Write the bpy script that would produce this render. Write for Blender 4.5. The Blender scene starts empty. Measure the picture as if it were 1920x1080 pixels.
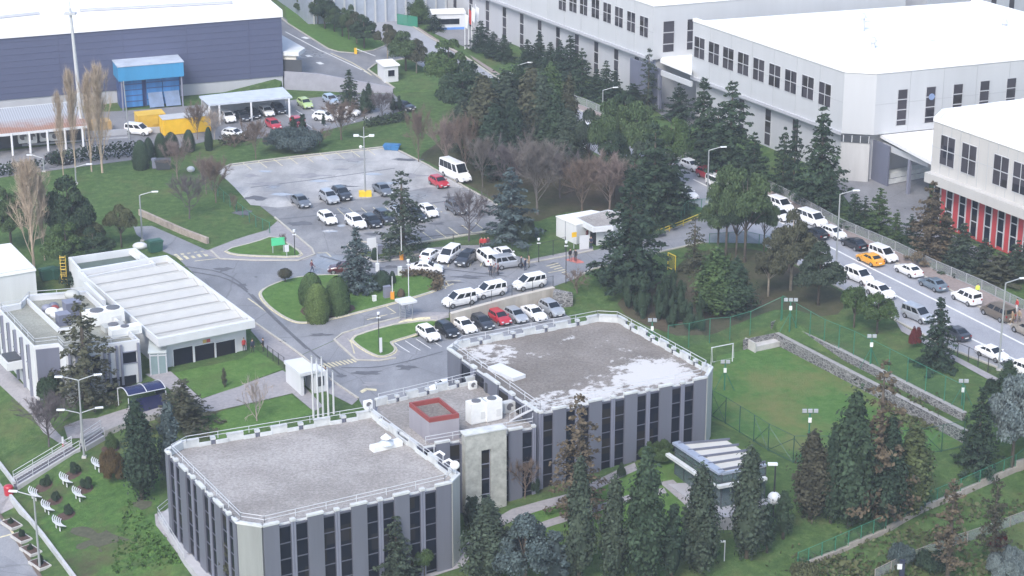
HAZE, EXPO = 0.00032, 1.38
import bpy, math, random
import numpy as np
from mathutils import Vector, Matrix
from mathutils.bvhtree import BVHTree
from mathutils.geometry import delaunay_2d_cdt
R = math.radians
random.seed(7); rng = np.random.default_rng(7)
S = bpy.context.scene
COL = S.collection
# ---------------------------------------------------------------- camera
KF, PITCH, HC = 3970.0, R(19.9), 95.0
cp, sp = math.cos(PITCH), math.sin(PITCH)
cam = bpy.data.cameras.new('camera'); co = bpy.data.objects.new('camera', cam); COL.objects.link(co)
co.location = (0, 0, HC); co.rotation_euler = (math.pi/2 - PITCH, 0, 0)
cam.sensor_width = 36; cam.lens = 36*KF/1920; cam.clip_end = 6000; cam.clip_start = 1
S.camera = co
def ray(px, py):
    a, b = (px-960)/KF, -(py-540)/KF
    return Vector((a, cp + b*sp, -sp + b*cp))
def G(px, py, z=0.0):
    d = ray(px, py); t = (z-HC)/d.z
    return Vector((d.x*t, d.y*t, z))
def proj(p):
    dep = p[1]*cp - (p[2]-HC)*sp
    return (960 + KF*p[0]/dep, 540 - KF*(p[1]*sp + (p[2]-HC)*cp)/dep)
def ztop(p, py):                       # height above p that shows at row py
    t = -(py-540)/KF
    return HC + p[1]*(t*cp - sp)/(cp + t*sp)
def scale(p): return KF/(p[1]*cp - (p[2]-HC)*sp)
# ---------------------------------------------------------------- terrain TIN
TV, TZ, TE = [], [], []
def tp(x, y, z): TV.append(Vector((x, y))); TZ.append(z); return len(TV)-1
def tpp(px, py, z): g = G(px, py, z); return tp(g.x, g.y, z)
for x, y, z in ((-600,60,-12),(-120,60,-12),(0,60,-14),(120,60,-14),(600,60,-12),(-600,300,-3),(600,300,0),(-700,1300,6),(0,1300,6),(700,1300,4),
                (-400,640,3),(400,640,2),(-120,150,-9),(130,150,-10),(0,140,-10)): tp(x, y, z)
for px, py, z in ((405,318,.3),(560,292,.3),(745,278,.3),(840,330,.2),(960,408,0),(925,436,0),(800,456,0),(710,466,0),(655,458,0),(590,478,0),(520,420,.1),(470,370,.2),
    (330,480,-.2),(395,470,-.1),(480,488,0),(480,545,-.2),(640,515,0),(750,490,0),(900,470,0),(992,495,0),(1112,472,0),(1112,505,0),(1240,440,.2),(1240,472,.1),(1317,455,.2),(1400,452,.2),
    (560,600,-1.0),(420,560,-.5),(470,605,-1.0),(700,576,-.4),(800,545,-.2),(560,670,-1.7),(640,626,-1.1),(670,675,-1.9),(712,676,-2.0),(752,600,-.6),(700,640,-1.5),
    (632,0,1.5),(715,75,1.2),(905,185,.8),(1060,255,.5),(1200,325,.3),(1400,448,.2),(1600,555,0),(1785,656,-.2),(1920,730,-.4),(2000,770,-.6),
    (1990,660,-.3),(1755,530,0),(1482,388,.2),(1290,297,.4),(1100,212,.7),(955,162,.9),(807,72,1.2),(690,0,1.5),
    (1560,345,.3),(1740,380,.2),(1920,500,0),(2050,560,0),(1300,200,.7),(1225,190,.8),(960,80,1.2),
    (-150,232,0),(0,216,0),(232,209,0),(400,196,0),(522,174,0),(420,240,0),(500,225,0),(660,212,0),(730,215,0),(300,290,0),(0,330,-.5),(0,240,0),(-150,240,0),(-100,345,-.5),
    (200,325,0),(330,330,.2),(290,425,-.7),(385,468,-.3),(250,430,-1.0),(200,480,-1.6),(60,480,-2.2),(0,560,-3),(-150,520,-3),(-150,700,-4),(120,520,-1.6),
    (322,700,-1.6),(455,673,-1.5),(490,655,-1.5),(540,700,-1.8),(380,750,-2.2),(600,760,-2.2),(290,700,-1.8),(262,640,-1.5),
    (75,755,-3.8),(0,700,-3.6),(165,762,-3.6),(245,770,-2.8),(130,838,-4.1),(330,790,-2.8),(450,790,-2.5),
    (205,820,-4.0),(140,850,-4.4),(35,918,-7.0),(0,860,-7),(18,930,-7.0),(135,1082,-7.8),(190,1160,-8.2),
    (150,960,-6.2),(250,900,-4.9),(295,965,-4.8),(230,1010,-6.2),(330,1050,-5.2),(300,1120,-7),(420,1110,-5.0),
    (-60,1000,-8.2),(0,965,-8.0),(78,1085,-8.2),(-80,1180,-8.6),
    (860,1060,-4.6),(640,1120,-4.9),(930,960,-3.6),(1000,915,-3.0),(1130,870,-2.2),(1240,845,-2.0),(1330,815,-2.2),(1050,1000,-3.7),(1200,960,-3.2),(1330,930,-2.8),
    (900,1120,-5.2),(1150,1100,-5.2),(1350,1040,-4.8),(1495,1078,-5.8),(1600,1030,-5.4),(1700,980,-5.1),(1800,930,-4.8),(1920,876,-4.4),(2050,810,-4.0),(1480,950,-3.8),(1620,940,-4.0),(1750,870,-3.6),
    (1345,700,-2.9),(1400,770,-2.9),(1340,660,-2.8),(1390,645,-2.9),(1500,740,-3.0),(1600,840,-3.1),(1800,832,-3.1),(1440,900,-3.3),(1480,870,-3.2),(1660,800,-3.05),
    (1560,1120,-7.0),(1750,1060,-6.8),(1920,980,-6.2),(1920,1100,-8),
    (1300,600,-1.0),(1200,600,-1.6),(1100,560,-1.2),(1230,520,-.1),(1420,560,-.4),(1360,520,-.1),(1550,570,-.1),(1650,620,-.2),(1700,680,-.5),(1780,720,-.6),(1880,770,-.9),(1960,805,-1.1),(1860,835,-2.6),(1920,835,-2.2),(1380,590,-1.0),(1460,585,-.7),
    (790,625,-2.1),(730,644,-2.0),(745,655,-2.1),(700,750,-2.3),(850,740,-2.4),(1050,680,-2.3),(590,715,-2.0),(650,745,-2.2),(1100,640,-2.2)):
    tpp(px, py, z)
WALLS = {}
def bline(name, pts, zt, zb, toward=(0, -1), off=.35):
    """a step in the ground: upper edge seen at pts, lower edge just in front of it"""
    up, lo = [], []
    for i, p in enumerate(pts):
        a = zt if not isinstance(zt, (list, tuple)) else zt[i]
        b = zb if not isinstance(zb, (list, tuple)) else zb[i]
        g = G(p[0], p[1], a); t = Vector(toward).normalized()*off
        up.append(tp(g.x, g.y, a)); lo.append(tp(g.x+t.x, g.y+t.y, b))
    for k in range(len(pts)-1): TE.append((up[k], up[k+1])); TE.append((lo[k], lo[k+1]))
    WALLS[name] = [(Vector((TV[a].x, TV[a].y, TZ[a])), Vector((TV[b].x, TV[b].y, TZ[b]))) for a, b in zip(up, lo)]
bline('retaining', [(843,588),(960,556.5),(1037,539)], [-.3,-.1,0], [-2.25,-2.25,-2.2], (.5,-.87))
bline('inner', [(1400,637),(1459,625),(1600,698),(1815,809)], [-1.6,-1.6,-1.7,-1.7], [-2.9,-2.95,-3.0,-3.1], (-.87,-.5))
bline('outer', [(1452,604),(1466,599),(1600,667),(1812,775)], [-.9,-.9,-.9,-1.0], [-1.75,-1.75,-1.8,-1.85], (-.87,-.5))
bline('ramp', [(531,142),(600,147),(655,157),(735,172)], [2.4,2.2,1.5,.5], [0,0,0,.3], (.34,-.94))
tpp(527,34,2.4); tpp(615,92,2.4); tpp(690,130,1.6); tpp(700,95,1.4); tpp(480,100,2.4)
cdt = delaunay_2d_cdt(TV, TE, [], 0, 1e-4)
tz = []
for i, src in enumerate(cdt[3]):
    tz.append(TZ[src[0]] if src else 0.0)
TIN_V = [Vector((v.x, v.y, z)) for v, z in zip(cdt[0], tz)]
TIN_E, TIN_F = [tuple(e) for e in cdt[1]], [tuple(f) for f in cdt[2]]
BV = BVHTree.FromPolygons(TIN_V, TIN_F)
def zt(x, y):
    h = BV.ray_cast(Vector((x, y, 500)), Vector((0, 0, -1)))
    return h[0].z if h[0] else 0.0
CAMP = Vector((0, 0, HC))
def T(px, py):
    h = BV.ray_cast(CAMP, ray(px, py).normalized())
    return h[0].copy() if h[0] else G(px, py, 0)
# ---------------------------------------------------------------- mesh building
class MB:
    def __init__(s): s.v, s.f, s.m = [], [], []
    def add(s, vs, fs, mi=0):
        o = len(s.v); s.v.extend([tuple(v) for v in vs])
        for f in fs: s.f.append(tuple(i+o for i in f)); s.m.append(mi)
        return s
    def quad(s, a, b, c, d, mi=0): return s.add([a,b,c,d], [(0,1,2,3)], mi)
    def box(s, c, size, rz=0, mi=0):
        x, y, z = [k/2 for k in size]; ca, sa = math.cos(rz), math.sin(rz)
        vs = [(c[0]+i*x*ca-j*y*sa, c[1]+i*x*sa+j*y*ca, c[2]+k*z) for k in (-1,1) for i, j in ((-1,-1),(1,-1),(1,1),(-1,1))]
        return s.add(vs, [(3,2,1,0),(4,5,6,7),(0,1,5,4),(1,2,6,5),(2,3,7,6),(3,0,4,7)], mi)
    def prism(s, poly, z0, z1, mi=0, top=None):
        n = len(poly)
        if sum(poly[i][0]*poly[(i+1)%n][1]-poly[(i+1)%n][0]*poly[i][1] for i in range(n)) < 0: poly = poly[::-1]
        f0 = (lambda p: z0(p)) if callable(z0) else (lambda p: z0)
        f1 = (lambda p: z1(p)) if callable(z1) else (lambda p: z1)
        vs = [(p[0], p[1], f0(p)) for p in poly] + [(p[0], p[1], f1(p)) for p in poly]
        fs = [tuple(range(n-1,-1,-1))] + [(i,(i+1)%n,(i+1)%n+n,i+n) for i in range(n)]
        s.add(vs, fs, mi); return s.add(vs[n:], [tuple(range(n))], mi if top is None else top)
    def beam(s, a, b, w, h, mi=0, rise=0.0):
        """box along a->b, w wide; h tall, standing on the line (rise lifts it)"""
        a, b = Vector(a), Vector(b); d = b-a; n = Vector((-d.y, d.x, 0))
        n = n.normalized()*w/2 if n.length > 1e-6 else Vector((w/2,0,0))
        u = Vector((0,0,h)); r = Vector((0,0,rise)); vs = []
        for p in (a, b):
            p = p+r; vs += [p-n, p+n, p+n+u, p-n+u]
        return s.add(vs, [(0,1,2,3),(7,6,5,4),(0,4,5,1),(1,5,6,2),(2,6,7,3),(3,7,4,0)], mi)
    def tube(s, pts, rad, n=6, mi=0, cap=True):
        pts = [Vector(p) for p in pts]; k = len(pts)
        rs = rad if isinstance(rad, (list, tuple)) else [rad]*k
        rings = []
        for i, p in enumerate(pts):
            d = (pts[min(i+1,k-1)] - pts[max(i-1,0)])
            d = d.normalized() if d.length > 1e-9 else Vector((0,0,1))
            a = d.cross(Vector((0,0,1)) if abs(d.z) < .9 else Vector((1,0,0))).normalized(); b = d.cross(a)
            rings.append([p + (a*math.cos(t)+b*math.sin(t))*rs[i] for t in (2*math.pi*j/n for j in range(n))])
        vs = [q for r_ in rings for q in r_]
        fs = [(i*n+j, (i+1)*n+j, (i+1)*n+(j+1)%n, i*n+(j+1)%n) for i in range(k-1) for j in range(n)]
        if cap: fs += [tuple(range(n)), tuple(range((k-1)*n+n-1, (k-1)*n-1, -1))]
        return s.add(vs, fs, mi)
    def cyl(s, c, r, h, n=12, mi=0, r2=None): return s.tube([c, (c[0],c[1],c[2]+h)], [r, r if r2 is None else r2], n, mi)
    def ball(s, c, rx, ry=None, rz=None, n=8, m=6, mi=0):
        ry = ry or rx; rz = rz or rx
        vs = [(c[0]+rx*math.sin(math.pi*i/m)*math.cos(2*math.pi*j/n), c[1]+ry*math.sin(math.pi*i/m)*math.sin(2*math.pi*j/n), c[2]+rz*math.cos(math.pi*i/m)) for i in range(m+1) for j in range(n)]
        return s.add(vs, [(i*n+j,(i+1)*n+j,(i+1)*n+(j+1)%n,i*n+(j+1)%n) for i in range(m) for j in range(n)], mi)
    def mesh(s, name, off=Vector((0,0,0)), smooth=False):
        me = bpy.data.meshes.new(name)
        me.from_pydata([(v[0]-off.x, v[1]-off.y, v[2]-off.z) for v in s.v], [], s.f)
        if any(s.m): me.polygons.foreach_set('material_index', s.m)
        if smooth: me.shade_smooth()
        me.update(); return me
def setp(o, label=None, cat=None, group=None, kind=None):
    if label: o['label'] = label
    if cat: o['category'] = cat
    if group: o['group'] = group
    if kind: o['kind'] = kind
    return o
ORG = {}
def thing(name, label, cat, loc, group=None, rz=0):
    o = bpy.data.objects.new(name, None); COL.objects.link(o); o.location = loc; o.rotation_euler = (0,0,rz)
    o.empty_display_size = .3; ORG[o.name] = Vector(loc) if rz == 0 else None
    return setp(o, label, cat, group)
def part(name, mb, mats, parent, smooth=False, local=False, label=None):
    off = Vector((0,0,0)) if local else ORG[parent.name]
    o = bpy.data.objects.new(name, mb.mesh(name, off, smooth) if isinstance(mb, MB) else mb)
    COL.objects.link(o); o.parent = parent; ORG[o.name] = off
    for m in (mats if isinstance(mats, (list, tuple)) else [mats]): o.data.materials.append(m)
    return setp(o, label)
def solo(name, mb, mats, label=None, cat=None, group=None, kind=None, smooth=False, loc=None):
    if loc is None:
        a = np.array(mb.v); loc = Vector((float(a[:,0].mean()), float(a[:,1].mean()), float(a[:,2].min())))
    o = bpy.data.objects.new(name, mb.mesh(name, Vector(loc), smooth)); COL.objects.link(o); o.location = loc; ORG[o.name] = Vector(loc)
    for m in (mats if isinstance(mats, (list, tuple)) else [mats]): o.data.materials.append(m)
    return setp(o, label, cat, group, kind)
def dup(o, parent=None, swap=None):
    c = o.copy(); COL.objects.link(c); c.parent = parent
    for ch in list(o.children): dup(ch, c, swap)
    if swap and c.type == 'MESH':
        for i, sl in enumerate(c.material_slots):
            if sl.material and sl.material.name in swap:
                sl.link = 'OBJECT'; sl.material = swap[sl.material.name]
    return c
# ---------------------------------------------------------------- materials
def newmat(name):
    m = bpy.data.materials.new(name); m.use_nodes = True
    nt = m.node_tree; b = nt.nodes['Principled BSDF']; return m, nt, b
def lk(nt, a, ao, b, bi): nt.links.new(a.outputs[ao], b.inputs[bi])
def noise(nt, sc, det=4, rough=.6, coord='Object', stretch=None):
    tc = nt.nodes.new('ShaderNodeTexCoord'); n = nt.nodes.new('ShaderNodeTexNoise')
    n.inputs['Scale'].default_value = sc; n.inputs['Detail'].default_value = det; n.inputs['Roughness'].default_value = rough
    if stretch:
        mp = nt.nodes.new('ShaderNodeMapping'); mp.inputs['Scale'].default_value = stretch
        lk(nt, tc, coord, mp, 'Vector'); lk(nt, mp, 'Vector', n, 'Vector')
    else: lk(nt, tc, coord, n, 'Vector')
    return n
def ramp(nt, stops):
    r = nt.nodes.new('ShaderNodeValToRGB'); e = r.color_ramp.elements
    while len(e) < len(stops): e.new(.5)
    for k, (p, c) in enumerate(stops): e[k].position = p; e[k].color = (*c, 1) if len(c) == 3 else c
    return r
def mul(c, k): return tuple(min(1, x*k) for x in c)
def mixc(nt, fac, a, b, mode='MIX'):
    m = nt.nodes.new('ShaderNodeMix'); m.data_type = 'RGBA'; m.blend_type = mode
    for val, idx in ((fac,0),(a,6),(b,7)):
        if isinstance(val, tuple) and hasattr(val[0], 'outputs'): nt.links.new(val[0].outputs[val[1]], m.inputs[idx])
        elif isinstance(val, (int, float)): m.inputs[idx].default_value = val
        else: m.inputs[idx].default_value = (*val, 1)
    return m
def bump(nt, b, src, out, strength=.3, dist=.05):
    bp = nt.nodes.new('ShaderNodeBump'); bp.inputs['Strength'].default_value = strength; bp.inputs['Distance'].default_value = dist
    lk(nt, src, out, bp, 'Height'); lk(nt, bp, 'Normal', b, 'Normal')
MC = {}
def M(name, col=(.5,.5,.5), rough=.6, metal=0, var=.12, sc=.6, spec=.5, bmp=0, streak=False):
    if name in MC: return MC[name]
    m, nt, b = newmat(name)
    b.inputs['Roughness'].default_value = rough; b.inputs['Metallic'].default_value = metal; b.inputs['Specular IOR Level'].default_value = spec
    if var:
        n = noise(nt, sc, 5, .65, 'Object', (1,1,.12) if streak else None)
        r = ramp(nt, [(.3, mul(col, 1-var)), (.7, mul(col, 1+var))]); lk(nt, n, 'Fac', r, 'Fac'); lk(nt, r, 'Color', b, 'Base Color')
        if bmp: bump(nt, b, n, 'Fac', bmp)
    else: b.inputs['Base Color'].default_value = (*col, 1)
    MC[name] = m; return m
# ---------------------------------------------------------------- ground materials
def grass_mat(name, greens, brown=(.115,.10,.06), patch=.5, dry=(.13,.135,.06), bsc=.045, dl=.52):
    m, nt, b = newmat(name); b.inputs['Roughness'].default_value = .95; b.inputs['Specular IOR Level'].default_value = .1
    n1 = noise(nt, .9, 6, .75); r1 = ramp(nt, [(.3, greens[0]), (.52, greens[1]), (.72, greens[2])]); lk(nt, n1, 'Fac', r1, 'Fac')
    n2 = noise(nt, bsc, 6, .7); f2 = ramp(nt, [(patch, (0,0,0)), (patch+.16, (1,1,1))]); lk(nt, n2, 'Fac', f2, 'Fac')
    n3 = noise(nt, .11, 5, .7); f3 = ramp(nt, [(dl, (0,0,0)), (dl+.2, (.75,.75,.75))]); lk(nt, n3, 'Fac', f3, 'Fac')
    m1 = mixc(nt, (f3,'Color'), (r1,'Color'), dry); 
    nb = noise(nt, 1.6, 4, .7); rb = ramp(nt, [(.35, mul(brown,.7)), (.7, brown)]); lk(nt, nb, 'Fac', rb, 'Fac')
    m2 = mixc(nt, (f2,'Color'), (m1,2), (rb,'Color')); lk(nt, m2, 2, b, 'Base Color')
    nf = noise(nt, 3.5, 6, .8); bump(nt, b, nf, 'Fac', .9, .25); return m
GR = grass_mat('rough grass', [(0.045,0.088,0.03),(0.077,0.135,0.045),(0.131,0.194,0.069)], patch=.58)
LAWN = grass_mat('mown lawn', [(0.068,0.142,0.035),(0.097,0.189,0.049),(0.142,0.236,0.07)], patch=.66, dry=(.10,.135,.05))
PITCH_M = grass_mat('pitch turf', [(0.062,0.14,0.036),(0.09,0.182,0.05),(0.129,0.221,0.07)], patch=.74, dry=(.20,.19,.08), bsc=.09, dl=.44)
WEED = grass_mat('weedy bank', [(0.043,0.094,0.027),(0.077,0.156,0.043),(0.131,0.219,0.06)], brown=(.10,.085,.06), patch=.52, bsc=.07)
def asphalt_mat(name, c0, c1, light=None, lp=.55, wet=True, blotch=.5, crack=True):
    m, nt, b = newmat(name)
    n0 = noise(nt, 6, 4, .8); n1 = noise(nt, .07, 6, .62)
    r1 = ramp(nt, [(.36, c0), (.62, c1)]); lk(nt, n1, 'Fac', r1, 'Fac')
    r0 = ramp(nt, [(.3, (.8,.8,.8)), (.7, (1.15,1.15,1.15))]); lk(nt, n0, 'Fac', r0, 'Fac')
    col = mixc(nt, 1.0, (r1,'Color'), (r0,'Color'), 'MULTIPLY')
    n4 = noise(nt, .33, 5, .7, stretch=(1,.35,1)); r4 = ramp(nt, [(.4, (.75,.75,.76)), (.62, (1.12,1.12,1.12))]); lk(nt, n4, 'Fac', r4, 'Fac')
    col = mixc(nt, blotch, (col,2), (r4,'Color'), 'MULTIPLY')
    if light:
        n2 = noise(nt, .045, 5, .6); f = ramp(nt, [(lp, (0,0,0)), (lp+.12, (1,1,1))]); lk(nt, n2, 'Fac', f, 'Fac')
        col = mixc(nt, (f,'Color'), (col,2), light)
    if crack:
        tc = nt.nodes.new('ShaderNodeTexCoord'); v = nt.nodes.new('ShaderNodeTexVoronoi'); v.feature = 'DISTANCE_TO_EDGE'; v.inputs['Scale'].default_value = .09
        nw = noise(nt, .12, 5, .7); mv = mixc(nt, .9, (tc,'Object'), (nw,'Color'), 'ADD'); lk(nt, mv, 2, v, 'Vector')
        fc = ramp(nt, [(.002, (.74,.74,.74)), (.007, (1,1,1))]); lk(nt, v, 'Distance', fc, 'Fac')
        col = mixc(nt, 1.0, (col,2), (fc,'Color'), 'MULTIPLY')
    lk(nt, col, 2, b, 'Base Color')
    if wet:
        n3 = noise(nt, .09, 4, .55); rr = ramp(nt, [(.60, (.75,.75,.75)), (.70, (.10,.10,.10))]); lk(nt, n3, 'Fac', rr, 'Fac'); lk(nt, rr, 'Color', b, 'Roughness')
    else: b.inputs['Roughness'].default_value = .85
    return m
ASPH = asphalt_mat('drive asphalt', (.185,.193,.212), (.255,.262,.28))
LOT = asphalt_mat('weathered car park', (.175,.178,.188), (.27,.27,.275), wet=True, blotch=.8)
ROADM = asphalt_mat('main road asphalt', (.27,.28,.31), (.34,.35,.38), wet=False, blotch=.35, crack=False)
YARD = asphalt_mat('yard concrete', (.16,.165,.18), (.24,.24,.25), wet=True)
PAVE = M('paving', (.27,.26,.27), .85, var=.16, sc=2.2)
BRICKPAVE = M('brick paving', (.26,.215,.20), .85, var=.18, sc=2.5)
KERB = M('kerb stone', (.42,.40,.35), .8, var=.15, sc=1.5)
YLINE = M('yellowed line paint', (.55,.50,.34), .7, var=.25, sc=2.5)
WLINE = M('white line paint', (.70,.70,.68), .7, var=.15, sc=2.5)
REDP = M('red road paint', (.50,.16,.13), .7, var=.2, sc=3)
MULCH = M('red mulch', (.075,.045,.036), .95, var=.3, sc=4)
SOIL = M('bare soil', (.065,.068,.042), .95, var=.35, sc=2)
# ---------------------------------------------------------------- ground sheets
tm = MB(); tm.add(TIN_V, TIN_F)
solo('ground', tm, GR, kind='structure', loc=(0,0,0))
def pip(x, y, poly):
    c = False; n = len(poly)
    for i in range(n):
        x1, y1 = poly[i][0], poly[i][1]; x2, y2 = poly[i-1][0], poly[i-1][1]
        if (y1 > y) != (y2 > y) and x < (x2-x1)*(y-y1)/(y2-y1)+x1: c = not c
    return c
def chaikin(p, n=2, closed=True):
    for _ in range(n):
        q = []
        for i in range(len(p) if closed else len(p)-1):
            a, b = p[i], p[(i+1) % len(p)]
            q += [tuple(a[k]*.75+b[k]*.25 for k in range(len(a))), tuple(a[k]*.25+b[k]*.75 for k in range(len(a)))]
        p = q if closed else [p[0]] + q + [p[-1]]
    return p
def wpts(px): return [T(*p[:2]) for p in px]
def drape_mb(mb, world, dz, mi=0):
    V = [Vector((v.x, v.y)) for v in TIN_V]; n = len(V); V += [Vector((p[0], p[1])) for p in world]
    E = TIN_E + [(n+i, n+(i+1) % len(world)) for i in range(len(world))]
    r = delaunay_2d_cdt(V, E, [], 0, 1e-4); used = {}; vs, fs = [], []
    for f in r[2]:
        cx = sum(r[0][i].x for i in f)/3; cy = sum(r[0][i].y for i in f)/3
        if pip(cx, cy, world):
            ff = []
            for i in f:
                if i not in used: used[i] = len(vs); v = r[0][i]; vs.append((v.x, v.y, zt(v.x, v.y)+dz))
                ff.append(used[i])
            fs.append(tuple(ff))
    return mb.add(vs, fs, mi)
def sheet(name, px, mat, dz, sm=0, world=None):
    w = world or wpts(chaikin(px, sm) if sm else px)
    solo(name, drape_mb(MB(), w, dz), mat, kind='structure', loc=(0,0,0)); return w
def resample(w, step=1.5, closed=False):
    out = []; n = len(w)
    for i in range(n if closed else n-1):
        a, b = w[i], w[(i+1) % n]; k = max(1, int((Vector(b).xy-Vector(a).xy).length/step))
        out += [Vector((a[0]+(b[0]-a[0])*j/k, a[1]+(b[1]-a[1])*j/k)) for j in range(k)]
    if not closed: out.append(Vector((w[-1][0], w[-1][1])))
    return out
def line_mb(mb, w, width, dz, closed=False, mi=0, step=1.5):
    p = resample(w, step, closed); n = len(p); vs = []
    for i in range(n):
        d = (p[(i+1) % n]-p[i-1]) if closed else (p[min(i+1,n-1)]-p[max(i-1,0)])
        d = d.normalized() if d.length > 1e-6 else Vector((1,0)); nn = Vector((-d.y, d.x))*width/2
        for q in (p[i]+nn, p[i]-nn): vs.append((q.x, q.y, zt(q.x, q.y)+dz))
    return mb.add(vs, [(2*i, 2*i+1, (2*i+3) % (2*n), (2*i+2) % (2*n)) for i in range(n if closed else n-1)], mi)
def kerb_mb(mb, w, width=.22, h=.15, closed=False):
    p = resample(w, 2.0, closed); n = len(p); vs = []
    for i in range(n):
        d = (p[(i+1) % n]-p[i-1]) if closed else (p[min(i+1,n-1)]-p[max(i-1,0)])
        d = d.normalized() if d.length > 1e-6 else Vector((1,0)); nn = Vector((-d.y, d.x))*width/2
        z = zt(p[i].x, p[i].y); q0, q1 = p[i]+nn, p[i]-nn
        vs += [(q0.x,q0.y,z-.1),(q0.x,q0.y,z+h),(q1.x,q1.y,z+h),(q1.x,q1.y,z-.1)]
    fs = []
    for i in range(n if closed else n-1):
        a, b = 4*i, 4*((i+1) % n)
        fs += [(a+k, a+k+1, b+k+1, b+k) for k in range(3)]
    return mb.add(vs, fs)
def blob(cx, cy, rx, ry, n=18, rag=.35):
    ph = [random.uniform(0, 6.28) for _ in range(3)]
    return [(cx+rx*math.cos(t)*(1+rag*math.sin(3*t+ph[0])*.5+rag*.5*math.sin(5*t+ph[1])), cy+ry*math.sin(t)*(1+rag*.5*math.sin(4*t+ph[2]))) for t in (6.283*k/n for k in range(n))]
# campus asphalt
UP = [(405,322),(432,309),(560,293),(720,276),(742,280),(800,309),(870,350),(925,380),(962,408),(928,433),(850,446),(790,456),(735,465),(712,463),(690,455),(668,452),(652,460),(664,475),(702,492),(750,487),(790,476),(850,470),(900,469),(992,494),(1057,482),(1112,470),(1180,455),(1232,440),
      (1285,421),(1335,398),(1420,446),(1440,458),(1395,456),(1317,455),(1242,472),(1180,490),(1112,505),(1076,524),(1037,538),(843,587),(776,589),(749,596),(700,608),(642,626),(627,638),(560,668),(480,606),(400,550),(330,481),(396,471),(412,486),(480,489),(560,489),(590,478),(585,467),(515,408)]
LOTP = [(405,322),(432,309),(560,293),(720,276),(742,280),(800,309),(870,350),(925,380),(962,408),(928,433),(850,446),(790,456),(735,465),(700,470),(652,478),(592,476),(585,467),(515,408)]
sheet('drive', UP, ASPH, .03)
sheet('car_park', LOTP, LOT, .045)
OLDLOT = asphalt_mat('old pale concrete paving', (.30,.30,.30), (.46,.455,.45), light=(.21,.21,.22), lp=.56, wet=True, blotch=.7)
sheet('car_park', [(409,322),(434,311),(560,295),(718,278),(741,282),(800,311),(868,351),(800,352),(690,372),(600,380),(520,390),(470,385),(440,352)], OLDLOT, .052)
sheet('court', [(749,597),(700,610),(642,627),(627,639),(560,669),(600,700),(630,718),(672,748),(700,800),(900,790),(1075,640),(1070,596),(1040,575),(843,612),(775,634),(752,620)], ASPH, .036)
ROAD = [(632,-8),(715,75),(790,125),(905,185),(1060,258),(1200,330),(1270,368),(1340,402),(1430,458),(1500,500),(1600,555),(1680,602),(1785,656),(1990,765),(1990,660),(1920,624),(1755,530),(1678,493),(1580,445),(1482,388),(1400,347),(1345,320),(1290,296),(1100,212),(955,162),(880,112),(807,72),(688,-8)]
sheet('main_road', ROAD, ROADM, .055)
sheet('access_road', [(250,425),(285,424),(340,448),(396,471),(330,482),(290,465),(256,440)], ASPH, .033)
sheet('factory_street', [(520,25),(615,92),(640,99),(700,95),(728,84),(762,110),(705,120),(688,132),(740,166),(733,170),(655,156),(600,146),(531,141),(500,120),(480,60)], YARD, .04)
sheet('factory_car_park', [(395,235),(440,205),(545,188),(655,176),(738,176),(765,205),(700,222),(600,248),(470,262),(400,262),(250,300),(-60,340),(-60,290),(200,262),(300,255)], YARD, .04)
sheet('factory_car_park', [(-60,262),(-60,222),(232,208),(400,195),(522,173),(545,187),(440,206),(395,236),(300,256),(200,263)], YARD, .036)
sheet('industrial_yard', [(1560,338),(1740,300),(1745,420),(1905,500),(1860,500),(1790,490),(1690,438),(1600,392)], YARD, .04)
sheet('industrial_yard', [(1220,200),(1300,150),(1310,235),(1270,240)], YARD, .04)
sheet('street_forecourt', [(812,62),(862,30),(950,40),(965,72),(940,100),(880,92)], YARD, .062)
sheet('lower_street', [(-80,930),(0,968),(78,1086),(78,1200),(-120,1200)], ASPH, .03)
sheet('lower_plaza', [(-60,890),(0,905),(20,935),(26,952),(0,965),(-80,930)], PAVE, .034)
# pavements
pavs = [[(375,474),(440,450),(500,432),(520,415),(587,466),(593,477),(575,489),(480,491),(412,487)],
 [(780,586),(840,586),(842,596),(815,606),(775,600),(700,620),(657,636),(690,662),(715,672),(737,665),(745,655),(752,660),(742,672),(712,678),(668,677),(640,655),(626,640),(644,625),(700,609),(749,597)],
 [(667,478),(702,493),(750,488),(790,477),(850,471),(900,470),(992,495),(1057,483),(1112,471),(1112,462),(1057,474),(992,487),(900,460),(850,461),(790,467),(750,478),(702,483)],
 [(478,607),(565,668),(632,722),(672,749),(660,760),(600,730),(545,690),(500,655),(470,620)],
 [(272,702),(320,697),(378,749),(530,695),(562,716),(606,762),(588,772),(548,738),(385,777),(335,742)],
 [(-20,660),(10,690),(75,752),(130,835),(112,832),(60,780),(-20,700)],
 [(120,800),(232,768),(300,752),(330,770),(300,785),(240,792),(150,822),(128,826)],
 [(290,965),(318,955),(330,1000),(420,1068),(480,1090),(400,1110),(345,1055),(292,985)],
 [(500,1130),(640,1105),(790,1062),(858,1040),(880,1045),(870,1062),(800,1085),(650,1130)],
 [(858,1040),(905,985),(960,955),(1070,925),(1190,868),(1195,882),(1075,940),(980,968),(915,1000),(880,1045)]]
for w in pavs: sheet('pavement', w, PAVE, .05)
sheet('garden_path', [(1000,985),(1050,968),(1180,928),(1245,915),(1250,925),(1180,940),(1050,982),(1005,996)], PAVE, .045)
sheet('garden_path', [(1236,905),(1262,900),(1340,975),(1320,985)], PAVE, .048)
PAVU = [(1990,618),(1920,583),(1840,544),(1755,508),(1678,471),(1580,430),(1482,376),(1400,335),(1345,308),(1290,284),(1100,202),(955,150),(880,103)]
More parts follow.
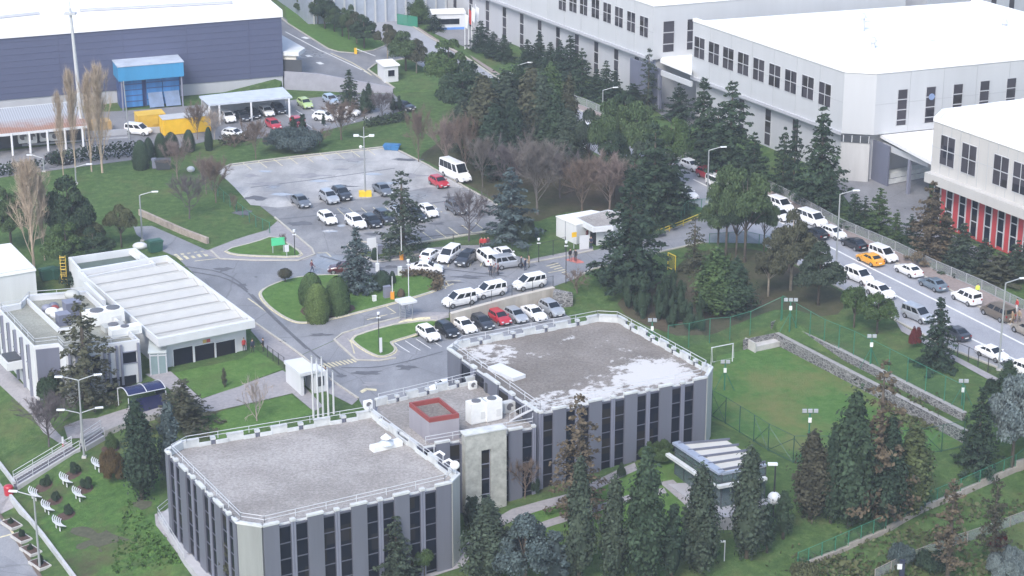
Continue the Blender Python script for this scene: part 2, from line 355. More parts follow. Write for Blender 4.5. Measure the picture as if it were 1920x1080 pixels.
sheet('roadside_pavement', PAVU+[(888,112),(955,161),(1100,211),(1290,295),(1345,319),(1400,346),(1482,387),(1580,444),(1678,492),(1755,529),(1920,623),(1990,659)], BRICKPAVE, .075)
sheet('street_pavement', [(655,-8),(690,-8),(807,66),(870,104),(880,112),(872,113),(790,62),(680,-8)], BRICKPAVE, .08)
sheet('roadside_verge', [(1785,665),(1875,712),(1990,772),(1990,782),(1870,722),(1690,622),(1680,604)], PAVE, .07)
# islands and lawns
ISL = [(487,546),(492,563),(515,585),(548,604),(572,607),(620,600),(725,573),(778,558),(820,545),(830,533),(820,521),(790,515),(757,517),(720,519),(640,516),(577,518),(532,526)]
wI = sheet('roundabout_lawn', ISL, LAWN, .14, 2)
ISL2 = [(657,635),(700,620),(752,607),(800,601),(828,602),(815,614),(780,628),(735,641),(732,645),(742,655),(737,664),(715,671),(695,664),(672,650)]
wI2 = sheet('court_lawn', ISL2, LAWN, .14, 1)
ISL3 = [(420,470),(480,455),(513,443),(540,458),(567,477),(556,483),(480,481),(436,478)]
wI3 = sheet('car_park_lawn', ISL3, LAWN, .14, 1)
sheet('front_lawn', [(324,700),(455,673),(480,656),(530,693),(480,711),(450,725),(380,747)], LAWN, .06)
sheet('front_lawn', [(370,785),(480,757),(545,741),(592,776),(500,800),(420,830),(365,800)], LAWN, .06)
sheet('garden_lawn', [(960,975),(1050,945),(1200,880),(1300,850),(1380,880),(1440,960),(1300,1010),(1180,990),(1000,1000)], LAWN, .035)
sheet('pitch', [(1334,700),(1345,668),(1405,650),(1465,652),(1600,720),(1812,832),(1700,862),(1560,860),(1470,850),(1334,790)], PITCH_M, .03)
sheet('weedy_bank', [(60,925),(200,845),(300,890),(298,985),(345,1060),(300,1150),(190,1160),(25,938)], WEED, .03)
solo('planting_bed', drape_mb(MB(), wpts(blob(180,1012,36,20,30,.9)), .05), SOIL, kind='structure', loc=(0,0,0)); solo('planting_bed', drape_mb(MB(), wpts(blob(265,945,18,9,20,.8)), .05), SOIL, kind='structure', loc=(0,0,0))
sheet('mulch_bed', chaikin([(560,590),(600,602),(650,592),(672,578),(640,568),(570,575)],1), MULCH, .16)
km = MB()
for w in (wI, wI2, wI3): kerb_mb(km, w, .25, .18, True)
for px in ([(652,460),(664,475),(702,492),(750,487),(790,476),(850,470),(900,469),(992,494),(1057,482),(1112,470)], [(652,460),(668,452),(690,455)], [(478,606),(565,667),(632,721),(672,748)], [(396,471),(412,486),(480,489),(560,489),(590,478),(585,467),(515,408)],
           [(749,596),(700,608),(642,626),(627,638),(668,676),(712,677),(742,672)], [(742,280),(800,309),(870,350),(925,380),(962,408),(928,433),(850,446),(790,456),(735,465)], [(405,322),(432,309),(560,293),(720,276)],
           [(1180,455),(1232,440),(1285,421),(1325,402)], [(1076,524),(1112,505),(1180,490),(1242,472),(1317,455)]): kerb_mb(km, wpts(px), .25, .16)
for px in ([(1920,624),(1755,530),(1678,493),(1580,445),(1482,388),(1400,347),(1345,320),(1290,296),(1100,212),(955,162),(880,112),(807,72),(688,-8)], [(632,-8),(715,75),(790,125)], [(1430,458),(1500,500),(1600,555),(1680,602),(1785,656),(1990,765)],
           [(527,34),(540,92 if False else 45),(615,92),(635,98),(662,100),(700,95),(728,84)], [(762,110),(705,120),(690,131),(740,166)]): kerb_mb(km, wpts(px), .3, .17)
solo('kerbs', km, KERB, kind='structure', loc=(0,0,0))
# road markings
ym, wm, rm = MB(), MB(), MB()
def cross(mb, a0, a1, b0, b1, n, frac=.5, dz=.07):
    """zebra: a0-a1 and b0-b1 are its two long edges, n bars between"""
    A0, A1, B0, B1 = [T(*p) for p in (a0,a1,b0,b1)]
    for k in range(n):
        t0, t1 = k/n, (k+frac)/n
        q = [A0.lerp(A1,t0), A0.lerp(A1,t1), B0.lerp(B1,t1), B0.lerp(B1,t0)]
        mb.quad(*[(p.x,p.y,zt(p.x,p.y)+dz) for p in q])
cross(ym, (325,478),(388,470), (338,489),(397,480), 5)
cross(ym, (598,684),(664,673), (612,692),(673,679), 9)
for k in range(7): line_mb(ym, wpts([(1024+k*7.4, 500+k*3.6-.6*k),(1047+k*3.6, 494+k*4)]) , .25, .065)
for k in range(4): line_mb(rm, wpts([(1062+k*6, 489+k*1.4),(1079+k*5, 484+k*2.6)]), .7, .065)
for w in (wI, wI2, wI3): line_mb(ym, [Vector(p) for p in w], .62, .062, True)
for i in range(9):                                     # bays along the far edge of the lot
    x0 = 455+i*29; y0 = 306-i*3.35
    line_mb(ym, wpts([(x0,y0),(x0+17,y0+12.5)]), .16, .06)
line_mb(ym, wpts([(432,312),(560,296),(718,279)]), .3, .058)
for i in range(8):                                     # bays along the near edge
    x0 = 742+i*24.5; y0 = 466-i*4.4
    line_mb(ym, wpts([(x0,y0),(x0-23,y0-17)]), .16, .06)
line_mb(ym, wpts([(735,463),(790,454),(850,444),(926,431)]), .35, .058)
for i in range(6):
    x0 = 820+i*20.5; line_mb(ym, wpts([(x0+10,474-i*.3),(x0-1,502-i*.6)]), .15, .048)
for i in range(11):
    x0 = 650+i*22.5; y0 = 396-i*1.0
    line_mb(ym, wpts([(x0,y0+12),(x0-18,y0-4)]), .12, .06)
for px in ([(823,528),(864,527),(824,543)], [(827,531),(836,542)], [(836,528),(842,537)], [(846,528),(850,534)], [(590,576),(690,556) if False else (600,577)],
           [(724,575),(742,587),(688,600)], [(596,475),(612,474),(621,482)], [(365,490),(410,485)], [(1028,512),(1060,506)], [(465,560),(520,600)], [(642,628),(658,642),(668,674)]): line_mb(ym, wpts(px), .18, .05)
for px in ([(1300,337),(1380,376),(1547,459),(1632,503),(1709,541),(1920,647),(1990,684)], [(1560,493),(1655,541),(1735,585),(1815,633),(1920,683),(1990,720)]): line_mb(wm, wpts(px), .34, .07)
for px in ([(722,672),(690,738) if False else (740,642)],): pass
for i in range(4): line_mb(wm, wpts([(740+i*20,643-i*3.5),(768+i*20,661-i*3.5)]), .12, .05)
for i in range(7): line_mb(wm, wpts([(488+i*27,226-i*3.2),(474+i*27,217-i*3.2)]), .15, .055)
for i in range(5): line_mb(wm, wpts([(585+i*27,240-i*3.5),(604+i*27,247-i*3.5) if False else (573+i*27,232-i*3.5)]), .15, .055)
line_mb(wm, wpts([(535,60),(600,95),(694,140)]), .25, .06); line_mb(ym, wpts([(620,100),(660,118),(697,142)]), .3, .061)
for px in ([(596,117),(604,121)], [(568,70),(578,73)], [(576,104),(582,107)]): line_mb(wm, wpts(px), 1.0, .062)
for px in ([(676,735),(686,729)], [(686,729),(706,731)], [(678,737),(688,731)], [(688,731),(706,733)]): line_mb(ym, wpts(px), .3, .05)
line_mb(ym, wpts([(0,1008),(22,1002)]), .25, .04); line_mb(ym, wpts([(0,968),(38,1024),(76,1084)]), .25, .045)
solo('yellow_road_markings', ym, YLINE, kind='structure', loc=(0,0,0))
solo('white_road_markings', wm, WLINE, kind='structure', loc=(0,0,0))
solo('red_road_markings', rm, REDP, kind='structure', loc=(0,0,0))
# puddles: standing water with a shape of its own
WATER, nt_, b_ = newmat('standing water'); b_.inputs['Base Color'].default_value = (.34,.35,.37,1); b_.inputs['Specular IOR Level'].default_value = 1.0; b_.inputs['Roughness'].default_value = .04  # pale base colour stands in for the bright sky mirrored in the puddles
pm = MB()
for c in ((618,434,15,2.5),(640,424,9,2),(832,393,16,3.5),(840,400,14,2.5),(735,344,13,2.2),(700,327,18,2),(528,365,22,2.5),(880,400,8,2),(498,322,14,1.8),(600,340,20,2.0),(862,352,8,2),(935,372,6,1.6),(640,318,16,1.6)): drape_mb(pm, wpts(blob(*c)), .065)
solo('puddle_water', pm, WATER, kind='structure', loc=(0,0,0))
PATCH = M('asphalt patch', (.105,.11,.125), .85, var=.2, sc=1.2); PATCHL = M('worn asphalt', (.25,.25,.265), .85, var=.2, sc=1.0)
am, al = MB(), MB()
for c in ((420,506,14,4),(455,536,9,3),(560,572,7,4),(600,628,20,2.5),(640,500,16,2.5),(735,500,12,2),(880,520,26,3),(930,512,14,2.5),(720,600,8,2),(690,700,26,4),(760,690,16,5),(640,705,10,3),(530,640,5,2.5),(850,530,14,2),(1040,495,9,2),(455,400,16,5),(480,372,22,4),(560,420,24,4),(640,350,24,2.5),(760,300,26,2.5),(700,440,20,2.5),(850,372,18,4),(900,405,20,3),(820,420,14,2.5)): drape_mb(am, wpts(blob(*c, 16, .7)), .056)
for c in ((500,345,26,4),(580,330,30,4),(660,300,30,3),(770,330,24,4),(470,330,14,3),(700,720,20,4),(530,520,14,2),(960,520,12,2)): drape_mb(al, wpts(blob(*c, 16, .7)), .06)
for px in ([(345,500),(430,512),(480,560),(560,640),(640,705)], [(360,510),(440,524),(500,585),(575,655)], [(600,480),(690,505),(790,500),(960,520)], [(640,690),(720,690),(830,660)], [(520,412),(640,400),(760,388),(880,372)], [(470,352),(600,336),(740,316)]): line_mb(am, wpts(chaikin(px,2,False)), .28, .054)
for px, py in ((530,560),(598,590),(676,628),(480,520),(765,545),(660,486),(640,390),(740,660),(890,505)): drape_mb(am, wpts(blob(px,py,3.2,1.2,12,.05)), .062)
solo('asphalt_patches', am, PATCH, kind='structure', loc=(0,0,0)); solo('worn_asphalt', al, PATCHL, kind='structure', loc=(0,0,0))
LITTER = grass_mat('littered grove floor', [(.050,.058,.030),(.070,.076,.040),(.090,.098,.050)], brown=(.105,.085,.062), patch=.45, dry=(.12,.105,.065))
sheet('grove_floor', [(780,296),(810,306),(872,344),(928,374),(968,404),(1000,420),(1045,400),(1110,392),(1200,410),(1262,378),(1262,366),(1195,332),(1055,260),(950,208),(905,190),(850,225),(830,262)], LITTER, .03, 1)
sheet('grove_floor', [(1300,470),(1420,462),(1510,510),(1600,560),(1560,600),(1470,575),(1400,600),(1300,640),(1180,600),(1150,560),(1230,540)], LITTER, .03, 1)
# far side ground covers
sheet('street_verge', [(529,-10),(640,-10),(705,70),(728,84),(700,95),(662,100),(635,98),(615,92),(540,45)], LAWN, .05)
# retained earth walls
CONC = M('stained concrete', (.40,.37,.32), .85, var=.22, sc=.5, streak=True)
def stone_mat():
    m, nt, b = newmat('rubble stone'); b.inputs['Roughness'].default_value = .9
    tc = nt.nodes.new('ShaderNodeTexCoord'); mp = nt.nodes.new('ShaderNodeMapping'); mp.inputs['Scale'].default_value = (1,1,1.8)
    lk(nt, tc, 'Object', mp, 'Vector')
    v = nt.nodes.new('ShaderNodeTexVoronoi'); v.inputs['Scale'].default_value = 1.7; lk(nt, mp, 'Vector', v, 'Vector')
    e = nt.nodes.new('ShaderNodeTexVoronoi'); e.feature = 'DISTANCE_TO_EDGE'; e.inputs['Scale'].default_value = 1.7; lk(nt, mp, 'Vector', e, 'Vector')
    r = ramp(nt, [(0, (.045,.047,.05)), (.5, (.10,.10,.105)), (1, (.20,.20,.20))]); lk(nt, v, 'Color', r, 'Fac')
    g = ramp(nt, [(.03, (1,1,1)), (.09, (0,0,0))]); lk(nt, e, 'Distance', g, 'Fac')
    mx = mixc(nt, (g,'Color'), (r,'Color'), (.30,.295,.29)); lk(nt, mx, 2, b, 'Base Color')
    bump(nt, b, e, 'Distance', .6, .1); return m
STONE = stone_mat()
def face_wall(name, key, mat, label, cat, th=.4, over=.15, cap=None):
    w = MB(); pr = WALLS[key]
    f = [(l + (l-u).normalized()*0, u) for u, l in pr]
    for (l0, u0), (l1, u1) in zip(f, f[1:]):
        d = Vector((l0.x-u0.x, l0.y-u0.y, 0)).normalized()
        out = [l0+d*th*.5, l1+d*th*.5]; inn = [u0-d*.1, u1-d*.1]
        vs = [(out[0].x,out[0].y,l0.z-.3),(out[1].x,out[1].y,l1.z-.3),(inn[1].x,inn[1].y,l1.z-.3),(inn[0].x,inn[0].y,l0.z-.3),
              (out[0].x,out[0].y,u0.z+over),(out[1].x,out[1].y,u1.z+over),(inn[1].x,inn[1].y,u1.z+over),(inn[0].x,inn[0].y,u0.z+over)]
        w.add(vs, [(3,2,1,0),(0,1,5,4),(1,2,6,5),(2,3,7,6),(3,0,4,7)], 0); w.add(vs[4:], [(0,1,2,3)], 1 if cap else 0)
    return solo(name, w, [mat, cap] if cap else mat, label, cat)
STONECAP = M('stone coping', (.28,.275,.265), .9, var=.2, sc=1.5)
face_wall('concrete_retaining_wall', 'retaining', CONC, 'stained beige concrete retaining wall behind the row of eight parked cars', 'wall', cap=M('wall coping', (.5,.47,.42), .85, var=.15))
face_wall('stone_terrace_wall', 'inner', STONE, 'lower rubble stone terrace wall directly beside the grass pitch', 'wall', cap=STONECAP)
face_wall('stone_terrace_wall', 'outer', STONE, 'upper rubble stone terrace wall under the green pitch fence', 'wall', cap=STONECAP)
face_wall('ramp_wall', 'ramp', M('ramp concrete', (.30,.30,.34), .8, var=.12), 'grey concrete wall holding up the ramp above the factory car park', 'wall', over=.9)
p0 = [G(1040,544,-.2), G(1072,556,-.6), G(1074,572,-1.6), G(1036,575,-2.0)]
sw = MB(); sw.prism([(p.x, p.y) for p in p0], -2.4, 0.0, 0, 0); solo('stone_block_wall', sw, STONE, 'stubby grey stone wall at the end of the concrete retaining wall', 'wall')
# ---------------------------------------------------------------- building materials
def gravel(name, c0, c1, spots=None):
    m, nt, b = newmat(name); b.inputs['Roughness'].default_value = .95; b.inputs['Specular IOR Level'].default_value = .15
    n = noise(nt, 3.2, 6, .85); r = ramp(nt, [(.34, c0), (.66, c1)]); lk(nt, n, 'Fac', r, 'Fac')
    n2 = noise(nt, .16, 5, .6); r2 = ramp(nt, [(.35, (.80,.79,.78)), (.65, (1.16,1.16,1.16))]); lk(nt, n2, 'Fac', r2, 'Fac')
    c = mixc(nt, 1.0, (r,'Color'), (r2,'Color'), 'MULTIPLY')
    if spots:
        n3 = noise(nt, .42, 8, .78); na = nt.nodes.new('ShaderNodeMath'); na.operation = 'MULTIPLY_ADD'; na.inputs[1].default_value = 1.7; na.inputs[2].default_value = -.35; lk(nt, n3, 'Fac', na, 0); mm = na; tc = nt.nodes.new('ShaderNodeTexCoord')
        for q_, rr_, am_ in STAINS:                        # pale membrane showing through the gravel, where the photo has it
            dn = nt.nodes.new('ShaderNodeVectorMath'); dn.operation = 'DISTANCE'; lk(nt, tc, 'Object', dn, 0); dn.inputs[1].default_value = q_
            mg = nt.nodes.new('ShaderNodeMapRange'); mg.inputs['From Min'].default_value = rr_; mg.inputs['From Max'].default_value = 0; mg.inputs['To Max'].default_value = am_; lk(nt, dn, 'Value', mg, 'Value')
            ad = nt.nodes.new('ShaderNodeMath'); ad.operation = 'ADD'; nt.links.new(mm.outputs[0], ad.inputs[0]); lk(nt, mg, 'Result', ad, 1); mm = ad
        mr = nt.nodes.new('ShaderNodeMapRange'); mr.inputs['From Min'].default_value = spots; mr.inputs['From Max'].default_value = spots+.09
        nt.links.new(mm.outputs[0], mr.inputs[0]); c = mixc(nt, (mr,'Result'), (c,2), (.54,.53,.52))
    lk(nt, c, 2, b, 'Base Color'); bump(nt, b, n, 'Fac', .7, .1); return m
_o = T(760, 880); STAINS = [(G(px_, py_, 5.3)-Vector((_o.x,_o.y,-4.0)), r_, a_) for px_, py_, r_, a_ in ((945,664,8,.34),(905,660,5,.2),(1068,632,6,.22),(1140,655,3,.2),(1185,690,7,.28),(1245,682,7,.30),(1270,712,7,.34),(1215,712,6,.24),(1085,745,9,.36),(1150,738,6,.24),(1020,770,6,.3),(860,672,4,.2))]
GRAVEL = gravel('roof gravel', (.20,.188,.178), (.42,.40,.385))
GRAVEL2 = gravel('patchy roof gravel', (.125,.113,.102), (.29,.265,.245), spots=.83)
GRAVEL3 = M('ribbed roof sheet', (.33,.325,.305), .75, var=.08, sc=.8, streak=False)
RIBM = M('roof rib', (.47,.47,.45), .7, var=.06)
WHITE = M('white render', (.60,.615,.63), .7, var=.06, sc=.4, streak=True)
OLDWHITE = M('weathered white', (.52,.54,.54), .75, var=.16, sc=.9)
GREENG = M('grey green corner panel', (.235,.25,.245), .8, var=.14, sc=.6, streak=True)
BEIGE = M('pale stone panel', (.40,.41,.39), .8, var=.12, sc=.8, streak=True)
PANEL = M('grey cladding panel', (.125,.133,.168), .6, var=.10, sc=.5, streak=True)
PANELD = M('slate cladding', (.13,.14,.19), .6, var=.10, sc=.5, streak=True)
MULL = M('grey window metal', (.20,.21,.27), .5, var=.05)
def glass_mat(name, c=(.006,.008,.016), rough=.06):
    m, nt, b = newmat(name); b.inputs['Roughness'].default_value = rough; b.inputs['Specular IOR Level'].default_value = .12
    v = nt.nodes.new('ShaderNodeTexWhiteNoise'); tc = nt.nodes.new('ShaderNodeTexCoord'); mp = nt.nodes.new('ShaderNodeVectorMath'); mp.operation = 'SNAP'
    mp.inputs[1].default_value = (2.1,2.1,1.75); lk(nt, tc, 'Object', mp, 0); lk(nt, mp, 0, v, 'Vector')
    r = ramp(nt, [(0, c), (.72, mul(c,1.3)), (.88, (.022,.019,.016)), (1, (.02,.022,.035))]); lk(nt, v, 'Value', r, 'Fac'); lk(nt, r, 'Color', b, 'Base Color'); return m
GLASS = glass_mat('dark office glass')
PALEGLASS = glass_mat('factory window glass', (.045,.042,.05), .12)
RAIL = M('white railing paint', (.50,.52,.55), .5, var=.05)
STEEL = M('galvanised steel', (.42,.44,.46), .4, .6, var=.1)
CLAD = M('mottled stone cladding', (.36,.37,.34), .8, var=.28, sc=1.3)
ROOFW = M('white roof membrane', (.82,.82,.82), .6, var=.03, sc=.15)
REDTRIM = M('dark red coping', (.24,.05,.045), .6, var=.15)
def planept(A, d, px, py):
    """where the sight line through a pixel meets the upright plane through A along d: distance along d, and height"""
    r = ray(px, py); n = Vector((d.y, -d.x)); t = (n.x*A[0]+n.y*A[1])/(n.x*r.x+n.y*r.y)
    x, y = r.x*t, r.y*t
    return ((x-A[0])*d.x + (y-A[1])*d.y, HC + r.z*t)
def facade(root, A, B, zb, ztp, pat, wid, rows=1.72, proud=.24, pm=None, back=False):
    A, B = Vector(A[:2]), Vector(B[:2]); L = (B-A).length; d = (B-A)/L; n = Vector((d.y, -d.x))
    tot = sum(wid[c] for c in pat); s = 0
    def bx(s0, s1, o0, o1, z0, z1, mb):
        q = [A+d*s0+n*o0, A+d*s1+n*o0, A+d*s1+n*o1, A+d*s0+n*o1]; return mb.prism([tuple(v) for v in q], z0, z1)
    for c in pat:
        w = wid[c]/tot*L
        if c in 'PS':
            p = part('wall_panel', bx(s, s+w, .0, proud, zb, ztp-.195, MB()), pm or PANEL, root)
            cb = MB(); bx(s-.06, s+w+.06, -.16, proud+.03, ztp-.19, ztp+.02, cb); bx(s-.05, s+w+.05, -.155, -.03, ztp-.85, ztp-.19, cb); part('coping', cb, OLDWHITE, p)
        elif c == 'T':
            t = MB()
            for a, b2 in ((.05,.36),(.64,.95)): bx(s+w*a, s+w*b2, 0, proud*.72, zb, ztp-.3, t)
            bx(s+w*.36, s+w*.64, 0, proud*.35, zb, ztp-.3, t)
            p = part('mullion_pillar', t, MULL, root); cb = MB(); bx(s, s+w, -.25, proud*.8, ztp-.32, ztp-.06, cb); part('coping', cb, OLDWHITE, p)
        elif c == 'W':
            g = part('window', bx(s, s+w, -.1, .03, zb, ztp-.75, MB()), GLASS, root)
            f = MB(); z = ztp-.75; bx(s, s+w, -.15, .10, ztp-.75, ztp-.58, f)
            bx(s+.002, s+.05, .03, .10, zb, ztp-.56, f); bx(s+w-.05, s+w-.002, .03, .10, zb, ztp-.56, f)
            while z-rows > zb: z -= rows; bx(s+.002, s+w-.002, .03, .09, z-.05, z+.05, f)
            part('frame', f, M('dark window bar', (.085,.09,.12), .5, var=.05), g)
            lo = MB(); bx(s, s+w, -.3, -.12, ztp-.9, ztp-.42, lo); part('parapet', lo, OLDWHITE, g)
        s += w
def railing(parent, pts, h=.8, z0=0, step=3.2, name='railing', rails=(1,.5), r=.035):
    m = MB(); pts = [Vector(p) for p in pts]
    for a, b in zip(pts, pts[1:]):
        k = max(1, round((b-a).length/step))
        for j in range(k+1):
            q = a.lerp(b, j/k); m.tube([q+Vector((0,0,z0)), q+Vector((0,0,z0+h))], r, 5)
        for f in rails: m.tube([a+Vector((0,0,z0+h*f)), b+Vector((0,0,z0+h*f))], r, 5)
    return part(name, m, RAIL, parent) if parent else m
def xy(v): return (v[0], v[1])
WID = {'P':114, 'W':88, 'T':36, 'S':60}
# ---------------------------------------------------------------- office building
Z1, ZL, Z2 = 5.0, 5.0, 6.2
oc = T(760, 880); oc.z = -4.0
office = thing('office_building', 'grey panelled office building with flat gravel roofs and dark strip windows, nearest the camera', 'office building', (oc.x, oc.y, -4.0))
F1p = [G(*p, Z1) for p in ((313,843),(446,977),(492,984),(844,902),(858,888),(697,769),(342,827))]
LKp = [G(*p, ZL) for p in ((697,769),(705,748),(894,704),(1004,784),(1004,795),(796,832))]
F2p = [G(*p, Z2) for p in ((842,652),(858,640),(1122,590),(1160,592),(1333,688),(1323,705),(1010,770))]
def inset(poly, k):
    c = sum((Vector(p[:2]) for p in poly), Vector((0,0)))/len(poly); out = []
    for p in poly: v = c-Vector(p[:2]); out.append(tuple(Vector(p[:2])+v.normalized()*k))
    return out
for nm, poly, zz, gm in (('front_block', F1p, Z1, GRAVEL), ('link_block', LKp, ZL, GRAVEL), ('rear_block', F2p, Z2, GRAVEL2)):
    wl = MB(); wl.prism([xy(p) for p in poly], -7.5, zz-.9); part('wall', wl, PANELD, office)
    rf = MB(); rf.prism(inset(poly, .25), zz-.95, zz-.82); part('gravel_roof', rf, gm, office)
facade(office, F1p[0], F1p[1], -5.6, Z1, 'SWTWPWTWPWTWPWTWS', WID)
facade(office, F1p[1], F1p[2], -5.6, Z1, 'P', WID, pm=GREENG)
facade(office, F1p[2], F1p[3], -5.6, Z1, 'PWTWPWTWPWTWPWTWP', WID)
facade(office, F1p[3], F1p[4], -5.6, Z1, 'P', WID, pm=BEIGE)
facade(office, F1p[4], F1p[5], -5.6, Z1, 'PWWPWWPWWPWWP', WID)
facade(office, F1p[5], F1p[6], -5.6, Z1, 'PWTWPWTWPWTWPWTWP', WID)
facade(office, F1p[6], F1p[0], -5.6, Z1, 'P', WID)
facade(office, F2p[6], F2p[5], -3.2, Z2, 'TWPWTWPWTWPWTWPWTWP', WID) if False else None
facade(office, F2p[6], F2p[5], -3.2, Z2, 'TWPWTWPWTWPWTWPWTWP', WID)
facade(office, F2p[5], F2p[4], -3.2, Z2, 'P', WID, pm=BEIGE)
facade(office, F2p[4], F2p[3], -3.2, Z2, 'PWTWPWTWPWTWPWTWP', WID)
facade(office, F2p[3], F2p[2], -3.2, Z2, 'P', WID)
facade(office, F2p[2], F2p[1], -3.2, Z2, 'PWTWPWTWPWTWPWTWP', WID)
facade(office, F2p[1], F2p[0], -3.2, Z2, 'P', WID)
facade(office, F2p[0], F2p[6], -3.2, Z2, 'PWTWPWTWP', WID)
facade(office, LKp[2], LKp[1], -3.5, ZL, 'PWTWPWTWPWTWP', WID)
facade(office, LKp[5], LKp[4], -4.2, ZL, 'WPWZZZZWPWT', {**WID, 'Z':80, 'T':30})
# stone clad entrance bay on the link
A, B = Vector(xy(LKp[5])), Vector(xy(LKp[4])); d = (B-A).normalized(); n = Vector((d.y,-d.x))
s0, s1 = planept(A, d, 866, 850)[0], planept(A, d, 943, 850)[0]
def sl(mb, a, b, o0, o1, z0, z1): return mb.prism([xy(A+d*a+n*o0), xy(A+d*b+n*o0), xy(A+d*b+n*o1), xy(A+d*a+n*o1)], z0, z1)
w0, w1 = s0+(s1-s0)*.39, s0+(s1-s0)*.62
bay = MB(); sl(bay, s0, w0, 0, .95, -4.6, ZL+.45); sl(bay, w1, s1, 0, .95, -4.6, ZL+.45); sl(bay, w0, w1, 0, .95, ZL-1.5, ZL+.45)
bp = part('stone_bay', bay, CLAD, office); g = MB(); sl(g, w0, w1, .3, .6, -4.6, ZL-1.5); gl = part('window', g, GLASS, office)
fr = MB()
sl(fr, w0, w0+.06, .6, .67, -4.6, ZL-1.5); sl(fr, w1-.06, w1, .6, .67, -4.6, ZL-1.5)
for k in range(5): sl(fr, w0, w1, .6, .66, ZL-3.3-k*1.75, ZL-3.2-k*1.75)
part('frame', fr, MULL, gl); cb = MB(); sl(cb, s0-.05, s1+.05, -.4, 1.02, ZL+.45, ZL+.6); part('coping', cb, OLDWHITE, bp)
# roof railings
def lift(poly, z, k=0): return [Vector((p[0], p[1], z)) for p in (inset(poly, k) if k else poly)]
r1 = lift(F1p, Z1-.1, .55); r2 = lift(F2p, Z2-.1, .55)
railing(office, r1+[r1[0]], .75); railing(office, r2+[r2[0]], .8)
rl = lift(LKp, ZL-.1, .3); railing(office, rl[1:3], .75); railing(office, rl[3:6] , .75)
# steel stair from the link roof to the rear roof
st = MB(); a = G(960,788,ZL-.8); b = G(1003,766,Z2)
for o in (-.45,.45):
    nn = Vector((-(b-a).y, (b-a).x, 0)).normalized()*o
    st.beam(a+nn, b+nn, .08, .2); st.tube([a+nn+Vector((0,0,.95)), b+nn+Vector((0,0,.95))], .035, 5)
    for k in range(5): q = a.lerp(b, k/4)+nn; st.tube([q, q+Vector((0,0,.95))], .03, 5)
for k in range(9):
    q = a.lerp(b, k/9); nn = Vector((-(b-a).y, (b-a).x, 0)).normalized()*.45; st.beam(q-nn, q+nn, .22, .04)
part('roof_stair', st, RAIL, office)
# pipe along the joint of front block and link, and the lift house on the link roof
pp = MB(); pp.tube([G(688,772,Z1-.55), G(776,828,Z1-.55)], .22, 8); part('roof_pipe', pp, OLDWHITE, office)
lf = [G(*p, ZL+1.9) for p in ((767,757),(823,747),(861,778),(805,787))]
lh = MB(); lh.prism([xy(p) for p in lf], ZL-.85, ZL+1.55, 0); lp = part('lift_house', lh, M('lift house render', (.27,.26,.29), .8, var=.1, streak=True), office)
rm_ = MB(); ii = inset(lf, .34)
for k in range(4):
    a, b = lf[k], lf[(k+1) % 4]; c, e = ii[(k+1) % 4], ii[k]
    rm_.prism([xy(a), xy(b), c, e], ZL+1.55, ZL+2.05)
part('coping', rm_, REDTRIM, lp); fl = MB(); fl.prism(inset(lf, .5), ZL+1.5, ZL+1.6); part('roof', fl, GRAVEL2, lp)
# terrace on the left of the front block
tr = MB(); pt = [G(*p, -4.3) for p in ((296,966),(318,948),(450,1055),(470,1100),(400,1110),(345,1046))]; tr.prism([xy(p) for p in pt], -8, -4.45)
part('terrace', tr, M('terrace concrete', (.42,.42,.44), .85, var=.12), office)
railing(office, [p.xyz+Vector((0,0,-.1)) for p in (pt[1], pt[0], pt[5])], 1.0, name='terrace_railing', step=2)
ts = MB()
for k in range(6):
    a, b = G(352+k*3, 1042+k*4.2, -4.6-k*.22), G(378+k*3, 1030+k*4.2, -4.6-k*.22); ts.beam(a, b, .38, .2)
part('terrace_steps', ts, PAVE, office)
# ---------------------------------------------------------------- roof equipment (each a thing)
UNITW = M('unit white', (.74,.75,.73), .5, var=.08, sc=.9); FAN = M('fan grille', (.12,.12,.13), .5, var=.1); DARKMETAL = M('dark metal', (.055,.06,.07), .5, var=.1)
def ac_unit(px, py, z, sx, sy, sz, rz, label, fan='top', group=None, nf=1, mat=None, name='air_conditioner'):
    p = G(px, py, z); t = thing(name, label, 'air conditioner', p, group)
    ca, sa = math.cos(rz), math.sin(rz); loc = lambda x, y, q: (p.x+x*ca-y*sa, p.y+x*sa+y*ca, p.z+q)
    b = MB(); b.box(loc(0,0,sz/2+.12), (sx,sy,sz), rz); b.box(loc(0,0,.06), (sx*.92,sy*.85,.12), rz); part('casing', b, mat or UNITW, t)
    for k in range(nf):
        o = (k-(nf-1)/2)*sx/nf
        f = MB()
        if fan == 'top': f.cyl(loc(o,0,sz+.12), min(sx/nf,sy)*.4, .1, 14)
        else:
            c = loc(o, -sy/2-.02, sz*.55+.12); e = loc(o, -sy/2+.03, sz*.55+.12); f.tube([c, e], min(sx/nf,sz)*.38, 14)
        part('fan', f, FAN, t)
    l = MB(); l.box(loc(sx*.25,-sy/2-.015,sz*.35+.12), (sx*.3,.03,sz*.35), rz); part('panel', l, M('unit panel', (.6,.61,.6), .5, var=.05), t)
    return t
AZ = R(30)
ac_unit(893, 791, ZL-.82, 1.9, 1.3, 2.3, AZ, 'left of two tall white cooling units on the link roof', nf=1)
ac_unit(922, 786, ZL-.82, 1.9, 1.3, 2.3, AZ, 'right of two tall white cooling units on the link roof', nf=1)
ac_unit(953, 772, ZL-.82, 1.4, .8, 1.1, AZ, 'low grey air conditioner right of the tall white cooling units', 'side', mat=M('unit grey', (.5,.51,.5), .5))
ac_unit(886, 729, ZL-.82, .95, .4, .75, AZ, 'small white air conditioner at the back corner of the link roof', 'side')
ac_unit(917, 735, ZL-.82, .9, .45, 1.0, AZ, 'dark air conditioner against the rear block wall on the link roof', 'side', mat=DARKMETAL)
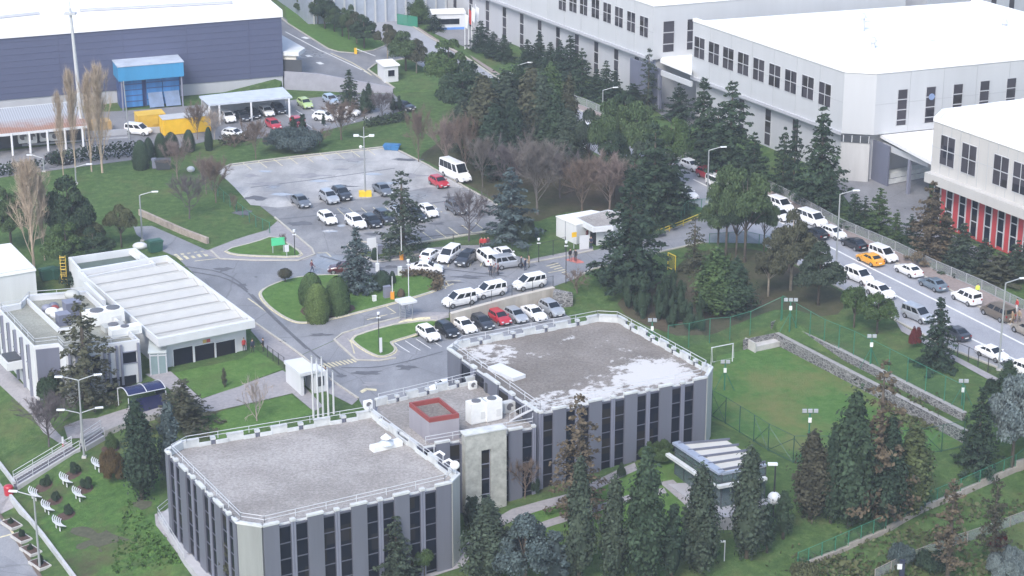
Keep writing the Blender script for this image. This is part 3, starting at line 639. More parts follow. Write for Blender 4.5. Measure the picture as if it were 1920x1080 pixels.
ac_unit(690, 766, Z1+.05, .9, .5, .8, AZ, 'white air conditioner on the parapet corner where two roofs meet', 'side')
v = thing('roof_vent', 'white roof ventilator with conical cap over a sloped base, on the front gravel roof', 'roof vent', G(722,843,Z1-.82))
b = MB(); o = v.location; a, c = G(697,846,Z1-.82), G(751,833,Z1-.82); b.beam(a, c, 1.0, .55); part('base', b, UNITW, v)
b = MB(); m_ = a.lerp(c,.5); b.tube([m_+Vector((0,0,.5)), m_+Vector((0,0,.9))], [.9,.25], 8); part('hood', b, M('vent grey', (.5,.55,.6), .5), v)
b = MB(); b.tube([m_+Vector((0,0,.85)), m_+Vector((0,0,1.2))], .24, 10); b.tube([m_+Vector((0,0,1.15)), m_+Vector((0,0,1.6))], [.58,.06], 12); part('cap', b, UNITW, v)
b = MB(); a, c = G(926,690,Z2-.8), G(974,712,Z2-.8); b.beam(a, c, 1.8, .4); sk = thing('roof_hatch', 'flat white hatch box on the left side of the patchy rear roof', 'hatch', a)
part('lid', b, WHITE, sk); b = MB(); b.beam(a.lerp(c,.04), a.lerp(c,.96), 1.5, .25, 0, -.2); part('kerb', b, PANEL, sk)
for px, py, z, lab in ((855,888,Z1,'white satellite dish on the right corner of the front roof'), (831,872,Z1-.3,'white bent antenna tube on the right parapet of the front roof'), (814,857,Z1-.3,'bundle of white antennas on the right parapet of the front roof')):
    p = G(px,py,z); t = thing('roof_antenna', lab, 'antenna', p); b = MB(); b.tube([p, p+Vector((0,0,1.2))], .05, 6); part('mast', b, RAIL, t)
    b = MB(); b.ball(p+Vector((-.1,-.15,1.0)), .5, .22, .5, 10, 6) if 'dish' in lab else b.tube([p+Vector((0,0,.3)), p+Vector((.6,-.4,.8)), p+Vector((1.1,-.6,.5))], .14, 6); part('dish' if 'dish' in lab else 'arm', b, UNITW, t)
# ---------------------------------------------------------------- cafeteria and left wing
zc = 2.9
Cp = [G(*p, zc) for p in ((144,506),(313,478),(478,600),(296,636))]
cl = thing('cafeteria_building', 'white flat-roofed hall with ribbed roof and three big dark windows above the front lawn', 'building', (Cp[3].x, Cp[3].y, -1.6))
ci = inset(Cp, 1.6); b = MB(); b.prism(ci, -4, zc-.9); part('wall', b, WHITE, cl)
b = MB()
for k in range(4): b.prism([xy(Cp[k]), xy(Cp[(k+1)%4]), inset(Cp,.55)[(k+1)%4], inset(Cp,.55)[k]], zc-1.0, zc)
part('fascia', b, WHITE, cl); b = MB(); b.prism(inset(Cp,.5), zc-.95, zc-.75); part('roof', b, GRAVEL3, cl)
rb = MB(); q = [Vector((*p, zc-.75)) for p in inset(Cp, .75)]
for k in range(1, 9):
    t = (k-.35)/8; a, c = q[0].lerp(q[3], t), q[1].lerp(q[2], t); rb.beam(a, c, .25, .5)
    t2 = t+.06 if t < .9 else 1; a2, c2 = q[0].lerp(q[3], t2), q[1].lerp(q[2], t2)
    rb.add([a+Vector((0,0,.45)), c+Vector((0,0,.45)), c2+Vector((0,0,.03)), a2+Vector((0,0,.03))], [(0,1,2,3)])
part('roof_ribs', rb, RIBM, cl)
A, B = Vector(ci[3]), Vector(ci[2]); d = (B-A).normalized(); n = Vector((d.y,-d.x))
for x0, x1 in ((326,362),(366,403),(406,442)):
    a0, z0 = planept(A,d,x0,692-(x0-326)*.155); a1, _ = planept(A,d,x1,680); z0 = planept(A,d,(x0+x1)/2,688-(x0-326)*.155)[1]; zt_ = planept(A,d,(x0+x1)/2,651-(x0-326)*.16)[1]
    g = MB(); g.prism([xy(A+d*a0), xy(A+d*a1), xy(A+d*a1+n*.05), xy(A+d*a0+n*.05)], z0, zt_); gw = part('window', g, GLASS, cl)
    f = MB()
    for (s_, e_, za, zb_) in ((a0-.12,a1+.12,zt_,zt_+.14),(a0-.12,a1+.12,z0-.14,z0),(a0-.14,a0,z0,zt_),(a1,a1+.14,z0,zt_)): f.prism([xy(A+d*s_), xy(A+d*e_), xy(A+d*e_+n*.16), xy(A+d*s_+n*.16)], za, zb_)
    part('frame', f, WHITE, gw)
s_, z_ = planept(A,d,380,636); b = MB()
for k, c in enumerate(((.7,.55,.1),(.62,.08,.06))): b.prism([xy(A+d*(s_+k*.5)), xy(A+d*(s_+k*.5+.45)), xy(A+d*(s_+k*.5+.45)+n*.08), xy(A+d*(s_+k*.5)+n*.08)], z_-.55, z_-.1, k)
part('emblem_plate', b, [M('emblem amber', (.6,.42,.12), .6), M('emblem red', (.5,.09,.07), .6)], cl)
# rear service box with parapet and ladder
bk = [G(*p, zc-.3) for p in ((128,483),(253,465),(292,494),(160,520))]; b = MB(); b.prism([xy(p) for p in bk], -4, zc-1.3)
for k in range(4): b.prism([xy(bk[k]), xy(bk[(k+1)%4]), inset(bk,.45)[(k+1)%4], inset(bk,.45)[k]], zc-1.3, zc-.25)
part('service_block', b, WHITE, cl); b = MB(); b.prism(inset(bk,.4), zc-1.35, zc-1.2); part('green_roof', b, M('green felt roof', (.085,.115,.10), .9, var=.15), cl)
b = MB(); b.tube([G(247,474,zc-.8), G(258,482,zc-.8)], .38, 10); part('duct', b, UNITW, cl)
lad = MB(); a = G(127,484,zc-.2)
for o in (-.35,.35): lad.tube([a+Vector((o-.6,-.4,-3.6)), a+Vector((o-.6,-.4,.5))], .05, 5)
for k in range(9): lad.tube([a+Vector((-.95,-.4,-3.3+k*.45)), a+Vector((-.25,-.4,-3.3+k*.45))], .04, 5)
for k in range(4): lad.tube([a+Vector((-.95,-.4,-2+k*.8)), a+Vector((-.9,-1.0,-2+k*.8)), a+Vector((-.3,-1.0,-2+k*.8)), a+Vector((-.25,-.4,-2+k*.8))], .04, 5)
part('cage_ladder', lad, M('yellow ladder paint', (.62,.42,.05), .5), cl)
# glass porch
PG = M('porch glass', (.20,.27,.28), .1, var=.1); A0, B0 = T(283,704), T(313,699); dd = (B0-A0); dd.z = 0; dd = dd.normalized(); bk_ = Vector((-dd.y, dd.x, 0)); hz = ztop(A0, 664)
b = MB(); D = 4.2
for (p, q_) in ((A0, B0), (A0+bk_*D, A0), (B0, B0+bk_*D)): b.beam(p, q_, .05, hz-A0.z)
pg = part('porch_glass', b, PG, cl); b = MB()
for p in (A0, B0, A0+bk_*D, B0+bk_*D, A0.lerp(B0,.5), A0+bk_*1.4, A0+bk_*2.8): b.box((p.x,p.y,(p.z+hz)/2), (.14,.14,hz-p.z), AZ)
for zz in (A0.z+2.5, hz): 
    for (p, q_) in ((A0, B0), (A0+bk_*D, A0)): b.beam(Vector((p.x,p.y,zz)), Vector((q_.x,q_.y,zz)), .16, .14)
part('frame', b, RAIL, pg); b = MB(); b.prism([xy(v) for v in (A0-dd*.2-bk_*.2, B0+dd*.1-bk_*.2, B0+bk_*D, A0-dd*.2+bk_*D)], hz+.14, hz+.3); part('porch_roof', b, M('porch roof', (.52,.57,.57), .5), cl)
# left wing
zw = ztop(T(69,752), 650)
Wp = [G(*p, zw) for p in ((62,650),(110,645),(122,657),(262,637),(162,545),(52,553),(36,568),(-6,576))]
wg = thing('white_wing_building', 'two-storey white building with a cluttered gravel roof beside the ribbed hall', 'building', (Wp[0].x, Wp[0].y, -3.8))
b = MB(); b.prism([xy(p) for p in Wp], -6.5, zw-.75); part('wall', b, WHITE, wg)
b = MB(); b.prism(inset(Wp,.3), zw-.8, zw-.7); part('gravel_roof', b, gravel('wing roof gravel', (.19,.20,.17), (.34,.34,.30)), wg)
iw = inset(Wp,.42); b = MB()
for k in range(8): b.prism([xy(Wp[k]), xy(Wp[(k+1)%8]), iw[(k+1)%8], iw[k]], zw-.75, zw)
part('parapet', b, WHITE, wg)
railing(wg, [Vector((*p, zw-.1)) for p in (inset(Wp,.8)[7], inset(Wp,.8)[0], inset(Wp,.8)[1], inset(Wp,.8)[2], inset(Wp,.8)[3])], .8, step=3)
railing(wg, [Vector((*p, zw-.1)) for p in inset(Wp,.8)[4:8]], .8, step=3)
def slab(A, d, n, a, b_, o0, o1, z0, z1, mb): return mb.prism([xy(A+d*a+n*o0), xy(A+d*b_+n*o0), xy(A+d*b_+n*o1), xy(A+d*a+n*o1)], z0, z1)
A, B = Vector(xy(Wp[7])), Vector(xy(Wp[0])); d = (B-A).normalized(); n = Vector((d.y,-d.x)); L = (B-A).length; A = A-d*6
for k in range(7):
    s_ = 1.5+k*(L+4.2)/7
    g = slab(A,d,n,s_,s_+1.15,.0,.04,zw-2.9,zw-.8,MB()); gw = part('window', g, GLASS, wg)
    g2 = slab(A,d,n,s_,s_+1.15,.0,.045,zw-5.2,zw-3.2,MB()); part('window', g2, GLASS, wg)
    f = slab(A,d,n,s_+1.25,s_+1.55,0,.3,-6,zw-.3,MB()); part('wall_fin', f, MULL, wg); f = slab(A,d,n,s_-.1,s_+1.2,0,.12,zw-3.05,zw-2.9,MB()); part('sill', f, MULL, gw)
b = MB(); slab(A,d,n,-30,6.3,-12,0,-6.5,zw-.02,b); part('wall', b, WHITE, wg) if False else None
A, B = Vector(xy(Wp[0])), Vector(xy(Wp[1])); d = (B-A).normalized(); n = Vector((d.y,-d.x)); L = (B-A).length
b = slab(A,d,n,.25,L,0,.1,-6,zw-.4,MB()); part('wall_panel', b, PANELD, wg)
b = slab(Vector(xy(Wp[1])), (Vector(xy(Wp[2]))-Vector(xy(Wp[1]))).normalized(), Vector((0,0)), 0, .01, 0, .01, 0, .01, MB())
A, B = Vector(xy(Wp[2])), Vector(xy(Wp[3])); d = (B-A).normalized(); n = Vector((d.y,-d.x)); L = (B-A).length
for x0, x1, y0, y1 in ((148,157,672,700),(173,188,668,697),(229,256,660,680)):
    a0, a1 = planept(A,d,x0,680)[0], planept(A,d,x1,680)[0]; z1 = planept(A,d,(x0+x1)/2,y0)[1]; z0 = planept(A,d,(x0+x1)/2,y1)[1]
    gw = part('window', slab(A,d,n,a0,a1,0,.05,z0,z1,MB()), GLASS, wg); f = MB()
    slab(A,d,n,a0-.1,a1+.1,0,.12,z1,z1+.12,f); slab(A,d,n,a0-.1,a1+.1,0,.12,z0-.12,z0,f); part('frame', f, MULL, gw)
for x in (128,141,163,194,203,217,226,258): s_ = planept(A,d,x,680)[0]; part('wall_fin', slab(A,d,n,s_,s_+.28,0,.28,-2.2,zw-.3,MB()), MULL, wg)
a0, a1 = planept(A,d,200,720)[0], planept(A,d,256,720)[0]
part('dark_opening', slab(A,d,n,a0,a1,0,.06,-4.5,planept(A,d,230,706)[1],MB()), GLASS, wg)
bal = MB(); p = G(22,672,-.2); bal.box((p.x,p.y,-.6), (2.2,3.2,1.0), AZ); part('balcony', bal, WHITE, wg); b = MB(); b.box((p.x,p.y,.0), (1.7,2.6,.3), AZ); part('balcony_floor', b, DARKMETAL, wg)
# inner roof enclosure and plant on the wing
en = MB()
ep = [G(*p, zw-.5) for p in ((48,562),(112,622),(140,619)) ]
for a, b2 in zip(ep, ep[1:]): en.beam(a-Vector((0,0,.3)), b2-Vector((0,0,.3)), .3, .7)
en.beam(G(160,541,zw-.7), G(196,575,zw-.7), .4, .9); part('roof_upstand', en, WHITE, wg)
for px, py, s_, lab, mt, nf in ((198,604,(4.2,2.2,1.6),'largest white air handling unit on the wing roof, with two round fans on top',UNITW,2), (235,628,(3.8,1.3,1.0),'long low white duct unit by the front edge of the wing roof',UNITW,1), (213,620,(2.6,1.6,.7),'flat beige unit between two white units on the wing roof',BEIGE,1), (166,600,(1.8,1.2,1.1),'white box unit behind the big conifer on the wing roof',UNITW,1)):
    ac_unit(px, py, zw-.7, *s_, AZ, lab, nf=nf, mat=mt, name='air_handler')
for px, py, s_, lab in ((136,592,(1.9,1.6,1.9),'tall dark grey tank under a white dome on the wing roof'), (119,608,(1.5,1.4,1.4),'smaller dark grey tank in front of the bagged pile on the wing roof')):
    t = thing('roof_tank', lab, 'tank', G(px,py,zw-.7)); b = MB(); p = t.location; b.box((p.x,p.y,p.z+s_[2]/2), s_, AZ); part('body', b, PANELD, t)
    b = MB(); b.box((p.x,p.y,p.z+s_[2]+.05), (s_[0]*1.06,s_[1]*1.06,.1), AZ); part('lid', b, MULL, t)
p = G(136,566,zw-.7); t = thing('roof_dome', 'white ball-shaped vent dome above the dark tank on the wing roof', 'vent', p); b = MB(); b.cyl(p, .5, .7, 10); part('neck', b, UNITW, t); b = MB(); b.ball(p+Vector((0,0,1.0)), 1.0, 1.0, .6, 12, 8); part('dome', b, BEIGE, t, True)
for k, (px, py, r_, mt, lab) in enumerate(((98,590,.9,UNITW,'white bag at the left of the pile on the wing roof'),(106,596,.8,WHITE,'white bag at the front of the pile on the wing roof'),(118,590,.8,BEIGE,'cream bag at the right of the pile on the wing roof'),(88,584,.7,MULL,'grey bag at the far left of the pile on the wing roof'),(101,580,.7,PANELD,'dark crate on top of the bags on the wing roof'),(104,585,.6,REDTRIM,'red bag in the middle of the pile on the wing roof'))):
    b = MB(); p = G(px,py,zw-.7); b.ball(p+Vector((0,0,.4)), r_, r_*.8, .55, 9, 6); solo('sack' if 'bag' in lab else 'crate', b, mt, lab, 'sack' if 'bag' in lab else 'crate', smooth=True)
# white building at the left edge
zb_ = 1.8; Bp = [G(*p, zb_) for p in ((-70,470),(20,458),(66,504),(-30,520))]
lb = thing('white_annex_building', 'plain white flat-roofed building at the left edge behind the wing', 'building', (Bp[3].x, Bp[3].y, -2.5)); b = MB(); b.prism([xy(p) for p in Bp], -5, zb_-.3); part('wall', b, WHITE, lb)
b = MB(); b.prism(inset(Bp,-.15), zb_-.3, zb_); part('roof', b, ROOFW, lb)
b = MB()
for k in range(4): b.prism([xy(Bp[k]), xy(Bp[(k+1)%4]), inset(Bp,.3)[(k+1)%4], inset(Bp,.3)[k]], zb_, zb_+.2)
part('coping', b, WHITE, lb)
# ---------------------------------------------------------------- big factories
FGREY = M('pale factory cladding', (.47,.485,.50), .6, var=.05, sc=.25, streak=True)
FGREY2 = M('pale grey plinth cladding', (.42,.43,.455), .65, var=.06, sc=.3, streak=True)
FBAND = M('factory band', (.42,.43,.46), .6, var=.05)
FBEIGE = M('warm grey ribbed cladding', (.47,.46,.44), .6, var=.06, sc=.3, streak=True)
FRAMEM = M('factory window frame', (.44,.45,.47), .5, var=.05)
FRED = M('red cladding', (.42,.05,.055), .55, var=.10, sc=.3, streak=True)
def quadwin(root, A, d, n, s_, z, w, h, off):
    g = part('window', slab(A,d,n,s_-w/2,s_+w/2,off,off+.06,z-h/2,z+h/2,MB()), PALEGLASS, root); f = MB()
    for a, b_, za, zb in ((-w/2-.07,w/2+.07,h/2,h/2+.08),(-w/2-.07,w/2+.07,-h/2-.08,-h/2),(-w/2-.07,-w/2,-h/2,h/2),(w/2,w/2+.07,-h/2,h/2),(-w/2,w/2,-.06,.06),(-.06,.06,-h/2,-.06),(-.06,.06,.06,h/2)): slab(A,d,n,s_+a,s_+b_,off,off+.10,z+za,z+zb,f)
    part('frame', f, FRAMEM, g)
def stripwin(root, A, d, n, s_, z0, z1, w, off, gm=None, rows=2.0):
    g = part('window', slab(A,d,n,s_-w/2,s_+w/2,off,off+.05,z0,z1,MB()), gm or PALEGLASS, root); f = MB(); z = z1
    while z > z0+.3: slab(A,d,n,s_-w/2,s_+w/2,off+.05,off+.1,z-.07,z+.07,f); z -= rows
    for e in (-w/2-.08, w/2): slab(A,d,n,s_+e,s_+e+.08,off,off+.12,z0,z1,f)
    part('frame', f, FRAMEM, g)
VV = Vector((-.5,.866)); UU = Vector((.866,.5))
# dark factory, top left
B0 = T(530,167); zf = ztop(B0, 22); fA = G(-160,74.5,zf); fB = G(527,22,zf); d = (fB-fA).xy.normalized(); n = Vector((d.y,-d.x)); A = fA.xy; L = (fB-fA).xy.length
dark = thing('dark_factory_hall', 'huge slate-blue clad factory hall with a white roof in the upper left corner', 'factory', (A.x+d.x*L*.7, A.y+d.y*L*.7, 0))
DKB = M('slate blue cladding', (.078,.090,.155), .55, var=.04, sc=.12)
b = MB(); slab(A,d,n,0,L,-70,0,2.6,zf-.9,b); part('wall', b, DKB, dark); b = MB(); slab(A,d,n,0,L-.1,-70,-.15,-2,2.6,b); part('plinth', b, FGREY2, dark)
b = MB(); slab(A,d,n,-.2,L+.2,-70,.25,zf-.9,zf-.1,b)
for a, b_, o0, o1 in ((-.2,L+.2,-.7,.25),(L-.7,L+.2,-70,-.7)): slab(A,d,n,a,b_,o0,o1,zf-.1,zf+.35,b)
part('roof', b, ROOFW, dark); b = MB()
for k in range(int(L/11)): slab(A,d,n,L-6-k*11,L-5.94-k*11,0,.05,2.6,zf-.9,b)
[slab(A,d,n,0,L,0,.04,zz_,zz_+.06,b) for zz_ in np.arange(3.6, zf-1.2, 1.1)]; part('panel_seams', b, M('seam', (.066,.076,.135), .6), dark)
b = MB(); s0 = planept(A,d,437,10)[0]
for (x0,y0,x1,y1) in ((150,21,436,6),(-40,38,74,26)): b.beam(G(x0,y0,zf), G(x1,y1,zf), .5, .35)
part('roof_ridge', b, FBAND, dark)
for x0, x1, y0, y1 in ((222,236,204,224),): 
    a0, a1 = planept(A,d,x0,200)[0], planept(A,d,x1,200)[0]; part('door', slab(A,d,n,a0,a1,-.15,.05,0,2.4,MB()), DARKMETAL, dark)
# blue loading tower
BLUE = M('bright blue cladding', (.045,.25,.47), .5, var=.10, sc=.4, streak=True); BLUE2 = M('weathered blue doors', (.05,.20,.46), .5, var=.28, sc=.7, streak=True); BLUED = M('dark blue steel', (.05,.08,.2), .6)  # cladding, doors, and a darker blue for back wall and door rails
tA, tB = planept(A,d,232,218)[0], planept(A,d,345,210)[0]
Af = A+n*5.2; z1, z0 = planept(Af,d,285,118)[1]+1.3, planept(Af,d,285,147)[1]+.9; tA, tB = planept(A+n*4.5,d,230,218)[0], planept(A+n*4.5,d,343,210)[0]
tw = thing('blue_loading_tower', 'bright blue loading tower with tall blue doors standing against the slate factory wall', 'loading tower', (A.x+d.x*(tA+tB)/2, A.y+d.y*(tA+tB)/2, 0))
b = MB(); slab(A,d,n,tA-.4,tB+.4,.05,5.2,z0-1.0,z1-1.6,b); part('head_box', b, BLUE, tw); b = MB(); slab(A,d,n,tA-.5,tB+.5,.02,5.3,z1-1.6,z1-1.45,b); part('roof', b, M('dull metal roof', (.42,.47,.55), .6, var=.2, sc=.4), tw)
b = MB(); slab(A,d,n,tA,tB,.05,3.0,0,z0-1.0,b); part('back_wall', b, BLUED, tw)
W_ = tB-tA
for f0, f1, o in ((.07,.36,3.7),(.44,.70,3.4),(.71,.98,3.4)):
    dp = part('door', slab(A,d,n,tA+W_*f0,tA+W_*f1,2.9,o,.4,z0-1.0,MB()), BLUE2, tw); b = MB()
    for k in range(1,5): slab(A,d,n,tA+W_*f0,tA+W_*f1,o,o+.06,.4+(z0-1.4)*k/5-.07,.4+(z0-1.4)*k/5+.07,b)
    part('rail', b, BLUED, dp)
for f0, f1 in ((.45,.69),(.72,.97)): b = MB(); b.add([(*xy(A+d*(tA+W_*f0)+n*3.5),2.6),(*xy(A+d*(tA+W_*f1)+n*3.5),2.6),(*xy(A+d*(tA+W_*f1)+n*4.9),.3),(*xy(A+d*(tA+W_*f0)+n*4.9),.3)],[(0,1,2,3),(3,2,1,0)]); part('hatch', b, M('pale blue hatch', (.33,.43,.6), .4, var=.2), tw)
b = MB()
for f_ in (0,.99): q = A+d*(tA+W_*f_)+n*4.8; b.beam((q.x,q.y,0),(q.x+.25,q.y,0),.25,z0-1.0)
part('post', b, MULL, tw)
# rusty roofed shed at the left
RUST, nt, bb = newmat('rusting sheet roof'); bb.inputs['Roughness'].default_value = .8
n_ = noise(nt, .25, 5, .7); tc = nt.nodes.new('ShaderNodeTexCoord'); wv = nt.nodes.new('ShaderNodeTexWave'); wv.inputs['Scale'].default_value = .8; wv.inputs['Distortion'].default_value = .5; lk(nt, tc, 'Object', wv, 'Vector')
sx = nt.nodes.new('ShaderNodeSeparateXYZ'); mq = nt.nodes.new('ShaderNodeMapping'); mq.inputs['Rotation'].default_value = (0,0,R(-19)); lk(nt, tc, 'Object', mq, 'Vector'); lk(nt, mq, 'Vector', sx, 0); nt.links.new(mq.outputs[0], wv.inputs[0]); mr = nt.nodes.new('ShaderNodeMapRange'); mr.inputs['From Min'].default_value = 9.0; mr.inputs['From Max'].default_value = -1.0; lk(nt, sx, 'Y', mr, 'Value')
ad = nt.nodes.new('ShaderNodeMath'); ad.operation = 'MULTIPLY'; lk(nt, n_, 'Fac', ad, 0); lk(nt, mr, 'Result', ad, 1)
rr = ramp(nt, [(.12, (.42,.44,.47)), (.34, (.36,.20,.14))]); lk(nt, ad, 0, rr, 'Fac'); mw = mixc(nt, .35, (rr,'Color'), (wv,'Color'), 'MULTIPLY'); lk(nt, mw, 2, bb, 'Base Color')
zs = 3.4; sp_ = [G(*p, zs) for p in ((-140,226),(138,199),(166,236),(-140,266))]
sh = thing('rusty_roof_shed', 'long open shed with a rust-streaked sheet roof at the left edge by the dark factory', 'shed', (sp_[3].lerp(sp_[2],.8).x, sp_[3].lerp(sp_[2],.8).y, 0))
b = MB(); b.add([sp_[0]+Vector((0,0,.8)), sp_[1]+Vector((0,0,.8)), sp_[2], sp_[3]], [(0,1,2,3)]); b.add([sp_[0]+Vector((0,0,.65)), sp_[1]+Vector((0,0,.65)), sp_[2]-Vector((0,0,.15)), sp_[3]-Vector((0,0,.15))], [(3,2,1,0)]); part('roof', b, RUST, sh)
b = MB(); b.beam(sp_[3]-Vector((0,0,.35)), sp_[2]-Vector((0,0,.35)), .15, .4); b.beam(sp_[0]+Vector((0,0,.5)), sp_[1]+Vector((0,0,.5)), .15, .35); part('fascia', b, WHITE, sh)
b = MB(); b.beam(sp_[3].lerp(sp_[0],.35)*1-Vector((0,0,zs+1)), sp_[2].lerp(sp_[1],.35)-Vector((0,0,zs+1)), .2, zs+.8); part('back_wall', b, DARKMETAL, sh)
for k in range(7): q = sp_[3].lerp(sp_[2], .3+k*.11); b = MB(); b.box((q.x,q.y,zs/2-.2), (.3,.3,zs+.4)); part('post', b, WHITE, sh)
low = MB(); low.beam(G(-140,280,-.3), G(300,252,-.3), .3, 1.3); low.beam(G(-140,288,-.3), G(240,262,-.3), .25, .5); solo('low_concrete_wall', low, M('low wall grey', (.36,.37,.40), .8, var=.12), 'low grey wall running in front of the rusty shed', 'wall')
for k, (px, py) in enumerate(((44,268),(60,268),(84,264),(103,263))): ac_unit(px, py, .6, 1.6, .7, 1.9 if k < 3 else 1.2, R(20), ['leftmost','second from left','third from left','rightmost small'][k]+' white condenser unit under the rusty shed roof', 'side')
# yellow containers
def container(x0, x1, ytop, ybase, depth, label, mat, roofm=None):
    a, c = T(x0, ybase), T(x1, ybase-(x1-x0)*.10); t = thing('container', label, 'container', a.lerp(c,.5)); h = (ybase-ytop)/(scale(a)*.95)
    dd = (c-a); dd.z = 0; L_ = dd.length; dd.normalize(); nb = Vector((-dd.y, dd.x, 0)); z = a.z
    b = MB(); b.prism([xy(a), xy(c), xy(c+nb*depth), xy(a+nb*depth)], z+.15, z+h); part('body', b, mat, t); b = MB(); b.prism([xy(a-dd*.05-nb*.05), xy(c+dd*.05-nb*.05), xy(c+dd*.05+nb*(depth+.05)), xy(a-dd*.05+nb*(depth+.05))], z+h, z+h+.1); part('roof', b, roofm or mat, t)
    b = MB()
    for f in (.02,.98): q = a.lerp(c,f)-nb*.03; b.beam((q.x,q.y,z),(q.x+dd.x*.15,q.y+dd.y*.15,z),.1,h)
    part('corner_post', b, mat, t); q = a.lerp(c,.62)-nb*.04; b = MB(); b.box((q.x,q.y,z+h*.55),(L_*.22,.08,h*.5), math.atan2(dd.y,dd.x)); part('door', b, mat, t)
    return t
YEL = M('yellow container paint', (.66,.42,.05), .5, var=.1); YEL2 = M('strong yellow paint', (.75,.45,.015), .5, var=.1); ORY = M('faded amber paint', (.52,.33,.12), .6, var=.2, sc=.8)
container(260,311,219,245,3.0,'tall amber yellow container with vents in front of the blue tower',YEL)
container(307,396,226,256,3.0,'long bright yellow container with a grey roof nearest the hedge',YEL2,M('container roof grey', (.45,.46,.47), .6))
container(173,209,232,250,2.4,'short faded amber skip behind the bare poplars',ORY)
# grey shelter roof beside the dark factory
zsr = 3.6; sq = [G(*p, zsr) for p in ((373,180),(530,163),(548,181),(392,196))]; sr = thing('shelter', 'pale grey roofed loading shelter joining the dark factory at its right end', 'shelter', sq[3].lerp(sq[2],.4)*1-Vector((0,0,zsr)))
b = MB(); b.prism([xy(p) for p in sq], zsr-.3, zsr); part('roof', b, M('shelter roof', (.50,.55,.62), .5, var=.12), sr); b = MB(); b.beam(sq[0].lerp(sq[3],.2)-Vector((0,0,zsr)), sq[1].lerp(sq[2],.2)-Vector((0,0,zsr)), .2, zsr-.3); part('wall', b, FGREY2, sr)
for f in (0,.12,.5,.96): q = sq[3].lerp(sq[2],f); b = MB(); b.box((q.x,q.y,zsr/2-.3),(.3,.3,zsr-.05)); part('post', b, WHITE, sr)
# white loading annex at the right end of the dark factory
an = thing('loading_annex', 'white loading annex with dark opening at the right end of the dark factory', 'annex', T(552,140)); zz = ztop(T(572,140)+Vector((0,0,0)), 92); zz = max(zz, 5.2)
aq = [G(*p, zz) for p in ((500,55),(522,62),(572,90),(560,98),(526,97))]; b = MB(); b.prism([xy(p) for p in aq], zz-.7, zz); part('canopy', b, WHITE, an)
aq2 = [G(*p, zz-.7) for p in ((500,68),(520,76),(557,100),(555,104),(526,103))]; b = MB(); b.prism([xy(p) for p in aq2], 0, zz-.7); part('wall', b, M('annex cream', (.66,.62,.55), .7, var=.15), an)
a, c = aq2[4], aq2[3]; dd = (c-a).normalized(); nn = Vector((dd.y,-dd.x,0)); b = MB(); b.beam(a+dd*.3+nn*.03-Vector((0,0,zz-.7-2.2)), a+dd*3.8+nn*.03-Vector((0,0,zz-.7-2.2)), .1, 3.2); part('opening', b, DARKMETAL, an)
# pale factories on the right
def lines_of(B0, ytop_): return ztop(B0, ytop_)
def factory(name, label, corner, ytop_, ybelt, pts_px, matU, matL, cat='factory', over=1.0, back=150):
    """corner: base pixel of the near left corner; pts_px: roof outline after the corner, going right"""
    B0 = T(*corner); zr = ztop(B0, ytop_); zb = ztop(B0, ybelt); c = Vector((B0.x, B0.y)); back = planept(c, VV, *back)[0] if isinstance(back, tuple) else back
    far = c+VV*back; q = [far, c] + [Vector(xy(G(*p, zr))) for p in pts_px]; q.append(q[-1]+VV*back)
    t = thing(name, label, cat, B0); b = MB(); b.prism([xy(p) for p in q], zb, zr-.4); part('upper_wall', b, matU, t)
    qi = [p for p in q]; qi[0] = far+UU*over; qi[1] = c+UU*over+VV*over*.3
    for k in range(2, len(qi)-1): qi[k] = q[k]+VV*over+UU*over*.3
    b = MB(); b.prism([xy(p) for p in qi], -3, zb); part('lower_wall', b, matL, t)
    b = MB(); b.prism([xy(p) for p in q], zr-.4, zr-.38); o = [xy(p) for p in q]
    part('roof', b, ROOFW, t); b = MB(); m = len(q)
    for k in range(m-1):
        a, e = q[k], q[k+1]; dd = (e-a).normalized(); nn = Vector((-dd.y, dd.x))
        b.prism([xy(a-nn*.12), xy(e-nn*.12), xy(e+nn*.6), xy(a+nn*.6)], zr-.38, zr+.12+.002*k)
    part('parapet', b, ROOFW, t); b = MB()
    a, e = far, c; b.beam((*xy(far-UU*.15),zb-.25),(*xy(c-UU*.15),zb-.25),.3,.5); part('belt', b, FBAND, t)
    return t, c, zr, zb, q
NL = Vector((VV.y,-VV.x))*-1          # outward normal of the long left faces
def leftwin(t, c, pxs, w, h, off=0):
    for px, py in pxs:
        s_, z = planept(c, VV, px, py); quadwin(t, c, VV, -UU, s_, z, w, h, off)
f2, c2, zr2, zb2, q2 = factory('pale_factory_hall', 'long pale grey factory hall with a rounded corner and blinding white roof, right of centre', (1573,337), 131, 250, [(1645,134),(1925,107),(2150,86)], FGREY, FGREY2, back=(1300,35))
leftwin(f2, c2, [(1312,90),(1339,100),(1366,110),(1394,120),(1423,131),(1453,142),(1483,153),(1515,164),(1547,177)], 2.9, 3.5)
LF = c2+UU*1.0+VV*.3
for k in range(max(3,int(((q2[0]-c2).length-6)/7.2))): stripwin(f2, LF, VV, -UU, 5+k*7.2, .8, zb2-.9, 1.5, .0)
A = q2[3-1]; B = q2[3]; dR = (B-A).normalized(); nR = Vector((dR.y,-dR.x))
for px, y0, y1 in ((1693,167,234),(1746,162,229),(1797,157,222),(1847,151,216),(1897,146,210)):
    s_, z1 = planept(A, dR, px, y0); _, z0 = planept(A, dR, px, y1); stripwin(f2, A, dR, nR, s_, z0, z1, 1.6, 0, rows=1.6)
s_, z_ = planept(A, dR, 1746, 181); b = MB(); q = A+dR*s_+nR*.1; b.tube([(q.x,q.y,z_),(q.x+nR.x*.12,q.y+nR.y*.12,z_)], .5, 16); part('round_emblem', b, M('emblem blue', (.22,.30,.48), .5), f2)
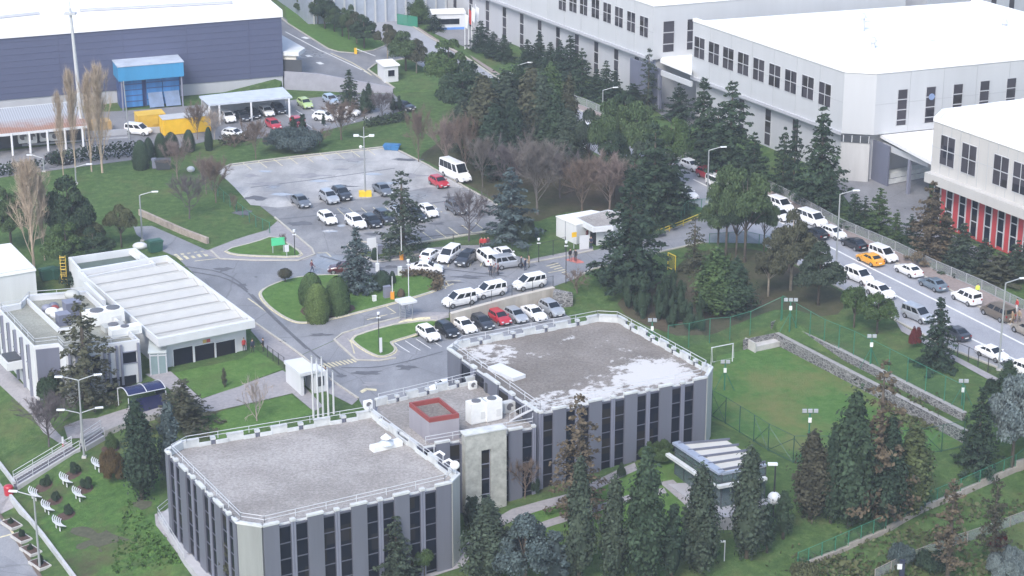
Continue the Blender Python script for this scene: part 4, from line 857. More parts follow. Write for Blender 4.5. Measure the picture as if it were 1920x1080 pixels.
b = MB(); cc = [q2[1]+UU*.15+VV*.2, q2[2]-dR*.3+VV*.25]; dd = (cc[1]-cc[0]).normalized(); nn = Vector((dd.y,-dd.x)); b.prism([xy(cc[0]+nn*.4), xy(cc[1]+nn*.4), xy(cc[1]-nn*.3), xy(cc[0]-nn*.3)], -1, zb2-1.2); part('concrete_corner', b, M('pale corner concrete', (.42,.42,.42), .85, var=.14, sc=.4, streak=True), f2)
b = MB(); b.prism([xy(cc[0]+nn*.55), xy(cc[1]+nn*.55), xy(cc[1]+nn*.3), xy(cc[0]+nn*.3)], zb2-1.2, zb2-.1); part('dark_gap', b, DARKMETAL, f2)
for k in range(4): q = cc[0].lerp(cc[1], .08+k*.29)+nn*.6; b = MB(); b.beam((q.x,q.y,zb2-1.2),(q.x+.1,q.y,zb2-1.2),.15,1.1); part('stub_post', b, WHITE, f2)
for px, py, h in ((1617,58,2.4),(1637,90,1.2),(1883,48,.6)):
    p = G(px,py,zr2-.38); b = MB(); b.tube([p, p+Vector((0,0,h))], .35, 8); b.tube([p+Vector((0,0,h-.2)), p+Vector((0,0,h+.5))], [.6,.3], 8); part('roof_vent', b, FGREY, f2)
b = MB(); b.beam(G(1745,79,zr2-.38), G(1768,80,zr2-.38), .4, .3); b.beam(G(1620,42,zr2+1), G(1640,40,zr2+1), .15, .15); part('roof_duct', b, FGREY, f2)
f1, c1, zr1, zb1, q1 = factory('pale_factory_hall', 'pale grey factory hall with a long row of small square windows, top centre right', (1222,197), 8, 112, [(1425,-8),(1700,-30)], FGREY, FGREY2, back=230)
leftwin(f1, c1, [(1055,2),(1075,5),(1095,10),(1117,16),(1139,24),(1161,32),(1184,41),(1208,50)], 2.5, 3.4)
LF = c1+UU*1.0+VV*.3
for k in range(24): stripwin(f1, LF, VV, -UU, 6+k*6.6, .8, zb1-.9, 1.4, 0)
A, B = q1[1], q1[2]; dR = (B-A).normalized(); nR = Vector((dR.y,-dR.x))
for px, y0, y1 in ((1254,39,97),(1299,35,92)):
    s_, z1 = planept(A, dR, px, y0); _, z0 = planept(A, dR, px, y1); stripwin(f1, A, dR, nR, s_, z0, z1, 2.0, 0, rows=2)
B3 = T(1738,419); c3 = Vector((B3.x,B3.y)); zr3, zb3 = ztop(B3,222), ztop(B3,333)
f3 = thing('red_base_factory', 'warm grey factory with a red lower storey at the right edge', 'factory', B3)
q3 = [xy(c3), xy(c3-VV*48), xy(c3-VV*48+UU*60), xy(G(1925,186,zr3)), xy(G(1768,206,zr3))]
b = MB(); b.prism(q3, zb3, zr3-.4); part('upper_wall', b, FBEIGE, f3)
b = MB(); b.prism([xy(c3+UU+VV*-.5), xy(c3-VV*47+UU), xy(c3-VV*47+UU*59), xy(Vector(q3[3])-VV*.6), xy(Vector(q3[4])-VV*.6)], -3, zb3-.01); part('lower_wall', b, FRED, f3)
b = MB(); b.prism(q3, zr3-.4, zr3-.36); part('roof', b, ROOFW, f3); b = MB()
for k in range(5):
    a, e = Vector(q3[k]), Vector(q3[(k+1)%5]); nn = Vector(((e-a).y, -(e-a).x)).normalized(); b.prism([xy(a+nn*.12), xy(e+nn*.12), xy(e-nn*.6), xy(a-nn*.6)], zr3-.37, zr3+.12+.002*k)
part('parapet', b, ROOFW, f3)
leftwin(f3, c3, [(1777,284),(1817,299),(1877,321),(1914,335)], 2.9, 4.2)
LF = c3+UU*1.0-VV*.5
for px, py in ((1757,380),(1780,392),(1804,402),(1827,412),(1852,425),(1876,437),(1900,447),(1925,458)):
    s_, _ = planept(LF, VV, px, py); stripwin(f3, LF, VV, -UU, s_, .6, zb3-.5, 1.15, 0, GLASS, 1.9); b = MB()
    for e in (-.78,.62): slab(LF,VV,-UU,s_+e,s_+e+.16,0,.1,.3,zb3-.1,b)
    part('wall_fin', b, FGREY, f3)
b = MB(); b.beam((*xy(c3-UU*.5),zb3-.4),(*xy(c3-UU*.5-VV*40),zb3-.4),1.2,1.4); part('ledge', b, FBEIGE, f3)
def seams(t, A, d, n, L, z0, z1, off, step=5.8):
    b = MB(); slab(A,d,n,0,L,off,off+.025,(z0+z1)/2-.04,(z0+z1)/2+.04,b); k = 1
    while k*step < L: slab(A,d,n,k*step,k*step+.09,off,off+.03,z0,z1,b); k += 1
    part('cladding_seam', b, M('cladding seam', (.38,.395,.41), .6, var=.05), t)
seams(f2, c2, VV, -UU, (q2[0]-c2).length, zb2+.3, zr2-.5, 0); seams(f1, c1, VV, -UU, 220, zb1+.3, zr1-.5, 0); seams(f2, q2[2], (q2[3]-q2[2]).normalized(), Vector(((q2[3]-q2[2]).normalized().y, -(q2[3]-q2[2]).normalized().x)), 60, zb2, zr2-.5, 0); seams(f3, c3, -VV, -UU, 46, zb3+1.2, zr3-.5, 0, 1.9)
# canopies between the factories
def canopy(label, pts, z, beam, posts, slope=1.0, dark=True):
    q = [G(*p, z) for p in pts]; t = thing('loading_canopy', label, 'canopy', q[-1]-Vector((0,0,z)))
    b = MB(); b.add(q+[p-Vector((0,0,.5)) for p in q], [(0,1,2,3),(7,6,5,4),(0,4,5,1),(1,5,6,2),(2,6,7,3),(3,7,4,0)]); part('roof', b, ROOFW, t)
    b = MB(); a, c = G(*beam[0]), G(*beam[1]); b.beam(a, c, .3, .9); part('front_beam', b, FGREY, t)
    b = MB(); off = Vector((VV.x,VV.y,0))*9 ; b.beam(Vector((a.x,a.y,-1))+off, Vector((c.x,c.y,-1))+off, .3, a.z+2); part('back_wall', b, PANELD, t)
    for f in posts: p = a.lerp(c,f); b = MB(); b.box((p.x,p.y,p.z/2-.3),(.45,.45,p.z+.6),AZ); part('post', b, MULL, t)
    return t
canopy('white canopy roof bridging the rounded factory and the red-based factory', [(1700,238),(1775,236),(1748,304),(1650,252)], 7.5, ((1655,278,5.6),(1742,314,5.6)), (.02,.6))
canopy('white canopy between the two long pale factory halls', [(1245,103),(1300,102),(1297,136),(1238,112)], 9.0, ((1237,140,7.0),(1297,163,7.0)), (.0,))
b = MB(); p = T(1229,190); b.box((p.x,p.y,p.z+ (ztop(p,98)-p.z)/2), (2.6,2.2,ztop(p,98)-p.z), AZ); solo('concrete_tower_column', b, M('blue grey concrete', (.30,.33,.42), .7, var=.1, streak=True), 'blue-grey column at the left end of the canopy between the pale halls', 'column')
# pallets of grey blocks under the canopy
PAL = M('grey packed blocks', (.40,.41,.45), .8, var=.15, sc=1.2)
for k, (x, y, nx, lab) in enumerate(((1650,322,7,'back stack of grey packed blocks under the canopy by the red factory'), (1657,345,0,'front long stack of white-banded blocks by the red factory'))):
    a = T(x,y); t = thing('block_stack', lab, 'stack of blocks', a); b = MB(); e = Vector((UU.x,UU.y,0))
    if k == 0: b.beam(a, a+e*8.5, 2.4, 2.2); part('blocks', b, PAL, t); b = MB(); b.beam(a-e*.1, a+e*.05, 2.44, 2.3); part('end_board', b, BEIGE, t)
    else:
        b.beam(a, a+e*15, 1.8, .8, 0, .15); b.beam(a+e*.4, a+e*14.8, 1.8, .7, 0, 1.05); part('blocks', b, OLDWHITE, t); b = MB()
        for j in range(9): b.beam(a+e*(1+j*1.6), a+e*(1.7+j*1.6), 1.82, .12, 0, .95)
        b.beam(a, a+e*15, 1.5, .15); part('battens', b, MULL, t)
# far buildings at the top
p = T(868,30); fb = thing('white_office_block', 'white block with a blue porch at the top edge behind the flagpoles', 'building', p); d = Vector((.94,.34)); n = Vector((d.y,-d.x)); A = Vector((p.x,p.y))
b = slab(A,d,n,-2,60,-30,0,0,14,MB()); part('wall', b, WHITE, fb); b = slab(A,d,n,-32,-2,-30,-.3,0,14,MB()); lv = part('louvre_wall', b, M('grey louvres', (.33,.37,.44), .5), fb); b = MB()
for k in range(14): slab(A,d,n,-31+k*2.1,-30.7+k*2.1,-.3,.05,0,14,b)
part('louvre_fins', b, FGREY, lv)
b = slab(A,d,n,1.5,6.5,0,2.2,3.2,6,MB()); part('blue_porch', b, M('porch blue', (.06,.33,.75), .5, var=.05), fb); b = slab(A,d,n,2.2,5.6,0,1.2,0,3.2,MB()); part('porch_glass', b, GLASS, fb); b = slab(A,d,n,5.6,6.4,0,2.1,0,3.2,MB()); part('porch_pier', b, M('porch blue', (.06,.33,.75), .5), fb)
for k in range(6): part('window', slab(A,d,n,9+k*6,12+k*6,0,.05,4.2,6.0,MB()), GLASS, fb)
q = q1[-2]+UU*5; t = thing('far_warehouse', 'pale warehouse with small windows in the far upper right corner', 'building', (q.x,q.y,0)); b = MB(); b.prism([xy(q), xy(q+UU*75), xy(q+UU*75+VV*40), xy(q+VV*40)], -1, 17); part('wall', b, FGREY2, t)
b = MB(); b.prism([xy(q-UU*.4-VV*.4), xy(q+UU*75.4-VV*.4), xy(q+UU*75+VV*40.4), xy(q-UU*.4+VV*40.4)], 17, 17.6); part('roof', b, FBAND, t)
for k in range(16): part('window', slab(Vector(xy(q)),UU,-VV,2+k*4.4,3.2+k*4.4,0,.05,10.5,13.5,MB()), PALEGLASS, t)
# ---------------------------------------------------------------- small buildings
def booth(name, label, cat, px, py, w, dpt, h, rz, winw=.6, base=None, roofm=None, wm=None):
    p = T(px,py); t = thing(name, label, cat, p); d = Vector((math.cos(rz),math.sin(rz))); n = Vector((d.y,-d.x)); A = Vector((p.x,p.y))-d*w/2; z = p.z
    part('wall', slab(A,d,n,0,w,-dpt,0,z-.5,z+h,MB()), wm or WHITE, t); part('roof', slab(A,d,n,-.25,w+.25,-dpt-.25,.25,z+h,z+h+.25,MB()), roofm or ROOFW, t)
    g = part('window', slab(A,d,n,w*(.5-winw/2),w*(.5+winw/2),0,.05,z+1.1,z+2.2,MB()), GLASS, t); f = MB(); slab(A,d,n,w*(.5-winw/2)-.08,w*(.5+winw/2)+.08,0,.1,z+1.0,z+1.1,f); slab(A,d,n,w*(.5-winw/2)-.08,w*(.5+winw/2)+.08,0,.1,z+2.2,z+2.3,f); part('frame', f, RAIL, g)
    e = UU; part('door', slab(A+d*w,Vector((-n.x,-n.y)),d,.4,1.3,0,.05,z,z+2.1,MB()), MULL, t)
    if base: part('base_band', slab(A,d,n,-.06,w+.06,-dpt,.06,z-.3,z+.5,MB()), base, t)
    return t
booth('gate_booth', 'small white gate booth beside the raised yellow barrier post on the factory street', 'booth', 734, 154, 2.6, 4.2, 2.9, R(20), .45)
booth('security_booth', 'white booth with a blue base and large dark window at the top by the flagpoles', 'booth', 842, 56, 6.2, 3.5, 3.2, R(8), .66, M('booth blue', (.10,.25,.62), .5), ROOFW)
# guardhouse
p = T(1080,441); zg = p.z+3.0
gq = [G(*q, zg) for q in ((1077,408),(1112,427),(1150,424),(1200,405),(1140,393))]; gh = thing('guardhouse', 'guardhouse with chamfered white fascia and flat grey roof beside the big cedar', 'guardhouse', T(1120,462))
b = MB(); b.prism([xy(v) for v in gq], zg-.7, zg); part('fascia', b, WHITE, gh); b = MB(); b.prism(inset(gq,.5), zg, zg+.02); part('roof', b, GRAVEL, gh)
gi = inset(gq, 1.3); b = MB(); b.prism(gi, -.6, zg-.7); part('wall', b, WHITE, gh)
A, B = Vector(gi[0]), Vector(gi[1]); d = (B-A).normalized(); n = Vector((d.y,-d.x)); L = (B-A).length
for a0, a1, z0, z1 in ((.3,1.2,1.0,2.1),(1.9,L-.2,.0,2.3)): part('window' if z0 else 'doorway', slab(A,d,n,a0,a1,0,.05,zg-3+z0,zg-3+z1,MB()), GLASS, gh)
ch = [G(*q, zg-.1) for q in ((1043,405),(1081,421),(1150,401),(1108,394))]; cb_ = thing('container_cabin', 'white prefabricated cabin joined to the left side of the guardhouse', 'cabin', T(1046,441)); b = MB(); b.prism([xy(v) for v in ch], -.4, zg-.25); part('wall', b, WHITE, cb_); b = MB(); b.prism(inset(ch,-.1), zg-.25, zg-.1); part('roof', b, ROOFW, cb_)
b = MB(); a, c = ch[0], ch[1]; b.beam(a.lerp(c,.45)-Vector((0,0,2.9)), a.lerp(c,.47)-Vector((0,0,2.9)), .06, 2.7); part('seam', b, MULL, cb_)
# gate canopy by the flagpoles
zq = .9; gp = [G(*q, zq) for q in ((532,676),(567,670),(598,693),(563,701))]; gc = thing('gate_canopy', 'white flat canopy on two thick walls over the pedestrian turnstile by the flagpoles', 'canopy', T(560,715)); b = MB(); b.prism([xy(v) for v in gp], zq-.4, zq); part('roof', b, WHITE, gc)
for a, c in ((gp[0],gp[3]),): pass
for u0, w_ in ((0,.35),(.62,1.6)):
    a0 = gp[3].lerp(gp[2],u0) if u0 else gp[0].lerp(gp[3],.0); e = Vector((UU.x,UU.y,0)); f_ = Vector((VV.x,VV.y,0)); q = gp[0]+e*.2 if u0 == 0 else gp[3]+e*1.9
    b = MB(); L_ = (gp[3]-gp[0]).length*.92
    if u0 == 0: b.prism([xy(q), xy(q+e*.35), xy(gp[3]+e*.55+f_*.3), xy(gp[3]+e*.2+f_*.3)], -3, zq-.4)
    else: b.prism([xy(q+f_*.3), xy(q+e*1.6+f_*.3), xy(q+e*1.6+f_*3), xy(q+f_*3)], -3, zq-.4)
    part('wall', b, WHITE, gc)
q = gp[3]+Vector((UU.x,UU.y,0))*2.7+Vector((VV.x,VV.y,0))*.28; b = MB(); b.box((q.x,q.y,-.7),(.9,.06,1.2),AZ); part('notice_board', b, DARKMETAL, gc)
def turnstile(px, py, label, roof=True):
    p = T(px,py); t = thing('turnstile', label, 'turnstile', p); b = MB()
    for k in range(9): b.tube([p+Vector((-.7,-.2,.25+k*.22)), p+Vector((.5,.3,.25+k*.22))], .03, 5); b.tube([p+Vector((-.1,-.7,.25+k*.22)), p+Vector((-.1,.6,.25+k*.22))], .03, 5)
    part('bars', b, STEEL, t); b = MB()
    for x, y in ((-.8,-.6),(.8,-.4),(.75,.7),(-.75,.6)): b.tube([p+Vector((x,y,0)), p+Vector((x,y,2.3))], .05, 6)
    b.tube([p+Vector((-.1,0,0)), p+Vector((-.1,0,2.3))], .07, 6); part('frame', b, STEEL, t)
    if roof: b = MB(); b.box((p.x,p.y,p.z+2.4),(2.2,2.0,.25),AZ); part('roof', b, WHITE, t)
turnstile(762,597,'steel full-height turnstile under a small white roof beside the roundabout drive'); turnstile(563,722,'steel turnstile bars between the walls of the white gate canopy', False)
# navy bus-shelter style canopy
NAVY = M('navy polycarbonate', (.018,.022,.075), .18, var=.1); p = T(245,772); sc_ = thing('arched_shelter', 'navy blue arched shelter with white ribs in front of the white wing', 'shelter', p); zb0 = p.z
e, f_ = Vector((UU.x,UU.y,0)), Vector((VV.x,VV.y,0)); o = T(243,783); o.z = zb0; Lc, Dp = 4.6, 3.6
ar = [(Dp*(1-k/8)*1.0, 2.1+1.25*math.sin(math.pi*(.12+.62*k/8))-.5) for k in range(9)]
b = MB(); vs = []
for x, z in ar: vs += [o+f_*x+Vector((0,0,z)), o+e*Lc+f_*x+Vector((0,0,z))]
b.add(vs, [(2*k,2*k+1,2*k+3,2*k+2) for k in range(8)]); part('arched_roof', b, NAVY, sc_)
for k in range(3): b = MB(); b.tube([o+e*Lc*k/2+f_*x+Vector((0,0,z+.03)) for x, z in ar], .06, 5); part('rib', b, RAIL, sc_)
b = MB(); b.tube([o+Vector((0,0,ar[-1][1])), o+e*Lc+Vector((0,0,ar[-1][1]))], .06, 5); b.tube([o+f_*Dp+Vector((0,0,ar[0][1])), o+e*Lc+f_*Dp+Vector((0,0,ar[0][1]))], .06, 5); part('edge_rail', b, RAIL, sc_)
b = MB(); b.beam(o+e*.1, o+e*Lc, .06, 1.9); b.beam(o+e*Lc, o+e*Lc+f_*Dp, .06, 2.1); part('side_panel', b, NAVY, sc_)
for x, y in ((0,0),(0,Dp),(Lc,0),(Lc,Dp)): q = o+e*x+f_*y; b = MB(); b.tube([q, q+Vector((0,0,2.2))], .06, 6); part('post', b, RAIL, sc_)
# glass pavilion in the garden
zp = 1.6; pv = [G(*q, zp) for q in ((1267,826),(1358,818),(1436,868),(1354,884))]; gz = T(1300,925).z; pav = thing('glass_pavilion', 'glass-walled garden pavilion with white awning strips on its roof', 'pavilion', (pv[3].x,pv[3].y,gz))
b = MB()
for k in range(4): b.beam(Vector((pv[k].x,pv[k].y,gz)), Vector((pv[(k+1)%4].x,pv[(k+1)%4].y,gz)), .05, zp-gz-.5)
PVG, nt, bb = newmat('pavilion glass'); bb.inputs['Base Color'].default_value = (.12,.17,.18,1); bb.inputs['Roughness'].default_value = .05; bb.inputs['Alpha'].default_value = .55
wall = part('glass_wall', b, PVG, pav); b = MB()
for k in range(4):
    a, c = pv[k], pv[(k+1)%4]; m = 5 if k in (1,3) else 4
    for j in range(m): q = a.lerp(c,j/m); b.box((q.x,q.y,(gz+zp)/2-.2),(.1,.1,zp-gz-.4),AZ)
    b.beam(Vector((a.x,a.y,zp-1.4)), Vector((c.x,c.y,zp-1.4)), .12, .12)
part('frame', b, DARKMETAL, wall); b = MB(); b.prism([xy(v) for v in pv], zp-.5, zp-.3); part('roof', b, M('pavilion roof', (.50,.49,.45), .6, var=.06), pav)
b = MB(); b.beam(pv[3]-Vector((0,0,.35)), pv[0]-Vector((0,0,.35)), .9, .25); b.beam(pv[2]-Vector((0,0,.35)), pv[3]-Vector((0,0,.35)), .3, .25); part('gutter', b, M('gutter blue grey', (.28,.32,.40), .4), pav)
for k in range(5): a, c = pv[0].lerp(pv[3], .06+k*.215), pv[1].lerp(pv[2], .06+k*.215); b = MB(); b.beam(a-Vector((0,0,.3)), c+(c-a)*.07-Vector((0,0,.3)), .14, .24); part('roof_beam', b, M('beam slate', (.11,.12,.16), .5), pav)
b = MB(); b.beam(pv[0]+Vector((-.9,-.6,-1.5)), pv[3]+Vector((-.9,-.6,-1.5)), .5, .3); b.beam(pv[3]+Vector((-.5,-.9,-1.5)), pv[2]+Vector((0,-.9,-1.5)), .5, .3); part('awning_cassette', b, OLDWHITE, pav)
dk = [G(*q, gz+.25) for q in ((1231,892),(1266,883),(1440,935),(1440,962),(1345,970),(1300,940))]; b = MB(); b.prism([xy(v) for v in dk], gz-1.5, gz+.22); part('deck', b, M('pavilion deck', (.36,.36,.39), .7, var=.06), pav)
# ---------------------------------------------------------------- trees and shrubs
def leaf_mat(name, c, var=.30, trans=.0):
    m, nt, b = newmat(name); b.inputs['Roughness'].default_value = .9; b.inputs['Specular IOR Level'].default_value = .08
    g = nt.nodes.new('ShaderNodeNewGeometry'); r = ramp(nt, [(0, mul(c,1-var)), (.55, c), (1, mul(c,1+var))]); lk(nt, g, 'Random Per Island', r, 'Fac')
    n = noise(nt, .5, 3, .6); r2 = ramp(nt, [(.35, (.78,.80,.80)), (.68, (1.24,1.21,1.15))]); lk(nt, n, 'Fac', r2, 'Fac')
    mx = mixc(nt, 1.0, (r,'Color'), (r2,'Color'), 'MULTIPLY'); lk(nt, mx, 2, b, 'Base Color'); return m
LM = {k: leaf_mat('foliage '+k, c) for k, c in dict(dark=(.038,.062,.038), deep=(.030,.050,.034), mid=(.058,.095,.038), pine=(.062,.096,.046), topiary=(.085,.125,.042), olive=(.082,.092,.048), blue=(.068,.094,.098), silver=(.135,.170,.178), lush=(.056,.115,.032),
    brown=(.098,.080,.056), russet=(.052,.052,.037), cedar=(.046,.064,.046), browngreen=(.066,.070,.046), red=(.12,.028,.028), autumn=(.095,.068,.034), yellow=(.074,.096,.044)).items()}
TW = {k: M('twigs '+k, c, .9, var=.25, sc=1.5, spec=.1) for k, c in dict(beige=(.40,.325,.25), grey=(.15,.135,.125), pink=(.205,.16,.145), purple=(.115,.10,.105), brown=(.16,.122,.10), pale=(.36,.31,.28)).items()}
BARK = M('bark', (.10,.082,.065), .95, var=.25, sc=2); PALEBARK = M('pale bark', (.30,.26,.21), .9, var=.25, sc=2)
TREE_CACHE = {}
def rand_dirs(n):
    v = rng.normal(size=(n,3)); return v/np.linalg.norm(v, axis=1)[:,None]
def cards(P, size, N=None, asp=1.0):
    """small leaf-clump faces at points P; N: preferred facing"""
    n = len(P); a = rand_dirs(n)
    if N is not None: a = a*.75+N; a /= np.linalg.norm(a, axis=1)[:,None]+1e-9
    t = np.cross(a, rand_dirs(n)); t /= np.linalg.norm(t, axis=1)[:,None]+1e-9; b = np.cross(a, t)
    s = (size*(rng.random(n)*.8+.6))[:,None]*.5 if np.isscalar(size) else (size*(rng.random(n)*.8+.6))[:,None]*.5
    k = asp; V = np.stack([P-t*s*k-b*s*.35, P-b*s*.9*1.0+t*s*.2, P+t*s*k+b*s*.25, P+b*s*.9-t*s*.1], 1).reshape(-1,3)
    return V
def card_mesh(name, V, core=None):
    n = len(V)//4; F = np.arange(4*n, dtype=np.int32)
    verts = V; faces_n = n; loops = F; starts = np.arange(0, 4*n, 4, dtype=np.int32)
    if core is not None:
        cv, cf = core; o = len(verts); verts = np.vstack([verts, cv]); loops = np.concatenate([loops, (np.array(cf, dtype=np.int32)+o).ravel()])
        starts = np.arange(0, len(loops), 4, dtype=np.int32)
    me = bpy.data.meshes.new(name); me.vertices.add(len(verts)); me.vertices.foreach_set('co', verts.astype(np.float32).ravel())
    me.loops.add(len(loops)); me.loops.foreach_set('vertex_index', loops); me.polygons.add(len(starts)); me.polygons.foreach_set('loop_start', starts)
    me.update(calc_edges=True); return me
def core_ball(prof, n=10):
    """closed body of revolution: prof = [(r,z)...] as quads"""
    vs = []; fs = []
    for r, z in prof: vs += [(r*math.cos(2*math.pi*j/n), r*math.sin(2*math.pi*j/n), z) for j in range(n)]
    for i in range(len(prof)-1): fs += [(i*n+j, i*n+(j+1)%n, (i+1)*n+(j+1)%n, (i+1)*n+j) for j in range(n)]
    return np.array(vs), fs
def lump(th, z, ph): return 1+.16*np.sin(3*th+ph[0]+z*1.3)+.12*np.sin(5*th-2.1*z+ph[1])+.10*np.sin(1.7*z*2+2*th+ph[2])
def make_cypress(H, Rr, v, pw=1.0, dens=1.0, size=.29, ragged=.35, z0=.1):
    ph = rng.random(3)*6; k = int((30+60*ragged)*H*Rr/14); P, N = [], []
    for i in range(k):                                     # upright tufts over the surface
        u = rng.random()**.9; z = H*(z0+(1-z0)*u); th = i*2.4+rng.random(); r0 = prof_cyp(np.array([u]), pw)[0]*Rr*lump(th, z, ph)*(1-ragged*.55*rng.random()); m = int(46*dens/k*H*Rr*3.2)+12
        tr_ = (.20+.20*rng.random())*Rr*(.55+.45*(1-u)); q = rng.normal(size=(m,3))*np.array([tr_*.5,tr_*.5,tr_*1.05]); q[:,2] += tr_*.8*(rng.random()-.2); c = np.array([r0*.82*math.cos(th), r0*.82*math.sin(th), z])
        q[:,:2] += np.outer(q[:,2], c[:2]/(Rr*3.5)); P.append(c+q); d = q/np.array([tr_,tr_,tr_*1.6]); d[:,:2] += c[:2]/(Rr+.01)*1.2; d[:,2] += .35; N.append(d)
    for i in range(3):                                     # leaders at the tip
        m = int(60*dens); t = rng.random(m); a = rng.random()*6; o = (.0 if i == 0 else .16*Rr); P.append(np.stack([o*np.cos(a)+rng.normal(size=m)*.10*(1.2-t), o*np.sin(a)+rng.normal(size=m)*.10*(1.2-t), H*(.86+(.16-.05*i)*t)], 1)); N.append(np.tile([[.0,0,1.0]], (m,1)))
    co_ = core_ball([(max(.02,prof_cyp(q/8, pw)*Rr*.60), H*(z0+.02+(.88-z0)*q/8)) for q in range(9)])
    return card_mesh('crown', cards(np.vstack(P), size, np.vstack(N), 1.25), co_)
def prof_cyp(t, pw=1.0):
    return np.clip(np.minimum(1,.45+2.6*np.clip(t,0,1))*(1-np.clip(t,0,1)**1.5)**.85+.05, 0.02, 1)**pw if not np.isscalar(t) else float(prof_cyp(np.array([t]), pw)[0])
def make_spruce(H, Rr, v, lev=None, dens=1.0, droop=.25, size=.29, gap=.0, z0=.07, pw=.68):
    P, Sz = [], []; lev = lev or int(H*1.5); 
    for i in range(lev):
        f = (i+rng.random()*.6)/lev; z = H*(z0+(1-z0)*f*.98); R0 = Rr*(1-f)**pw*(.75+.4*rng.random())+.12
        nb = max(4, int(9*(1-f*.5)*(1-gap)))
        a0 = rng.random()*6
        for k in range(nb):
            if rng.random() < gap: continue
            a = a0+6.283*(k+rng.random()*.7)/nb; L = R0*(.65+.5*rng.random()); m = max(4, int(L*20*dens))
            t = rng.random(m)**.75; wd = .30*L*(1-.7*t)+.12
            lat = rng.normal(size=m)*wd*.5; x = t*L
            zz = z - droop*L*t**1.4 + .22*L*np.maximum(0,t-.75) + rng.normal(size=m)*.10
            P.append(np.stack([x*math.cos(a)-lat*math.sin(a), x*math.sin(a)+lat*math.cos(a), zz], 1))
    P = np.vstack(P); N = np.tile(np.array([[0,0,1.1]]), (len(P),1)) + np.stack([P[:,0],P[:,1],0*P[:,0]],1)/(Rr+.01)*.6
    return card_mesh('crown', cards(P, size, N, 1.35))
def make_clump(H, Rr, v, nb=16, dens=1.0, size=.27, base=.45, flat=.7, br=.38):
    """crown of separate rounded clumps on limbs (stone pine, broadleaf evergreen, bush)"""
    P, N, limbs = [], [], []
    for k in range(nb):
        a = 6.283*(k*.618+rng.random()*.15); f = ((k+.5)/nb); rad = Rr*(.25+.62*math.sqrt(rng.random())) if k else 0
        top = base+(1-base)*(.22+.72*(1-.8*(rad/Rr)**2)*rng.random()+.06) ; zc_ = H*min(.93, top)*(1 if rad < Rr*.5 else .92)
        r = Rr*br*(.5+.85*rng.random()); c = np.array([rad*math.cos(a), rad*math.sin(a), max(H*base, zc_-r*flat*.3)])
        m = int(26*dens*r*r/size**2)+30; d = rand_dirs(m); d[:,2] = np.where(d[:,2] < -.3, -d[:,2]*.5, d[:,2])
        q = c+d*np.array([r,r,r*flat])*(.72+.36*rng.random(m))[:,None]; P.append(q); N.append(d); limbs.append(c)
    return card_mesh('crown', cards(np.vstack(P), size, np.vstack(N)*.9, 1.1)), limbs
def make_dome(H, Rr, v, size=.3, pw=.5, dens=1.0):
    n = int(420*dens*Rr*H/2.5); u = rng.random(n); th = rng.random(n)*6.283; z = H*u
    pf = lambda t: np.sqrt(np.clip(1-(np.clip(t-.32,0,1)/.69)**1.7, .01, 1))*(.80+.20*np.clip(t/.3,0,1))
    r = Rr*pf(u)*(1+.05*np.sin(4*th+z)+.03*rng.normal(size=n)); P = np.stack([r*np.cos(th), r*np.sin(th), z], 1); N = np.stack([np.cos(th), np.sin(th), u*1.6-.3], 1)*2
    pr = [(max(.02,float(pf(np.array([k/8]))[0])*Rr*.9), H*(.02+.93*k/8)) for k in range(9)]; pr.append((.02,H*.97))
    return card_mesh('crown', cards(P, size, N), core_ball(pr, 14))
def branch_mesh(H, Rr, v, up=.5, n1=9, z0=.25, twigs=1400, tw=.035, tl=.9, fast=False):
    """bare tree: limbs, branches and many fine twigs, all as thin tapered tubes"""
    m = MB(); ends = []
    m.tube([(0,0,0),(.05*Rr,0,H*.3),(0,.04*Rr,H*.62),(0,0,H*.9)], [H*.016+.04,H*.011+.03,H*.006+.02,.02], 6)
    for k in range(n1):
        f = z0+(.85-z0)*k/n1; a = k*2.4+rng.random(); L = Rr*(1.15-.55*max(0,f-.3))*(.75+.4*rng.random()); p = Vector((0,0,H*f)); d = Vector((math.cos(a)*(1-up), math.sin(a)*(1-up), up+.15*rng.random())).normalized()
        Lz = min(L/max(.25,(1-up)), H*(1.0-f)/max(d.z,.2)); pts = [p]
        for j in range(3):
            d = (d+Vector(rng.normal(size=3)*.14)+Vector((0,0,.08))).normalized(); pts.append(pts[-1]+d*Lz/3)
        m.tube(pts, [H*.005+.025,H*.003+.02,.02,.012], 4, cap=False)
        for j in range(7):
            t = .25+.75*j/7; i = min(2,int(t*3)); q = pts[i].lerp(pts[i+1], t*3-i); dd = (d*.5+Vector(rng.normal(size=3)*.45)+Vector((0,0,up*.7))).normalized(); e = q+dd*Lz*.42*(1.1-t*.5)
            m.tube([q, q.lerp(e,.5)+Vector(rng.normal(size=3)*.06), e], [.028,.02,.012], 3, cap=False); ends += [(q,e)]
    vs, fs = [], []
    for k in range(twigs):
        q, e = ends[int(rng.random()*len(ends))]; s = q.lerp(e, .15+.85*rng.random()); dd = ((e-q).normalized()*.6+Vector(rng.normal(size=3)*.5)+Vector((0,0,up*.8))).normalized(); L = tl*(.4+.8*rng.random()); x = dd.cross(Vector(rng.normal(size=3))).normalized()*tw*.5
        vs += [s-x, s+x, s+dd*L+x*.3, s+dd*L-x*.3]; fs.append((4*k,4*k+1,4*k+2,4*k+3))
    m.add(vs, fs); return m
def trunk_mb(H, r, limbs=None, lean=0.0):
    m = MB(); m.tube([(0,0,-.4),(0,0,H*.3),(lean*.5,0,H*.65),(lean,0,H*.93)], [r*1.25,r,r*.7,r*.2], 8)
    for c in (limbs or [])[:12]:
        z0 = max(.3*H, c[2]*.55); m.tube([(0,0,z0),(c[0]*.55,c[1]*.55,z0+(c[2]-z0)*.6),(c[0],c[1],c[2])], [r*.45,r*.3,r*.1], 5)
    return m
